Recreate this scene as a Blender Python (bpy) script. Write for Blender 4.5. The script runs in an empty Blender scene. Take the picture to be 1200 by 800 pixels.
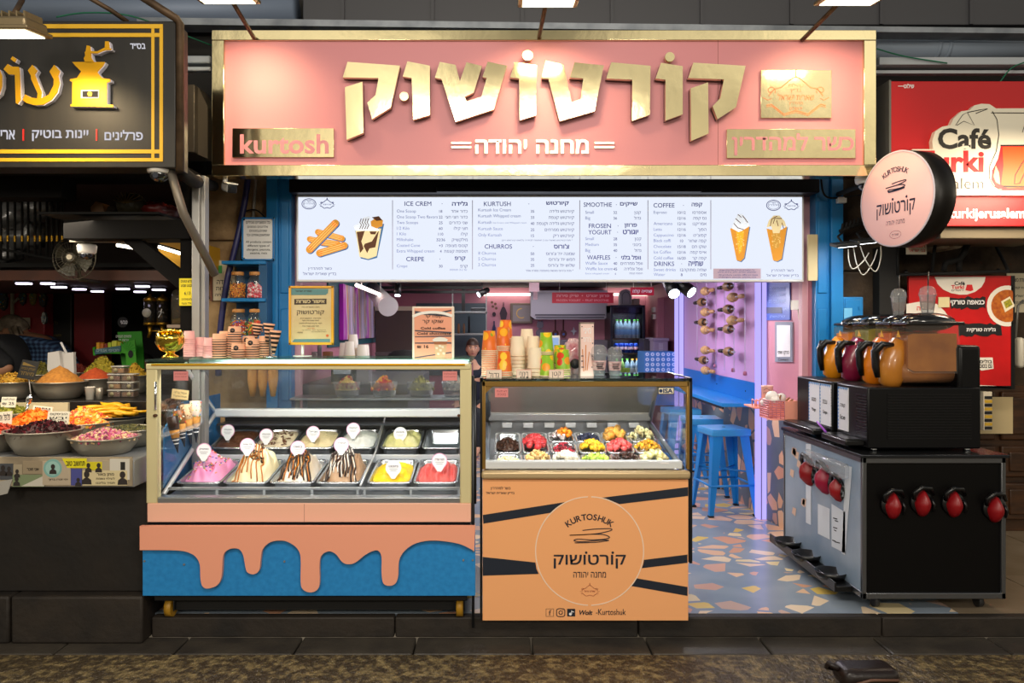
import bpy, bmesh, math, random
from mathutils import Vector, Matrix, Euler, noise as mnoise
from mathutils.geometry import tessellate_polygon
from math import sin, cos, sqrt, radians
MTr, MRo, Rnd = Matrix.Translation, Matrix.Rotation, random.Random
random.seed(11)
scene = bpy.context.scene
COL = scene.collection
PI = math.pi
# ---------------------------------------------------------------- camera
F, CX, CY, EYE = 900.0,584.0,385.0,1.42      # pixels of focal length, vanishing point, eye height
cam = bpy.data.cameras.new('camera');camo = bpy.data.objects.new('camera', cam);COL.objects.link(camo)
camo.location = (0,0, EYE); camo.rotation_euler = (PI/2,0,0)
cam.sensor_width=36;cam.lens=27.0;cam.shift_x=16/1200;cam.shift_y=-15/1200;cam.clip_start=.05
scene.camera = camo
# ---------------------------------------------------------------- view
vs = scene.view_settings
vs.view_transform = 'Standard';vs.look = 'None';vs.gamma = 1;vs.use_curve_mapping = False;vs.exposure = 0.0
try:
    scene.cycles.use_denoising=True;scene.cycles.max_bounces=10;scene.cycles.transparent_max_bounces=24
    scene.cycles.sample_clamp_indirect = 6
except Exception: pass

def H(h):
    h = h.lstrip('#'); c = [int(h[i:i+2],16)/255 for i in (0,2,4)]
    return tuple(x/12.92 if x <= .04045 else ((x+.055)/1.055)**2.4 for x in c) + (1,)
def ramp(r, stops, const=False):
    if const: r.color_ramp.interpolation = 'CONSTANT'
    el=r.color_ramp.elements;el.remove(el[1]);el[0].position=0;el[0].color=stops[0][1] if not isinstance(stops[0][1], str) else H(stops[0][1])
    for p, c in stops[1:]: q = el.new(p); q.color = H(c) if isinstance(c, str) else c
# ---------------------------------------------------------------- world: the covered market street behind and above the camera
w = bpy.data.worlds.new('market_street'); scene.world = w; w.use_nodes = True
nt = w.node_tree; N = nt.nodes; L = nt.links; N.clear()
def nn(t, **k):
    n = N.new(t)
    for a, b in k.items(): setattr(n, a, b)
    return n
tc = nn('ShaderNodeTexCoord');sp = nn('ShaderNodeSeparateXYZ');L.new(tc.outputs['Generated'], sp.inputs[0])
rm = nn('ShaderNodeValToRGB')
mr = nn('ShaderNodeMapRange');mr.inputs[1].default_value = -1;mr.inputs[2].default_value = 1;L.new(sp.outputs['Z'], mr.inputs[0]);L.new(mr.outputs[0], rm.inputs[0])
ramp(rm,[(0,(.05,.04,.03,1)),(.47,(.10,.08,.055,1)),(.53,(.2,.16,.11,1)),(.57,(.70,.63,.48,1)),(.66,(.88,.82,.68,1)),(.72,(.32,.31,.28,1)),(.82,(.10,.10,.11,1)),(1,(.10,.11,.13,1))])
wv = nn('ShaderNodeTexWave');wv.wave_type = 'BANDS';wv.bands_direction = 'X';wv.inputs['Scale'].default_value = 9;wv.inputs['Distortion'].default_value = 1.2
L.new(tc.outputs['Generated'], wv.inputs[0])
nz = nn('ShaderNodeTexNoise');nz.inputs['Scale'].default_value = 4.5;L.new(tc.outputs['Generated'], nz.inputs[0])
r2=nn('ShaderNodeMapRange');r2.inputs[1].default_value=.38;r2.inputs[2].default_value=.6;r2.inputs[3].default_value=.3;r2.inputs[4].default_value=1.25;L.new(nz.outputs[0], r2.inputs[0])
r3=nn('ShaderNodeMapRange');r3.inputs[3].default_value=.7;r3.inputs[4].default_value=1.05;L.new(wv.outputs[0], r3.inputs[0])
m1=nn('ShaderNodeMath', operation='MULTIPLY');L.new(r2.outputs[0], m1.inputs[0]);L.new(r3.outputs[0], m1.inputs[1])
vm=nn('ShaderNodeVectorMath', operation='SCALE');L.new(rm.outputs[0], vm.inputs[0]);L.new(m1.outputs[0], vm.inputs['Scale'])
bg=nn('ShaderNodeBackground');bg.inputs[1].default_value=1.5;L.new(vm.outputs[0], bg.inputs[0])
ow = nn('ShaderNodeOutputWorld'); L.new(bg.outputs[0], ow.inputs[0])
# ---------------------------------------------------------------- lights
def area(name, loc, sx, sy, power, col=(1,1,1), aim=None, spread=None):
    l = bpy.data.lights.new(name, 'AREA');l.shape = 'RECTANGLE';l.size = sx;l.size_y = sy;l.energy = power;l.color = col
    if spread: l.spread = spread
    o = bpy.data.objects.new(name, l); COL.objects.link(o); o.location = loc
    d = (Vector(aim)-Vector(loc)) if aim else Vector((0,0,-1))
    o.rotation_euler = d.to_track_quat('-Z', 'Y').to_euler(); return o
def spot(name, loc, aim, power, col=(1,1,1), ang=60, blend=.6, r=.03):
    l=bpy.data.lights.new(name, 'SPOT');l.energy=power;l.color=col;l.spot_size=radians(ang);l.spot_blend=blend;l.shadow_soft_size=r
    o = bpy.data.objects.new(name, l); COL.objects.link(o); o.location = loc
    o.rotation_euler = (Vector(aim)-Vector(loc)).to_track_quat('-Z', 'Y').to_euler(); return o
WARM = (1,.80,.52); COOL = (.88,.93,1.0)
# front light of the market street from under its roof, then added fill
area('street_front_light', (.1,.6,3.5),2.6,.5,84,(1,.91,.78),(.1,4.0,.7))
for x in (-2.4,2.4): area('street_front_light', (x,-1.6,2.7),.8,.4,50,(1,.91,.78),(x*.4,4.4,1.4))  # unseen low pair added to brighten the pier and case fronts
# shop interior, under the loft ceiling
for y, p in ((5.6,16),(6.9,16),(8.2,13),(9.6,10)):
    area('shop_ceiling_glow', (.25, y,1.93),1.8,.35, p,(1,.93,.93))
area('niche_wash_glow', (1.3,6.7,1.92),.25,1.4,19,(.80,.72,1.0),(1.98,6.8,1.0))
# spice stall
area('spice_stall_glow', (-2.6,4.1,2.0),1.2,.3,24,(1,.88,.70),(-2.5,4.0,.9))
area('spice_back_glow', (-3.6,6.3,1.82),2.2,.3,26,(1,.85,.7))
# neighbour cafe
area('cafe_glow', (3.1,4.2,2.3),.5,.3,13,(1,.82,.6),(3.0,5.3,1.0))
# inside the two display cases (LED bars under the top rails)
area('ice_cream_case_glow', (-.91,3.80,1.225),1.45,.03,7.5,(1,.98,.95),(-.91,4.25,.7))
area('fruit_case_glow', (.42,3.79,1.145),.86,.03,5,(1,.98,.95),(.42,4.12,.75))

# ---------------------------------------------------------------- materials
MATS = {}
def mat(name, hx, rough=.5, metal=0.0, emit=None, es=1.0, var=None, bump=None, coat=0, trans=0, spec=None, ior=None, sss=0, aniso=None):
    if name in MATS: return MATS[name]
    m = bpy.data.materials.new(name); m.use_nodes = True; MATS[name] = m
    t=m.node_tree;b=t.nodes['Principled BSDF'];c=H(hx) if isinstance(hx, str) else tuple(hx)+(1,)
    b.inputs['Base Color'].default_value = c;b.inputs['Roughness'].default_value = rough;b.inputs['Metallic'].default_value = metal
    if coat: b.inputs['Coat Weight'].default_value = coat;b.inputs['Coat Roughness'].default_value = .05
    if trans: b.inputs['Transmission Weight'].default_value = trans
    if ior: b.inputs['IOR'].default_value = ior
    if spec is not None: b.inputs['Specular IOR Level'].default_value = spec
    if sss: b.inputs['Subsurface Weight'].default_value = sss;b.inputs['Subsurface Radius'].default_value = (.01,.006,.004)
    if emit:
        b.inputs['Emission Color'].default_value = H(emit);b.inputs['Emission Strength'].default_value = es
    tcn = None
    if var or bump:
        tcn = t.nodes.new('ShaderNodeTexCoord')
    if var:                                                   # (hex2, scale[, lo, hi, kind])
        hx2, sc = var[0], var[1]; lo, hi = (var[2], var[3]) if len(var) > 3 else (.35,.65)
        if len(var) > 4 and var[4] == 'v':
            n = t.nodes.new('ShaderNodeTexVoronoi'); n.inputs['Scale'].default_value = sc
            sx=t.nodes.new('ShaderNodeSeparateColor');t.links.new(n.outputs['Color'], sx.inputs[0]);out=sx.outputs[0]
        else:
            n = t.nodes.new('ShaderNodeTexNoise');n.inputs['Scale'].default_value = sc;n.inputs['Detail'].default_value = 6;out = n.outputs[0]
        if len(var) > 5:
            mp = t.nodes.new('ShaderNodeMapping');mp.inputs['Scale'].default_value = var[5];t.links.new(tcn.outputs['Object'], mp.inputs[0]);t.links.new(mp.outputs[0], n.inputs['Vector'])
        else: t.links.new(tcn.outputs['Object'], n.inputs['Vector'])
        r=t.nodes.new('ShaderNodeValToRGB');r.color_ramp.elements[0].position=lo;r.color_ramp.elements[1].position=hi
        r.color_ramp.elements[0].color = c; r.color_ramp.elements[1].color = H(hx2)
        t.links.new(out, r.inputs[0]); t.links.new(r.outputs[0], b.inputs['Base Color'])
    if bump:                                                  # (scale, strength[, distance, mapping])
        n = t.nodes.new('ShaderNodeTexNoise');n.inputs['Scale'].default_value = bump[0];n.inputs['Detail'].default_value = 5
        if len(bump) > 3:
            mp = t.nodes.new('ShaderNodeMapping');mp.inputs['Scale'].default_value = bump[3];t.links.new(tcn.outputs['Object'], mp.inputs[0]);t.links.new(mp.outputs[0], n.inputs['Vector'])
        else: t.links.new(tcn.outputs['Object'], n.inputs['Vector'])
        bp = t.nodes.new('ShaderNodeBump');bp.inputs['Strength'].default_value = bump[1];bp.inputs['Distance'].default_value = bump[2] if len(bump) > 2 else .01
        t.links.new(n.outputs[0], bp.inputs['Height']);t.links.new(bp.outputs[0], b.inputs['Normal'])
    return m
def emis(name, hx, s=1.0):
    if name in MATS: return MATS[name]
    m=bpy.data.materials.new(name);m.use_nodes=True;MATS[name]=m;t=m.node_tree;t.nodes.clear()
    e=t.nodes.new('ShaderNodeEmission');e.inputs[0].default_value=H(hx);e.inputs[1].default_value=s
    o = t.nodes.new('ShaderNodeOutputMaterial'); t.links.new(e.outputs[0], o.inputs[0]); return m
def glass(name, tint='ffffff', ior=1.45, rough=.0, extra=0.0, k=1.0):
    """thin clear pane: lets light through, reflects by Fresnel; extra = share of milky scatter"""
    if name in MATS: return MATS[name]
    m=bpy.data.materials.new(name);m.use_nodes=True;MATS[name]=m;t=m.node_tree;t.nodes.clear()
    tr = t.nodes.new('ShaderNodeBsdfTransparent'); tr.inputs[0].default_value = H(tint)
    gl = t.nodes.new('ShaderNodeBsdfGlossy'); gl.inputs['Roughness'].default_value = rough
    gm = t.nodes.new('ShaderNodeNewGeometry');ch = []                      # Schlick's Fresnel, the same from both sides of a pane
    for op, v in (('DOT', 0),('ABSOLUTE', 0),('SUBTRACT', 1),('POWER', 5)):
        n = t.nodes.new('ShaderNodeVectorMath' if op == 'DOT' else 'ShaderNodeMath');n.operation = 'DOT_PRODUCT' if op == 'DOT' else op;ch.append(n)
    t.links.new(gm.outputs['Incoming'], ch[0].inputs[0]);t.links.new(gm.outputs['Normal'], ch[0].inputs[1]);t.links.new(ch[0].outputs['Value'], ch[1].inputs[0])
    ch[2].inputs[0].default_value=1;t.links.new(ch[1].outputs[0], ch[2].inputs[1]);t.links.new(ch[2].outputs[0], ch[3].inputs[0]);ch[3].inputs[1].default_value=5
    f0=((ior-1)/(ior+1))**2;ml=t.nodes.new('ShaderNodeMapRange');ml.inputs[3].default_value=f0*k;ml.inputs[4].default_value=k;t.links.new(ch[3].outputs[0], ml.inputs[0])
    mx=t.nodes.new('ShaderNodeMixShader');t.links.new(ml.outputs[0], mx.inputs[0]);t.links.new(tr.outputs[0], mx.inputs[1]);t.links.new(gl.outputs[0], mx.inputs[2])
    last = mx
    if extra:
        df = t.nodes.new('ShaderNodeBsdfDiffuse'); df.inputs[0].default_value = H(tint)
        m2=t.nodes.new('ShaderNodeMixShader');m2.inputs[0].default_value=extra;t.links.new(mx.outputs[0], m2.inputs[1]);t.links.new(df.outputs[0], m2.inputs[2]);last=m2
    o = t.nodes.new('ShaderNodeOutputMaterial'); t.links.new(last.outputs[0], o.inputs[0]); return m
def terrazzo(name, base, chips, scale=7, thr=.07, keep=.42, rough=.35, stretch=(1,1,1)):
    m=bpy.data.materials.new(name);m.use_nodes=True;MATS[name]=m;t=m.node_tree;b=t.nodes['Principled BSDF'];b.inputs['Roughness'].default_value=rough
    c = t.nodes.new('ShaderNodeTexCoord');mp = t.nodes.new('ShaderNodeMapping');mp.inputs['Scale'].default_value = stretch;t.links.new(c.outputs['Object'], mp.inputs[0])
    v1 = t.nodes.new('ShaderNodeTexVoronoi');v1.feature = 'DISTANCE_TO_EDGE';v1.inputs['Scale'].default_value = scale;t.links.new(mp.outputs[0], v1.inputs['Vector'])
    v2 = t.nodes.new('ShaderNodeTexVoronoi');v2.inputs['Scale'].default_value = scale;t.links.new(mp.outputs[0], v2.inputs['Vector'])
    s = t.nodes.new('ShaderNodeSeparateColor'); t.links.new(v2.outputs['Color'], s.inputs[0])
    g1 = t.nodes.new('ShaderNodeMath');g1.operation = 'GREATER_THAN';g1.inputs[1].default_value = thr;t.links.new(v1.outputs[0], g1.inputs[0])
    g2 = t.nodes.new('ShaderNodeMath');g2.operation = 'GREATER_THAN';g2.inputs[1].default_value = keep;t.links.new(s.outputs[0], g2.inputs[0])
    mu = t.nodes.new('ShaderNodeMath');mu.operation = 'MULTIPLY';t.links.new(g1.outputs[0], mu.inputs[0]);t.links.new(g2.outputs[0], mu.inputs[1])
    r=t.nodes.new('ShaderNodeValToRGB');ramp(r,[(i/len(chips), h) for i, h in enumerate(chips)], True)
    t.links.new(s.outputs[1], r.inputs[0])
    nzz = t.nodes.new('ShaderNodeTexNoise');nzz.inputs['Scale'].default_value = 3;t.links.new(c.outputs['Object'], nzz.inputs[0])
    rb=t.nodes.new('ShaderNodeValToRGB');rb.color_ramp.elements[0].color=H(base[0]);rb.color_ramp.elements[1].color=H(base[1]);rb.color_ramp.elements[0].position=.35;rb.color_ramp.elements[1].position=.65
    t.links.new(nzz.outputs[0], rb.inputs[0])
    mx = t.nodes.new('ShaderNodeMix');mx.data_type = 'RGBA';t.links.new(mu.outputs[0], mx.inputs['Factor']);t.links.new(rb.outputs[0], mx.inputs[6]);t.links.new(r.outputs[0], mx.inputs[7])
    t.links.new(mx.outputs[2], b.inputs['Base Color']); return m
GOLD = mat('polished_brass', (.80,.68,.40),.12,1.0, bump=(2.2,.10,.03,(1.5,1,1.0)))
GOLDP = mat('yellow_gold', 'f2b51c', .25,.6)
STEEL = mat('brushed_steel', 'b9bcc0', .28,.9)
DSTEEL = mat('dark_steel', '54565a', .4,.9)
CHROME = mat('chrome', 'e4e6ea', .08,1.0)
WHITE = mat('white_paint', 'ece9e4', .45)
BLACK = mat('black_plastic', '0c0c0e', .32)
MBLACK = mat('matte_black', '0d0c0b', .75)
CREAM = mat('cream_anodised', 'd9cfa0', .38,.55)
PEACH = mat('peach_laminate', 'f8bda2', .4)
SALMON = mat('salmon_laminate', 'f5a688', .4)
ORANGE = mat('orange_laminate', 'fab278', .35)
NAVY = mat('navy_print', '17202f', .5)
INK = mat('ink', '111013', .6)
WINK = mat('white_ink', 'f4f2f2', .6)
BLUE = mat('blue_paint', '0f78b8', .42, bump=(30,.12))
PBLUE = mat('panel_blue', '1d7fc4', .45, var=('268cd0', 40))
PINKW = mat('pink_wall_paint', 'c98797', .55, var=('bf7c90', 3), bump=(60,.05))
GLASS = glass('clear_glass')
GLASSE = glass('glass_slab', 'd6efe6', 1.5,.08,.03,.22)
CLEARP = glass('clear_plastic', 'f2f4f6', 1.4,.05,.14)
PAPER = mat('paper', 'efe8dc', .8)

# ---------------------------------------------------------------- mesh building
ORG = {}
def tag(o, label=None, cat=None, group=None, kind=None):
    if label: o['label'] = label
    if cat: o['category'] = cat
    if group: o['group'] = group
    if kind: o['kind'] = kind
    return o
def thing(name, label, cat, loc, group=None, kind=None):
    o=bpy.data.objects.new(name, None);COL.objects.link(o);o.location=loc;o.empty_display_size=.1
    ORG[o] = Vector(loc); return tag(o, label, cat, group, kind)
def isheb(ch): return '\u0590' <= ch <= '\u05ff' or ch == '₪'
def vis(s):
    if not any(isheb(c) for c in s): return s
    out = []; run = ''
    for c in s[::-1]:
        if c.isdigit() or ('a' <= c.lower() <= 'z') or (run and c in './'): run = c + run
        else:
            out.append(run); run = ''; out.append({'(': ')', ')': '('}.get(c, c))
    out.append(run); return ''.join(out)
_fc = bpy.data.curves.new('lettering', 'FONT');_fo = bpy.data.objects.new('lettering', _fc);COL.objects.link(_fo);_tc = {}
def glyphs(s, bold=0.0, shear=0.0):
    """outline of a string -> filled polygons, each outer contour filled on its own with its holes"""
    k = (s, bold, shear)
    if k not in _tc:
        _fc.body = vis(s); _fc.shear = shear; _fc.resolution_u = 3; _fc.fill_mode = 'NONE'
        dg = bpy.context.evaluated_depsgraph_get(); dg.update()
        me=bpy.data.meshes.new_from_object(_fo.evaluated_get(dg));P=[(v.co.x, v.co.y) for v in me.vertices];nb={}
        for e_ in me.edges: nb.setdefault(e_.vertices[0],[]).append(e_.vertices[1]);nb.setdefault(e_.vertices[1],[]).append(e_.vertices[0])
        bpy.data.meshes.remove(me); seen = set(); loops = []
        for v0 in sorted(nb):
            if v0 in seen: continue
            lp = [v0]; seen.add(v0)
            while True:
                n_ = [q for q in nb[lp[-1]] if q not in seen]
                if not n_: break
                lp.append(n_[0] if len(lp) > 1 else min(n_)); seen.add(lp[-1])
            pts=[P[q] for q in lp];pts=[p for i, p in enumerate(pts) if math.dist(p, pts[i-1]) > .004]
            if len(pts) < 3: continue
            loops.append((sum(pts[i-1][0]*pts[i][1]-pts[i][0]*pts[i-1][1] for i in range(len(pts)))/2, pts))
        def inside(p, L_):
            r = False
            for i in range(len(L_)):
                (x0, y0),(x1, y1) = L_[i-1], L_[i]
                if (y0 > p[1]) != (y1 > p[1]) and p[0] < (x1-x0)*(p[1]-y0)/(y1-y0)+x0: r = not r
            return r
        def depth(A, L_): return sum(1 for B, K_ in loops if K_ is not L_ and A*B < 0 and abs(B) > abs(A) and inside(L_[0], K_))
        dp = [depth(A, L_) % 2 for A, L_ in loops]
        if bold:                                                 # heavier strokes: push every contour out along its normals
            L2 = []
            for (A, pts), d in zip(loops, dp):
                n_ = len(pts); new = []; w_ = bold*(1 if A > 0 else -1)*(-1 if d else 1)
                for i in range(n_):
                    (ax, ay),(bx, by),(cx_, cy_)=pts[i-1], pts[i], pts[(i+1) % n_];d1=math.hypot(bx-ax, by-ay) or 1;d2=math.hypot(cx_-bx, cy_-by) or 1
                    n1=((by-ay)/d1,-(bx-ax)/d1);n2=((cy_-by)/d2,-(cx_-bx)/d2);k_=max(.5,1+n1[0]*n2[0]+n1[1]*n2[1]);new.append((bx+(n1[0]+n2[0])/k_*w_, by+(n1[1]+n2[1])/k_*w_))
                L2.append((A, new))
            loops = L2
        vs_, fs=[],[];outs=[l for l, d in zip(loops, dp) if not d];holes=[l for l, d in zip(loops, dp) if d]
        for a, L_ in outs:
            grp=[L_]+[h for b, h in holes if abs(b) < abs(a) and a*b < 0 and inside(h[0], L_)];flat_=[p for g_ in grp for p in g_];b0=len(vs_)
            for tri in tessellate_polygon([[(x, y,0) for x, y in g_] for g_ in grp]):
                (x0, y0),(x1, y1),(x2, y2)=(flat_[q] for q in tri);tri=tri if (x1-x0)*(y2-y0)-(x2-x0)*(y1-y0) > 0 else tri[::-1];fs.append(tuple(b0+q for q in tri))
            vs_ += flat_
        if not vs_: vs_, fs = [(0,0),(.01,0),(0,.01)],[(0,1,2)]
        xs = [v[0] for v in vs_]; ys = [v[1] for v in vs_]
        _tc[k] = (vs_, fs, min(xs), max(xs), min(ys), max(ys))
    return _tc[k]
class MB:
    def __init__(s, Y=None, T=None):
        s.bm = bmesh.new(); s.Y = Y; s.T = T; s.mi = 0; s.sm = False
    def m2(s, x, z):                                   # drawing-plane coordinates -> metres
        if s.Y is None: return x, z
        return (x-CX)/F*s.Y, EYE-(z-CY)/F*s.Y
    def add(s, vs_, fs, smooth=None):
        T = s.T; bv = [s.bm.verts.new(T @ Vector(v) if T else v) for v in vs_]
        sm = s.sm if smooth is None else smooth
        for f in fs:
            try: fc = s.bm.faces.new([bv[i] for i in f])
            except ValueError: continue
            fc.material_index = s.mi; fc.smooth = sm
        return bv
    def box(s, x0, x1, y0, y1, z0, z1, b=0, seg=2):
        if x0 > x1: x0, x1 = x1, x0
        if y0 > y1: y0, y1 = y1, y0
        if z0 > z1: z0, z1 = z1, z0
        v=[(x0, y0, z0),(x1, y0, z0),(x1, y1, z0),(x0, y1, z0),(x0, y0, z1),(x1, y0, z1),(x1, y1, z1),(x0, y1, z1)]
        f = [(3,2,1,0),(4,5,6,7),(0,1,5,4),(1,2,6,5),(2,3,7,6),(3,0,4,7)]
        if not b: s.add(v, f, False); return s
        t = bmesh.new(); bv = [t.verts.new(a) for a in v]
        for q in f: t.faces.new([bv[i] for i in q])
        bmesh.ops.bevel(t, geom=list(t.edges), offset=min(b,.49*min(x1-x0, y1-y0, z1-z0)), segments=seg, profile=.5, affect='EDGES')
        t.verts.index_update();t.normal_update();bv=s.add([tuple(a.co) for a in t.verts],[], False)
        for q in t.faces:
            fc=s.bm.faces.new([bv[a.index] for a in q.verts]);fc.material_index=s.mi;fc.smooth=seg > 1 and max(abs(c) for c in q.normal) < .999
        t.free(); return s
    def pbox(s, px0, px1, py0, py1, y0, y1, b=0):      # box whose face in the drawing plane is given there
        x0, z1 = s.m2(px0, py0); x1, z0 = s.m2(px1, py1); return s.box(x0, x1, y0, y1, z0, z1, b)
    def lathe(s, prof, c=(0,0,0), n=20, axis='z', smooth=True, caps=True, ph=0):
        vs_ = []; c = Vector(c)
        for r, h in prof:
            for i in range(n):
                a = 2*PI*i/n+ph; p = (r*cos(a), r*sin(a), h)
                if axis == 'y': p = (p[0], p[2], p[1])
                elif axis == 'x': p = (p[2], p[0], p[1])
                vs_.append(tuple(c+Vector(p)))
        fs=[(j*n+i, j*n+(i+1) % n,(j+1)*n+(i+1) % n,(j+1)*n+i) for j in range(len(prof)-1) for i in range(n)]
        bv = s.add(vs_, fs, smooth)
        if caps:
            for j,(r, h) in ((0, prof[0]),(len(prof)-1, prof[-1])):
                if r > 1e-5:
                    try:
                        fc = s.bm.faces.new(bv[j*n:(j+1)*n]); fc.material_index = s.mi
                    except ValueError: pass
        return s
    def cyl(s, c, r, h, n=16, axis='z', r2=None, smooth=True): return s.lathe([(r,0),(r if r2 is None else r2, h)], c, n, axis, smooth)
    def tube(s, pts, r, n=8, closed=False):
        P=[Vector(p) for p in pts];R=r if isinstance(r,(list, tuple)) else [r]*len(P);vs_=[];K=len(P);up=None
        for i, p in enumerate(P):
            a = P[(i-1) % K] if (i or closed) else p; b = P[(i+1) % K] if (i < K-1 or closed) else p
            d = (b-a).normalized()
            if up is None: up = Vector((0,0,1)) if abs(d.z) < .9 else Vector((1,0,0))
            u = d.cross(up)
            if u.length < 1e-4: u = d.cross(Vector((1,0,0)))
            u.normalize(); v = u.cross(d).normalized(); up = v
            for k in range(n): vs_.append(tuple(p+(u*cos(2*PI*k/n)+v*sin(2*PI*k/n))*R[i]))
        fs=[(i*n+k, i*n+(k+1) % n,((i+1) % K)*n+(k+1) % n,((i+1) % K)*n+k) for i in range(K if closed else K-1) for k in range(n)]
        bv = s.add(vs_, fs, True)
        if not closed:
            for q in (bv[:n], bv[-n:]):
                try: s.bm.faces.new(q).material_index = s.mi
                except ValueError: pass
        return s
    def prism(s, pts, y0, y1, smooth=False):           # polygon in the drawing plane, extruded from y0 to y1
        q = [s.m2(*p) for p in pts]
        if sum(q[i][0]*q[(i+1) % len(q)][1]-q[(i+1) % len(q)][0]*q[i][1] for i in range(len(q))) < 0: q=q[::-1]
        n = len(q); vs_ = [(x, y0, z) for x, z in q]+[(x, y1, z) for x, z in q]
        fs=[tuple(range(n)), tuple(range(2*n-1, n-1,-1))]+[(i, i+n,(i+1) % n+n,(i+1) % n) for i in range(n)]
        s.add(vs_, fs, smooth); return s
    def flat(s, pts, y):
        q = [s.m2(*p) for p in pts]
        if sum(q[i][0]*q[(i+1) % len(q)][1]-q[(i+1) % len(q)][0]*q[i][1] for i in range(len(q))) < 0: q=q[::-1]
        s.add([(x, y, z) for x, z in q],[tuple(range(len(q)))], False); return s
    def quad(s, x0, x1, z0, z1, y): return s.flat([(x0, z0),(x1, z0),(x1, z1),(x0, z1)], y)
    def disc(s, x, z, r, y, rz=None, n=24, a0=0, a1=2*PI):
        rz = r if rz is None else rz
        return s.flat([(x+r*cos(a0+(a1-a0)*i/n), z+rz*sin(a0+(a1-a0)*i/n)) for i in range(n)], y)
    def line(s, pts, wd, y, closed=False):             # ribbon of width wd along a polyline in the drawing plane
        P = [Vector(p) for p in pts]; K = len(P); lo = []; hi = []
        for i, p in enumerate(P):
            a = P[(i-1) % K] if (i or closed) else p; b = P[(i+1) % K] if (i < K-1 or closed) else p
            d=(b-a);d=d.normalized() if d.length > 1e-9 else Vector((1,0));n_=Vector((-d.y, d.x))*wd/2
            lo.append(p-n_); hi.append(p+n_)
        for i in range(K if closed else K-1):
            j = (i+1) % K; s.flat([lo[i], lo[j], hi[j], hi[i]], y)
        return s
    def ell(s, c, rx, ry, rz, n=12, m=8, smooth=True):
        vs_ = [(c[0], c[1], c[2]-rz)]
        for j in range(1, m):
            a = -PI/2+PI*j/m
            for i in range(n): vs_.append((c[0]+rx*cos(a)*cos(2*PI*i/n), c[1]+ry*cos(a)*sin(2*PI*i/n), c[2]+rz*sin(a)))
        vs_.append((c[0], c[1], c[2]+rz)); k = len(vs_)-1
        fs = [(0,1+(i+1) % n,1+i) for i in range(n)]+[(k, k-n+i, k-n+(i+1) % n) for i in range(n)]
        fs += [(1+j*n+i,1+j*n+(i+1) % n,1+(j+1)*n+(i+1) % n,1+(j+1)*n+i) for j in range(m-2) for i in range(n)]
        s.add(vs_, fs, smooth); return s
    def text(s, body, x0, z0, x1=None, z1=None, y=0, sz=None, al='l', bold=0.0, shear=0, depth=0):
        """fit body into the box (x0,z0)-(x1,z1) of the drawing plane, or set it at size sz from x0 with baseline z0"""
        g, fs, a, b, c, d = glyphs(body, bold, shear)
        if x1 is not None:
            A, D=s.m2(x0, z0);B, C=s.m2(x1, z1);kx=(B-A)/max(b-a,1e-6);kz=(D-C)/max(d-c,1e-6)
            q = [(A+(px-a)*kx, C+(pz-c)*kz) for px, pz in g]
        else:
            k=sz if s.Y is None else sz*s.Y/F;A, C=s.m2(x0, z0);off={'l': -a, 'c': -(a+b)/2, 'r': -b}[al]
            q = [(A+(px+off)*k, C+pz*k) for px, pz in g]
        vs_ = [(u, y, v) for u, v in q]
        if depth:
            n = len(vs_); cnt = {}
            for f in fs:
                for i in range(len(f)): cnt[(f[i], f[(i+1) % len(f)])] = 1
            sd = [(p, r, r+n, p+n) for (p, r) in cnt if (r, p) not in cnt]
            s.add(vs_+[(u, y+depth, v) for u, v in q], list(fs)+[tuple(i+n for i in f[::-1]) for f in fs]+sd, False)
        else: s.add(vs_, fs, False)
        return s
    def solid(s, th):
        s.bm.normal_update(); bmesh.ops.solidify(s.bm, geom=s.bm.faces[:], thickness=th)
    def build(s, name, mats, parent=None, origin=None, recalc=True):
        o0 = ORG[parent] if parent is not None else Vector(origin or (0,0,0))
        if recalc: bmesh.ops.recalc_face_normals(s.bm, faces=[f for f in s.bm.faces])
        if o0.length: bmesh.ops.translate(s.bm, verts=s.bm.verts, vec=-o0)
        me = bpy.data.meshes.new(name); s.bm.to_mesh(me); s.bm.free()
        for m in (mats if isinstance(mats,(list, tuple)) else [mats]): me.materials.append(m)
        o = bpy.data.objects.new(name, me); COL.objects.link(o)
        if parent is not None: o.parent = parent
        else: o.location = o0
        ORG[o] = o0; return o
def FB(mb, name, mats, parent): return mb.build(name, mats, parent, recalc=False)   # flat printed shapes
def struct(mb, name, m, origin=None): return tag(mb.build(name, m, None, origin), kind='structure')
def boxo(name, m, x0, x1, y0, y1, z0, z1, label=None, cat=None, b=0, group=None, kind=None):
    o=MB().box(x0, x1, y0, y1, z0, z1, b).build(name, m, None,((x0+x1)/2,(y0+y1)/2, min(z0, z1)));return tag(o, label, cat, group, kind)
def kids(o): return [c for c in o.children]
def dup(o, loc=None, rz=None, label=None, group=None, scale=None, rot=None, parent=None):
    c = o.copy(); COL.objects.link(c); c.parent = parent
    if parent is None: ORG[c] = Vector(loc if loc is not None else o.location)
    if loc is not None: c.location = loc
    if rz is not None: c.rotation_euler = (0,0, rz)
    if rot is not None: c.rotation_euler = rot
    if scale is not None: c.scale = (scale,)*3 if not isinstance(scale,(tuple, list)) else scale
    if label: c['label'] = label
    if group: c['group'] = group
    for k in kids(o): dup(k, parent=c)
    return c
def W(px, py, Y): return ((px-CX)/F*Y, Y, EYE-(py-CY)/F*Y)
def PXX(px, Y): return (px-CX)/F*Y
def PZ(py, Y): return EYE-(py-CY)/F*Y
def mesh_from(o): 
    dg=bpy.context.evaluated_depsgraph_get();dg.update();return bpy.data.meshes.new_from_object(o.evaluated_get(dg))
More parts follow.
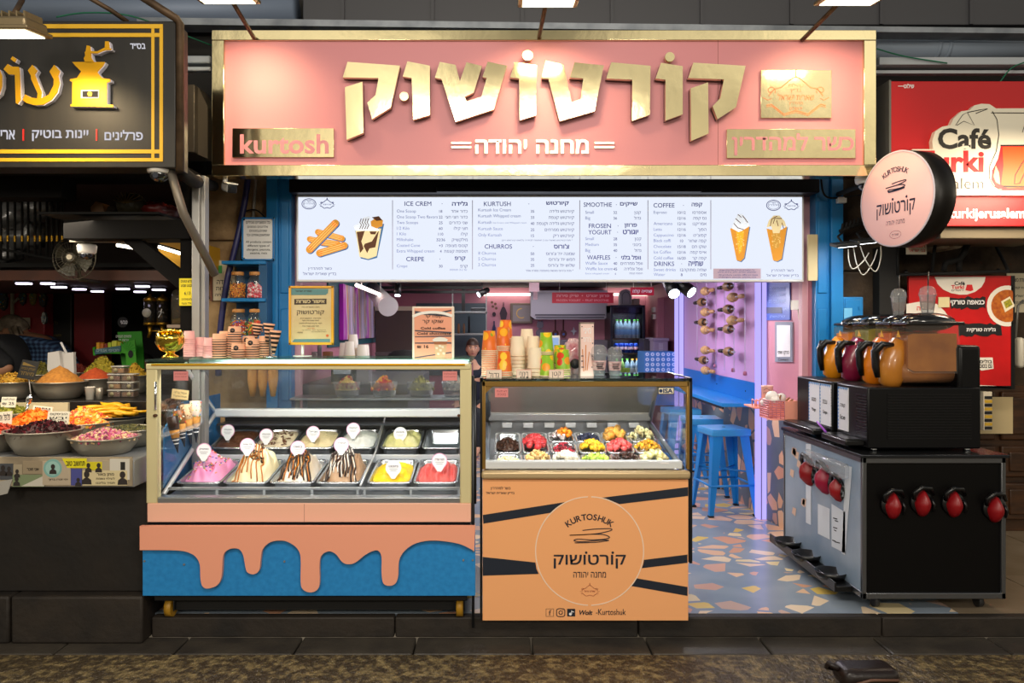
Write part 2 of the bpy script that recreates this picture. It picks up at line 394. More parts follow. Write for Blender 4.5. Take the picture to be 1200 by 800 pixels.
# ================================================================ SETTING
STREET = mat('street_stone', '453a2a', .34, var=('a08c60', 26,.45,.78), bump=(60,1.0,.02,(1,.55,1)))  # yellowish flecks paint in glints of light on the rough stone
KERB = mat('kerb_stone', '332f2b', .45, var=('4a443b', 5), bump=(40,.25))
DARKSTONE = mat('dark_step_stone', '191410', .65, var=('2a221a', 6), bump=(30,.3))
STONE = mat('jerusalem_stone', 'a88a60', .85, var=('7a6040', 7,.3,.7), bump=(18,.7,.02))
STONED = mat('dark_stone', '4a3a28', .9, var=('241a11', 6,.3,.7), bump=(16,.7,.02))  # darker brown stone for the right pier and cafe wall
TERR=terrazzo('terrazzo_floor', ('8a98a8', '9aa6b2'),['ecc09c', 'f2d2b0', 'dfa888', 'f2deae', 'f0c8a4', 'e8c86a', 'e2b098', 'cfb0a0', 'f2c8aa', 'f0d8b8'],6.4,.095,.40,.22,(1,1.25,1))
TERRW=terrazzo('terrazzo_wainscot', ('5c6672', '6a7480'),['e6b08a', 'd99a7c', 'efc39c', 'c99a86'],7.5,.06,.45,.4)
m = MB()
m.box(-7,7,-5,3.58,-.25,-.10)
struct(m, 'ground', STREET)
m = MB()
for i in range(22):
    x = -6+i*.56; m.box(x+.004, x+.556,3.584,3.785,-.22,-.098,.006,1)
struct(m, 'trim_1', KERB)
m = MB(); xs = -1.71
while xs < 6: m.box(xs+.002, xs+1.198,3.78,3.84,-.1,0,.008,2); xs += 1.2
struct(m, 'trim_2', DARKSTONE)
struct(MB().box(-1.95,2.3,3.84,10.6,-.1,-.001), 'floor', TERR)
CTILE = mat('cafe_floor_tile', '8a7a66', .35, var=('75664f', 3), bump=(9,.1))
m = MB()
for i in range(5):
    for j in range(5): m.box(2.3+i*.6+.003,2.9+i*.6-.003,3.84+j*.6+.003,4.44+j*.6-.003,-.1,-.002)
struct(m, 'floor_cafe', CTILE)
# interior shell
struct(MB().box(-1.46,-1.36,5.09,10.4,0,1.97), 'wall_left', PINKW)
struct(MB().box(-1.46,2.2,10.30,10.4,0,2.05), 'wall_back', PINKW)
DCEIL = mat('loft_ceiling', '3a3236', .7)
struct(MB().box(-1.46,2.3,5.12,10.4,1.97,2.05), 'ceiling', DCEIL)
DPINK = mat('doorway_dark_pink', '8a4f66', .6)  # darker pink than the walls, for the slab in the doorway
NICHE = mat('niche_lavender', 'd6a8d8', .5, bump=(50,.04))
m = MB(); m.box(1.98,2.08,5.80,8.2,.95,1.97); struct(m, 'wall_right', NICHE)
m = MB(); m.box(1.985,2.08,5.80,8.2,0,.95); struct(m, 'wall_right_wainscot', TERRW)
m=MB();m.box(1.98,2.08,8.2,8.55,0,1.97);m.box(1.98,2.08,9.55,10.4,0,1.97);m.box(1.98,2.08,8.55,9.55,1.80,1.97);struct(m, 'wall_right_back', PINKW)
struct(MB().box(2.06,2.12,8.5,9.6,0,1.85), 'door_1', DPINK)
# splayed pink wall from the niche corner out to the blue post
A, B = Vector((1.99,5.80)), Vector((2.06,5.06)); D = (B-A).normalized(); Nn = Vector((-D.y, D.x))
if Nn.x < 0: Nn = -Nn
def splay(z0, z1):
    q = [A, B, B+Nn*.1, A+Nn*.1]; mm = MB(); v = [(p.x, p.y, z) for z in (z0, z1) for p in q]
    mm.add(v,[(0,1,2,3),(4,5,6,7),(0,1,5,4),(1,2,6,5),(2,3,7,6),(3,0,4,7)]); return mm
struct(splay(.85,1.97), 'wall_front_return', PINKW)
struct(splay(0,.85), 'wall_front_wainscot', TERRW)
# facade: stone piers, blue timber posts, steel lintel and the wall above
m = MB(); 
for z0, z1 in ((0,.34),(.345,.78),(.785,1.2),(1.205,1.62),(1.625,2.0),(2.005,2.44)): m.box(-1.94,-1.51,5.08,5.4, z0, z1,.012)
struct(m, 'wall_pier_left', STONE)
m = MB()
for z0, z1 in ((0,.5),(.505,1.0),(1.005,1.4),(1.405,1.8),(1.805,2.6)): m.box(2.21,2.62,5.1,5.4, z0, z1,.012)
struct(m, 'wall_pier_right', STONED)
m=MB();m.box(PXX(313,5.0), PXX(326.5,5.0),4.98,5.10,0,2.40,.004);m.box(PXX(326,5.0), PXX(341,5.0),5.01,5.10,0,2.40,.003)
for z in (.2,.95,1.65): m.box(PXX(328.5,5.0), PXX(338.5,5.0),5.0,5.012, z, z+.6,.008)
struct(m, 'trim_3', BLUE)
m=MB();m.box(PXX(956,5.0), PXX(972,5.0),5.0,5.1,0,2.40,.004);m.box(PXX(972,5.0), PXX(986,5.0),4.97,5.1,0,2.40,.004)
for z in (.2,.95,1.65): m.box(PXX(958,5.0), PXX(969,5.0),4.992,5.002, z, z+.6,.008)
struct(m, 'trim_4', BLUE)
m=MB();m.box(PXX(339.5,5.1), PXX(352,5.1),5.10,5.16,0,2.40);struct(m, 'trim_5', mat('pale_pink_jamb', 'd8a4ae', .55))
m=MB();m.box(PXX(940,5.1), PXX(957,5.1),5.10,5.16,0,2.40);struct(m, 'trim_6', mat('pale_pink_jamb', 'd8a4ae', .55))
LINT = mat('lintel_steel', '17181d', .5,.6, bump=(12,.15))
m=MB();m.box(PXX(341,4.95), PXX(957,4.95),4.90,5.08, PZ(227,4.95), PZ(196,4.95),.006);m.box(PXX(512,4.9), PXX(820,4.9),4.85,4.90, PZ(226,4.9), PZ(221,4.9),.004)
struct(m, 'trim_7', LINT)
m = MB()
for i in range(5): m.box(-7,7,5.12+i*.004,5.22,2.42+i*.5,2.915+i*.5)
struct(m, 'wall_front_upper', mat('dark_facade', '2a2826', .9, bump=(10,.5)))  # dark grey brown wall above the shops
# spice stall shell
struct(MB().box(-7,-1.72,3.77,3.9,.135,.664), 'wall_stall_front', mat('stall_front_panel', '120d09', .65, var=('1c140c', 4), bump=(20,.2)))
m = MB(); 
for x0, x1 in ((-6,-3.02),(-3.01,-2.36),(-2.35,-1.715)): m.box(x0, x1,3.70,3.95,-.1,.13,.012)
struct(m, 'trim_8', DARKSTONE)
struct(MB().box(-7,-1.95,7.2,7.3,0,3.1), 'wall_stall_back', mat('stall_black', '0e0b0a', .8))
struct(MB().box(-2.02,-1.95,5.08,7.2,0,2.62), 'wall_stall_right', mat('stall_black', '0e0b0a', .8))
struct(MB().box(-7,-1.96,3.95,7.2,-.1,.0), 'floor_stall', DARKSTONE)
m=MB();m.box(-7,-2.03,5.0,7.19,1.735,1.80);struct(m, 'ceiling_stall', mat('mezzanine_board', '3a1c10', .6, var=('4c2614', 5)))
struct(MB().box(-7,-1.95,4.05,7.2,2.62,2.68), 'ceiling_stall_upper', mat('stall_black', '0e0b0a', .8))
BEAM = mat('black_beam', '0a0807', .85, spec=.2)
m=MB(4.3);m.pbox(80,226,259,281,4.25,4.45,.004);m.pbox(-60,226,199,208,4.2,4.5);m.pbox(-60,78,208,233,4.25,4.4)
m.prism([(143,281),(165,281),(222,325),(222,350)],4.3,4.36); m.pbox(213,227,206,470,4.28,4.34)
struct(m, 'trim_9', BEAM)
m=MB(4.25);m.pbox(227,236,206,600,4.22,4.3,.004);m.pbox(236,241,206,600,4.24,4.3,.003);struct(m, 'trim_10', mat('aluminium_post', 'a8a6a2', .45,.7, bump=(20,.1)))
m=MB(4.5);m.pbox(168,216,279,312,4.7,5.4);struct(m, 'trim_11', mat('yellow_lit_board', 'c9941c', .6))  # yellow light on the ceiling piece put into its colour
# red wall panels and black chalkboard deep in the spice stall
RED = mat('stall_red', 'a8202a', .5, var=('8e1a22', 3))
m=MB(6.9);m.pbox(-40,17,330,470,6.95,7.15);m.pbox(18,55.5,334,470,6.86,7.0,.01);struct(m, 'door_2', RED)
m=MB(6.9);m.pbox(89,125,340,470,6.86,7.0,.01);struct(m, 'door_3', mat('stall_dark_red', '7c161c', .5))
# cafe side
WOODD = mat('cafe_dark_wood', '4a2c12', .45, var=('2e1a0a', 4,.35,.65, 'n', (1,1,6)), bump=(30,.2))
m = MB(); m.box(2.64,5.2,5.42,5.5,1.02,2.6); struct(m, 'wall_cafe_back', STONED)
m = MB(); m.box(2.64,5.2,5.40,5.5,0,1.02)
for x in (2.66,3.09,3.52,3.95):
    for z0, z1 in ((.08,.34),(.38,.60),(.64,.98)):
        m.box(x, x+.39,5.372,5.41, z0, z1,.012); m.box(x+.05, x+.34,5.36,5.39, z0+.04, z1-.04,.01)
struct(m, 'wall_cafe_wainscot', WOODD)

# ================================================================ OVERHEAD STEEL
GALV = mat('galvanised_steel', '9aa0a8', .5,.4, var=('7c828a', 8), bump=(15,.1))
DUCTM = mat('grey_blue_duct', '76849a', .5,.2)
m = MB(4.65); m.prism([(165,24),(700,31),(1230,37),(1230,43),(700,38),(165,32)],4.60,4.72)
o=m.build('roof_gutter', GALV);tag(o, 'long grey steel gutter running along above the gold framed sign', 'gutter')
m = MB();m.lathe([(.0,0),(.115,0),(.115,2.45),(.0,2.45)],(PXX(-80,4.95)-.1,4.95, PZ(13,4.95)),24, 'x');o = m.build('ventilation_duct', DUCTM);tag(o, 'thick blue grey duct above the black spice shop sign', 'duct')
m = MB(4.9); m.pbox(355,1240,-12,29,4.9,4.96,.004)
for i in range(8): m.pbox(400+i*105,404+i*105,-12,29,4.885,4.9)
o=m.build('roof_fascia', mat('fascia_dark', '4a4a4e', .5,.2));tag(o, 'dark steel fascia panels behind the floodlights above the sign', 'fascia')
m=MB();x0, x1=PXX(1022,4.85), PXX(1250,4.85);m.lathe([(0,0),(.083,0),(.083, x1-x0),(0, x1-x0)],(x0,4.85, PZ(54,4.85)),24, 'x')
for px in (1092,1104): m.lathe([(.083,0),(.09,.004),(.09,.02),(.083,.024)],(PXX(px,4.85),4.85, PZ(54,4.85)),24, 'x')
tag(m.build('drain_pipe', mat('grey_pipe', '8f9cac', .5)), 'fat grey pipe above the red cafe sign', 'pipe')
m=MB(4.7);m.pbox(1026,1240,70,79,4.65,4.75,.004);m.pbox(1026,1240,82,86,4.7,4.75,.003);tag(m.build('steel_channel', mat('pale_steel', 'b4bac0', .5,.2)), 'pale steel channel just above the red cafe sign', 'rail')
m=MB(4.6);m.pbox(206,250,68,77,4.55,4.62,.01);m.pbox(206,250,81,86,4.55,4.60,.008);tag(m.build('conduit', mat('pale_steel', 'b4bac0', .5,.2)), 'pale twin conduits crossing between the black sign and the pink sign', 'pipe')
m=MB(4.55);m.pbox(210,236,105,183,4.45,4.7,.006);m.prism([(236,105),(247,128),(247,188),(236,183)],4.5,4.65);tag(m.build('junction_cabinet', mat('cabinet_metal', '4a4338', .5,.5)), 'dark metal cabinet in the gap between black sign and pink sign', 'cabinet')
def cable(name, pts, r, m_, label, cat='cable'):
    P = [Vector(p) for p in pts]; Q = []
    for i in range(len(P)-1):
        a = P[max(i-1,0)]; b = P[i]; c = P[i+1]; d = P[min(i+2, len(P)-1)]
        for k in range(6):
            t = k/6; Q.append(.5*((2*b)+(c-a)*t+(2*a-5*b+4*c-d)*t*t+(3*b-a-3*c+d)*t**3))
    Q.append(P[-1]); return tag(MB().tube(Q, r,6).build(name, m_, None, P[0]), label, cat)
GREENC = mat('green_cable', '0f6a4a', .5)
cable('wire', [W(66,20,4.0), W(100,15,4.02), W(150,18,4.05), W(200,35,4.3), W(250,54,4.5)],.004, GREENC, 'green wire sagging above the black spice shop sign')
cable('wire', [W(1027,57,4.6), W(1060,66,4.63), W(1110,74,4.63)],.004, GREENC, 'short green wire beside the right end of the pink sign')
cable('wire', [W(1172,96,4.62), W(1185,80,4.63), W(1203,72,4.63)],.004, GREENC, 'green wires rising from the top of the red cafe sign')
RUST = mat('rusty_steel', '6a5540', .6,.5, var=('4a3a2a', 12))
o=MB().tube([W(85,-14,3.7), W(130,12,3.85), W(150,26,3.9)],.012,8).build('brace_bar', RUST, None, W(85,-14,3.7));tag(o, 'thin rusty brace sloping above the grinder on the black sign', 'brace')
o=MB().tube([W(150,-14,3.7), W(207,22,3.78), W(211,28,3.8), W(211,200,3.8)],.02,8).build('sign_strut', RUST, None, W(211,200,3.8));tag(o, 'rusty strut holding the right end of the black sign', 'strut')
o=MB().tube([W(199,198,3.85), W(215,250,3.9), W(252,322,4.08)],.022,10).build('stall_brace', mat('worn_grey_steel', '7d756a', .5,.6), None, W(252,322,4.08));tag(o, 'grey diagonal steel pole in front of the aluminium post', 'pole')
o=MB().tube([W(206,196,4.0), W(226,212,4.05), W(250,218,5.05)],.035,10).build('bent_pipe', MBLACK, None, W(206,196,4.0));tag(o, 'thick black pipe below the dark metal cabinet', 'pipe')
cable('hose', [W(291,205,5.0), W(287,235,5.0), W(278,280,4.98), W(266,330,4.97), W(258,390,4.98), W(256,440,5.0)],.02, mat('navy_conduit', '2c2c5c', .4), 'dark blue corrugated hose hanging down the stone pier', 'hose')
cable('wire', [W(300,208,5.04), W(298,235,5.06), W(296,262,5.06), W(291,300,5.06)],.010, mat('grey_cable', '9a9488', .6), 'grey cable beside the blue hose on the stone pier')
cable('wire', [W(282,258,5.05), W(287,248,5.04), W(300,246,5.02), W(312,256,4.96)],.005, BLACK, 'black loop of cable behind the allergen sign')
# loose cables beside the blue lamp post on the right
for i,(a, b, c) in enumerate((((994,292),(1000,315),(1018,296)),((1000,290),(1012,322),(1028,292)),((1008,288),(1026,318),(1032,288)))):
    cable('wire', [W(*a,4.82), W((a[0]+b[0])/2-2,(a[1]+b[1])/2+3,4.82), W(*b,4.82), W((c[0]+b[0])/2+3,(c[1]+b[1])/2,4.82), W(*c,4.82)],.0035, mat('pale_cable', 'a9a294', .5),['first', 'middle', 'last'][i]+' of three pale cable loops under the small white floodlights')
cable('wire', [W(962,208,4.95), W(966,228,4.96), W(980,232,4.95), W(1010,228,4.9)],.006, MBLACK, 'black cable looping past the top of the right blue post')
# ================================================================ MAIN SIGN
SP = mat('sign_pink', 'd68a90', .5, bump=(80,.03))
YS = 4.40
t=thing('shop_sign', 'large pink shop sign with gold frame and angular gold letters above the counter', 'sign', W(637,206, YS))
m=MB(YS);m.pbox(262,1013,46,194, YS+.02, YS+.06);m.mi=1;m.pbox(842.3,842.9,46,194, YS+.0195, YS+.03);m.build('panel', [SP, mat('seam_dark', '9a5f5a', .6)], t)
m = MB(YS)
m.pbox(248,1027,35,47, YS, YS+.1,.003);m.pbox(248,1027,193,206, YS, YS+.1,.003);m.pbox(248,262.5,47,193, YS+.001, YS+.1,.003);m.pbox(1012.5,1027,47,193, YS+.001, YS+.1,.003)
m.build('frame', GOLD, t)
m = MB(YS); m.pbox(252,1023,40,200, YS+.06, YS+.22); m.build('back_box', MBLACK, t)
SIDE = mat('brass_edge_shade', '3a2a12', .4,.8)  # dark reflections on the letter sides put into the colour
def c1(P): return [(400+x/5,50+y/5) for x, y in P]
def c2(P): return [(630+x/4.8,50+y/4.8) for x, y in P]
LET=[[c1([(45,128),(350,150),(295,393),(188,460),(160,365),(208,320),(225,222),(18,218)]), c1([(30,275),(132,243),(137,540),(40,580)])],
 [c1([(392,125),(523,150),(522,435),(427,463),(417,222),(366,213)])],
 [c1([(580,128),(672,145),(697,240),(735,130),(825,152),(777,305),(725,330),(737,358),(822,330),(852,222),(828,215),(858,127),(972,150),(893,403),(672,475),(590,228),(552,220)])],
 [c1([(1015,130),(1142,148),(1138,437),(1045,466),(1040,225),(988,218)])],
 [c2([(45,118),(143,140),(188,348),(237,330),(252,215),(177,210),(203,125),(367,143),(315,397),(122,452),(57,215),(20,212)])],
 [c2([(408,125),(627,145),(623,418),(525,450),(525,222),(380,215)])],
 [c2([(685,128),(806,147),(806,415),(710,450),(710,222),(655,215)])],
 [c2([(865,127),(1156,145),(1103,375),(1000,442),(972,370),(1015,325),(1035,220),(837,213)]), c2([(850,270),(947,237),(950,522),(853,563)])]]
for polys in LET:
    m = MB(YS)
    for P in polys: m.prism(P, YS-.045, YS-.015);m.mi=1;m.prism([(x, y) for x, y in P], YS-.015, YS+.005);m.mi=0
    m.build('letter', [GOLD, SIDE], t)
for x, y, r in ((474.6,115.4,5.2),(618,68,5.8),(783,69.8,5.6)):
    m=MB();c=W(x, y, YS);m.cyl((c[0], YS-.045, c[2]), r*YS/F,.04,20, 'y');m.build('letter_dot', GOLD, t)
m = MB(YS); m.text('מחנה יהודה', 557,163,690,179.5, YS+.006, bold=.02, depth=.012)
for a, b in ((529,552),(697,720)): m.pbox(a, b,166,168, YS+.006, YS+.02);m.pbox(a, b,171,173, YS+.006, YS+.02)
m.build('lettering', mat('pale_brass', (.95,.82,.52),.25,.8), t)
def plaque(box, body, tb):
    m = MB(YS); m.pbox(*box, YS+.004, YS+.02,.001); p = m.build('plaque', GOLD, t)
    m = MB(YS); m.text(body, *tb, YS+.003, bold=.022); m.build('cut_lettering', SP, p); return p
plaque((272,391,150,184), 'kurtosh', (281,157,385,180))
plaque((852,1003,151,185), 'כשר למהדרין', (858,156,1001,182))
def emblem(m, x, y, k, Y, wd=.5, txt=True, full=True):
    """kosher cartouche: scrolled lozenge with lines of text; k = half width in pixels"""
    def sp_(cx, cy, r, s, d): return [(cx+s*r*(1-i/14)*cos(d*i*.55+2.6), cy+r*(1-i/14)*sin(d*i*.55+2.6)) for i in range(12)]
    up=[(-.78,-.02),(-.62,-.22),(-.42,-.26),(-.24,-.42),(-.08,-.54),(0,-.56),(.08,-.54),(.24,-.42),(.42,-.26),(.62,-.22),(.78,-.02)]
    lo=[(-.85,.25),(-.7,.22),(-.52,.36),(-.34,.50),(-.16,.44),(0,.40),(.16,.44),(.34,.50),(.52,.36),(.7,.22),(.85,.25)]
    m.line([(x+a*k, y+b*k) for a, b in up], wd, Y); m.line([(x+a*k, y+b*k) for a, b in lo], wd, Y)
    if full: m.line([(x+a*k, y+b*k+wd*1.6) for a, b in lo], wd*.6, Y)
    for s in (-1,1):
        m.line(sp_(x+s*.72*k, y-.17*k,.14*k, s,1), wd*.8, Y);m.line([(x+s*.95*k, y+.02*k),(x+s*.8*k, y+.1*k),(x+s*.7*k, y+.05*k)], wd*.7, Y)
    m.line([(x, y-.56*k),(x, y-.78*k)], wd*1.4, Y)
    if txt:
        m.text('שארית ישראל', x-.52*k, y-.09*k, x+.52*k, y+.1*k, Y, bold=.01)
        if full:
            m.text('קהילות', x-.22*k, y-.38*k, x+.22*k, y-.25*k, Y);m.text('בד״ץ', x-.15*k, y-.23*k, x+.15*k, y-.11*k, Y);m.text('מהדרין', x-.2*k, y+.15*k, x+.2*k, y+.25*k, Y);m.text('ירושלים', x-.18*k, y+.28*k, x+.18*k, y+.38*k, Y)
m = MB(YS); m.pbox(892,975,82,138, YS+.004, YS+.02,.001); p = m.build('plaque', GOLD, t)
m=MB(YS);emblem(m,933,113,41, YS+.003,1.2);m.build('emblem', mat('emblem_copper', 'd07a3c', .5), p)

# ================================================================ FLOODLIGHTS ABOVE THE SIGNS
FR = mat('flood_housing', '8a7a5c', .4,.6)
FG = emis('flood_glass', 'fff0c0', 5.0)
def flood(px, py, Y, ax, ay, AY, label, pw=4.5, sx=.29, sy=.22, aimd=(0,.55,-.75)):
    c=Vector(W(px, py, Y));t=thing('floodlight', label, 'floodlight', c, 'floodlights above the shop signs')
    T = MTr(c) @ Euler((radians(8),0,0)).to_matrix().to_4x4()
    m=MB(T=T);m.box(-sx/2, sx/2,-sy/2, sy/2,.0,.05,.012);m.box(-sx/2-.012, sx/2+.012,-sy/2-.012, sy/2+.012,-.006,.012,.005)
    for i in range(7): m.box(-sx/2+.03+i*.032,-sx/2+.036+i*.032,-sy/2+.02, sy/2-.02,.05,.075)
    m.build('housing', FR, t)
    MB(T=T).box(-sx/2+.012, sx/2-.012,-sy/2+.012, sy/2-.012,-.010,-.004).build('lamp_glass', FG, t)
    MB().tube([c+Vector((0,0,.05)), Vector(W(ax, ay, AY))],.012,8).build('arm', RUST, t)
    area('floodlight_beam', c+Vector((0,.02,-.03)), sx*.8, sy*.8, pw,(1,.74,.42), c+Vector(aimd),1.9)
flood(262,-4,3.95,298,45, YS, 'floodlight over the left end of the pink sign above the gold word plaque')
flood(643,0,3.95,632,42, YS, 'floodlight over the middle of the pink sign')
flood(1000,-2,3.95,940,47, YS, 'floodlight over the right end of the pink sign, arm slanting down left')
flood(12,38,3.35,26,0,3.5, 'floodlight hanging in front of the black spice shop sign', 4,.24,.17)

# ================================================================ MENU BOARD
YM = 5.0
t=thing('menu_board', 'wide glowing white menu lightbox under the pink sign', 'menu board', W(644,330, YM))
m = MB(YM); m.pbox(347,942.5,228.5,330, YM+.004, YM+.09,.004); m.build('casing', WHITE, t)
m=MB(YM);m.pbox(349.5,940,231,327.5, YM+.001, YM+.006);m.build('lit_panel', emis('menu_light', 'eaf1ff', 1.0), t)
MI = mat('menu_navy', '2b2f86', .7, emit='38449c', es=.3);MP = mat('menu_blue', '6f7fc8', .7, emit='7484c8', es=.35)
y = YM
hd = MB(YM); lt = MB(YM)
def head(en, ex0, ex1, hb, hx0, hx1, yc, h=5.2):
    hd.text(en, ex0, yc-h/2, ex1, yc+h/2, y, bold=.008);hd.text(hb, hx0, yc-h/2-.3, hx1, yc+h/2, y, bold=.025);hd.disc((ex1+hx0)/2+.5, yc,.5, y, n=6)
def row(en, x, pr, xp, hb, xr, yc, yh=None, s=5.0):
    yh = yh or yc
    if en: lt.text(en, x, yc+1.5, y=y, sz=s)
    hd.text(pr, xp, yh+1.7, y=y, sz=4.6, al='c', bold=.005);hd.text(hb, xr, yh+1.7, y=y, sz=s, al='r')
head('ICE CREM', 474,505.5, 'גלידה', 529.6,548,238.6)
for yc, en, pr, hb in zip((247.4,254.2,260.8,267.5,274.1,280.8,287.6,294.2),('One Scoop', 'One Scoop Two flavors', 'Two Scoops', '1/2 Kilo', '1 Kilo', 'Milkshake', 'Coated Cone', 'Extra Whipped cream'),
        ('18', '22', '25', '60', '110', '32/36', '+3', '4'),('כדור אחד', 'כדור חצי חצי', 'שני כדורים', 'חצי קילו', 'קילו', 'מילקשייק', 'קונוס מצופה', 'תוספת קצפת')): row(en,465, pr,516.5, hb,548, yc)
head('CREPE', 476,497, 'קרפ', 533,545.5,303.4);row('Crepe', 465, '30', 516.5, 'קרפ', 548,311.7);lt.text('עד 2-3 תוספות', 527,314.8,547,317, y)
head('KURTUSH', 567,598.5, 'קיורטוש', 640,666.6,238.8)
for ye, yh, en, pr, hb in zip((246,253,260.5,268,275.3),(247.4,254.6,261.7,269,276),('Kurtush Ice Cream', 'Kurtush Whipped cream', 'Kurtush', 'Kurtush Sauce', 'Only Kurtush'),('35', '33', '40', '25', '15'),
        ('קיורטוש גלידה', 'קיורטוש קצפת', 'קיורטוש גלידה וקצפת', 'קיורטוש ממרחים', 'קיורטוש ריק')): row(en,560.5, pr,624, hb,672.8, ye, yh)
lt.text('Ice Cream and Whipped cream', 578,260,617,262.3, y);hd.text('* מנת קיורטוש מוגשת עם 2 תוספות לבחירה (למעט קיורטוש ריק)', 588,280.4,671,282.8, y)
head('CHURROS', 568,600, "צ'ורוס", 649,667,288.7)
for yc, en, pr, hb in zip((296.7,303.4,310.3),('8 Churros', '5 Churros', '3 Churros'),('50', '35', '25'),("שמונה יח' צ'ורוס", "חמש יח' צ'ורוס", "שלוש יח' צ'ורוס")): row(en,560.5, pr,624, hb,673.5, yc, yc+.4)
hd.text("* מנת צ'ורוס מוגשת בתוספת ממרח אחד", 616,315.6,672,318.2, y)
head('SMOOTHIE', 684,717, 'שייקים', 726.6,747,239.7)
for yc, en, pr, hb in zip((248.8,255.5),('Small', 'Big'),('32', '36'),('קטן', 'גדול')): row(en,686, pr,721, hb,751, yc)
head('FROSEN', 690,716, 'פרוזן', 731.7,746.5,264.6);head('YOGURT', 689.5,716.5, 'יוגורט', 730,748,272)
for yc, en, pr, hb in zip((279.7,286.5,293.4),('Small', 'Medium', 'Big'),('28', '35', '40'),('קטן', 'בינוני', 'גדול')): row(en,686, pr,721, hb,751.5, yc)
head('WAFFLES', 688,715, 'וופל בלגי', 728,751,301.6)
for yc, en, pr, hb in zip((308.5,315),('Waffle Sauce', 'Waffle Ice crem'),('40', '45'),('וופל ממרחים', 'וופל וגלידה')): row(en,686, pr,721, hb,753, yc)
lt.text('Extra whipped cream', 686,319.5,714,321.8, y);hd.text('4', 721,322, y=y, sz=3.5, al='c');hd.text('תוספת קצפת', 737.5,319.4,753,321.9, y)
head('COFFEE', 765.8,790.5, 'קפה', 810.5,823,240.5)
for yc, en, pr, hb in zip((248.8,255.5,262,268.7,275.5,282,288.8,295.4,302.3),('Espreso', '', 'Americano', 'Latta', 'Cappuccino', 'Black coffi', 'Chocolate', 'Ice Coffee', 'Cold coffee'),
        ('10/12', '12/16', '12/16', '12/16', '12/16', '10', '15/18', '12/16', '16/20'),('אספרסו', 'נס קפה', 'אמריקנו', 'הפוך', "קפוצ'ינו", 'קפה שחור', 'שוקו חם', 'אייס קפה', 'קפה קר')): row(en,766, pr,798.8, hb,827.7, yc)
head('DRINKS', 766.7,790, 'שתייה', 806.8,824,309)
for yc, en, pr, hb in zip((316,321.7),('Sweet drinks', 'Water'),('12', '8'),('שתיה מתוקה', 'מים')): row(en,766, pr,798.8, hb,827.7, yc)
hd.text('כשר למהדרין', 361,312.6,388.7,317, y); hd.text('בד״ץ שארית ישראל', 355,318.6,394,323.4, y)
hd.text('כשר למהדרין', 903.7,315,930,319, y); hd.text('בד״ץ שארית ישראל', 898,320.8,936,325, y)
for ex, ey in ((362,238.8),(906.5,240.5)):
    hd.line([(ex+8.2*cos(i*PI/14), ey+6*sin(i*PI/14)) for i in range(28)],.8, y, True);hd.line([(ex+6.6*cos(i*PI/14), ey+4.6*sin(i*PI/14)) for i in range(28)],.4, y, True)
    hd.text('מהדרין', ex-6, ey-1.2, ex+6, ey+1.2, y);hd.text('כשר', ex-2.4, ey-3.8, ex+2.4, ey-2, y)
emblem(hd,383.3,239.3,9.6, y,.8, True, False); emblem(hd,927.4,241,9.6, y,.8, True, False)
FB(hd, 'lettering', MI, t); o = FB(lt, 'lettering', MP, t); o['label'] = 'pale blue english lines'
m = MB(YM)
for x in (460,553.7,679.4,759.3,833): m.pbox(x-.35, x+.35,234.5,315.5, y, y+.003)
m.build('divider_lines', mat('menu_rule', 'b0a8d0', .7), t)
m=MB(YM);m.pbox(836,891.6,314.6,326.5, y, y+.003);nb=m.build('note_box', mat('menu_note', 'ddc4dc', .7), t)
m=MB(YM);m.text('כל המוצרים מכילים אלרגנים שונים', 843,315.4,884,317.4, y-.001);m.text('שומשום, אגוזים, חלב, ביצים, גלוטן', 841,317.9,886,320, y-.001);m.text('All products contain different types', 842,321.2,888,323.3, y-.001);m.text('of allergens, peanuts, sesame, nuts', 842,323.8,886,325.8, y-.001)
FB(m, 'note_lettering', MI, nb)
# printed food pictures on the menu
def lit(n, h, k=.55): return mat(n, h,.6, emit=h, es=k)                       # prints on the backlit sheet
CH1 = lit('churro_gold', 'd9922c');CH2 = lit('churro_light', 'f2c87a');CHS = lit('menu_picture_outline', '3a6a9a');CHO = lit('chocolate_brown', '5a3218', .4);CRM = lit('cream_print', 'f0dca8', .5);WCR = lit('whipped_white', 'e0e8f2', .7)
def q1(x, z): return (345+x/7.27,225+z/7.27)
def bar(m, a, b, wd, mi, yy):
    m.mi=mi;m.line([q1(*a), q1(*b)], wd/7.27, yy);m.disc(*q1(*a), wd/14.6, yy, n=14);m.disc(*q1(*b), wd/14.6, yy, n=14)
m = MB(YM); k = 0
for a, b, wd in (((130,400),(230,420),48),((200,340),(405,395),50),((230,425),(370,445),56),((215,520),(425,455),60),((130,490),(350,265),62)):
    bar(m,(a[0]+8, a[1]+8),(b[0]+8, b[1]+8), wd,2, y-k); bar(m, a, b, wd,0, y-k-.0004)
    for d in (-.28,0,.28):
        nx, nz_=-(b[1]-a[1]), b[0]-a[0];ln=math.hypot(nx, nz_);ox, oz=nx/ln*wd*d, nz_/ln*wd*d;bar(m,(a[0]+ox, a[1]+oz),(b[0]+ox, b[1]+oz),6,1, y-k-.0006)
    k += .0008
FB(m, 'churros_picture', [CH1, CH2, CHS], t)
m=MB(YM);m.mi=3;m.flat([q1(*p) for p in ((510,290),(765,270),(705,560),(630,580),(565,565))], y);m.mi=0;m.flat([q1(*p) for p in ((520,320),(740,310),(700,545),(630,570),(555,550))], y-.0004)
m.mi = 1
for P in (((530,340),(600,330),(570,420),(590,480),(560,520)),((600,440),(660,420),(710,340),(720,330),(690,470),(640,480),(620,520),(590,460)),((640,335),(700,335),(690,360),(650,360))): m.flat([q1(*p) for p in P], y-.0008)
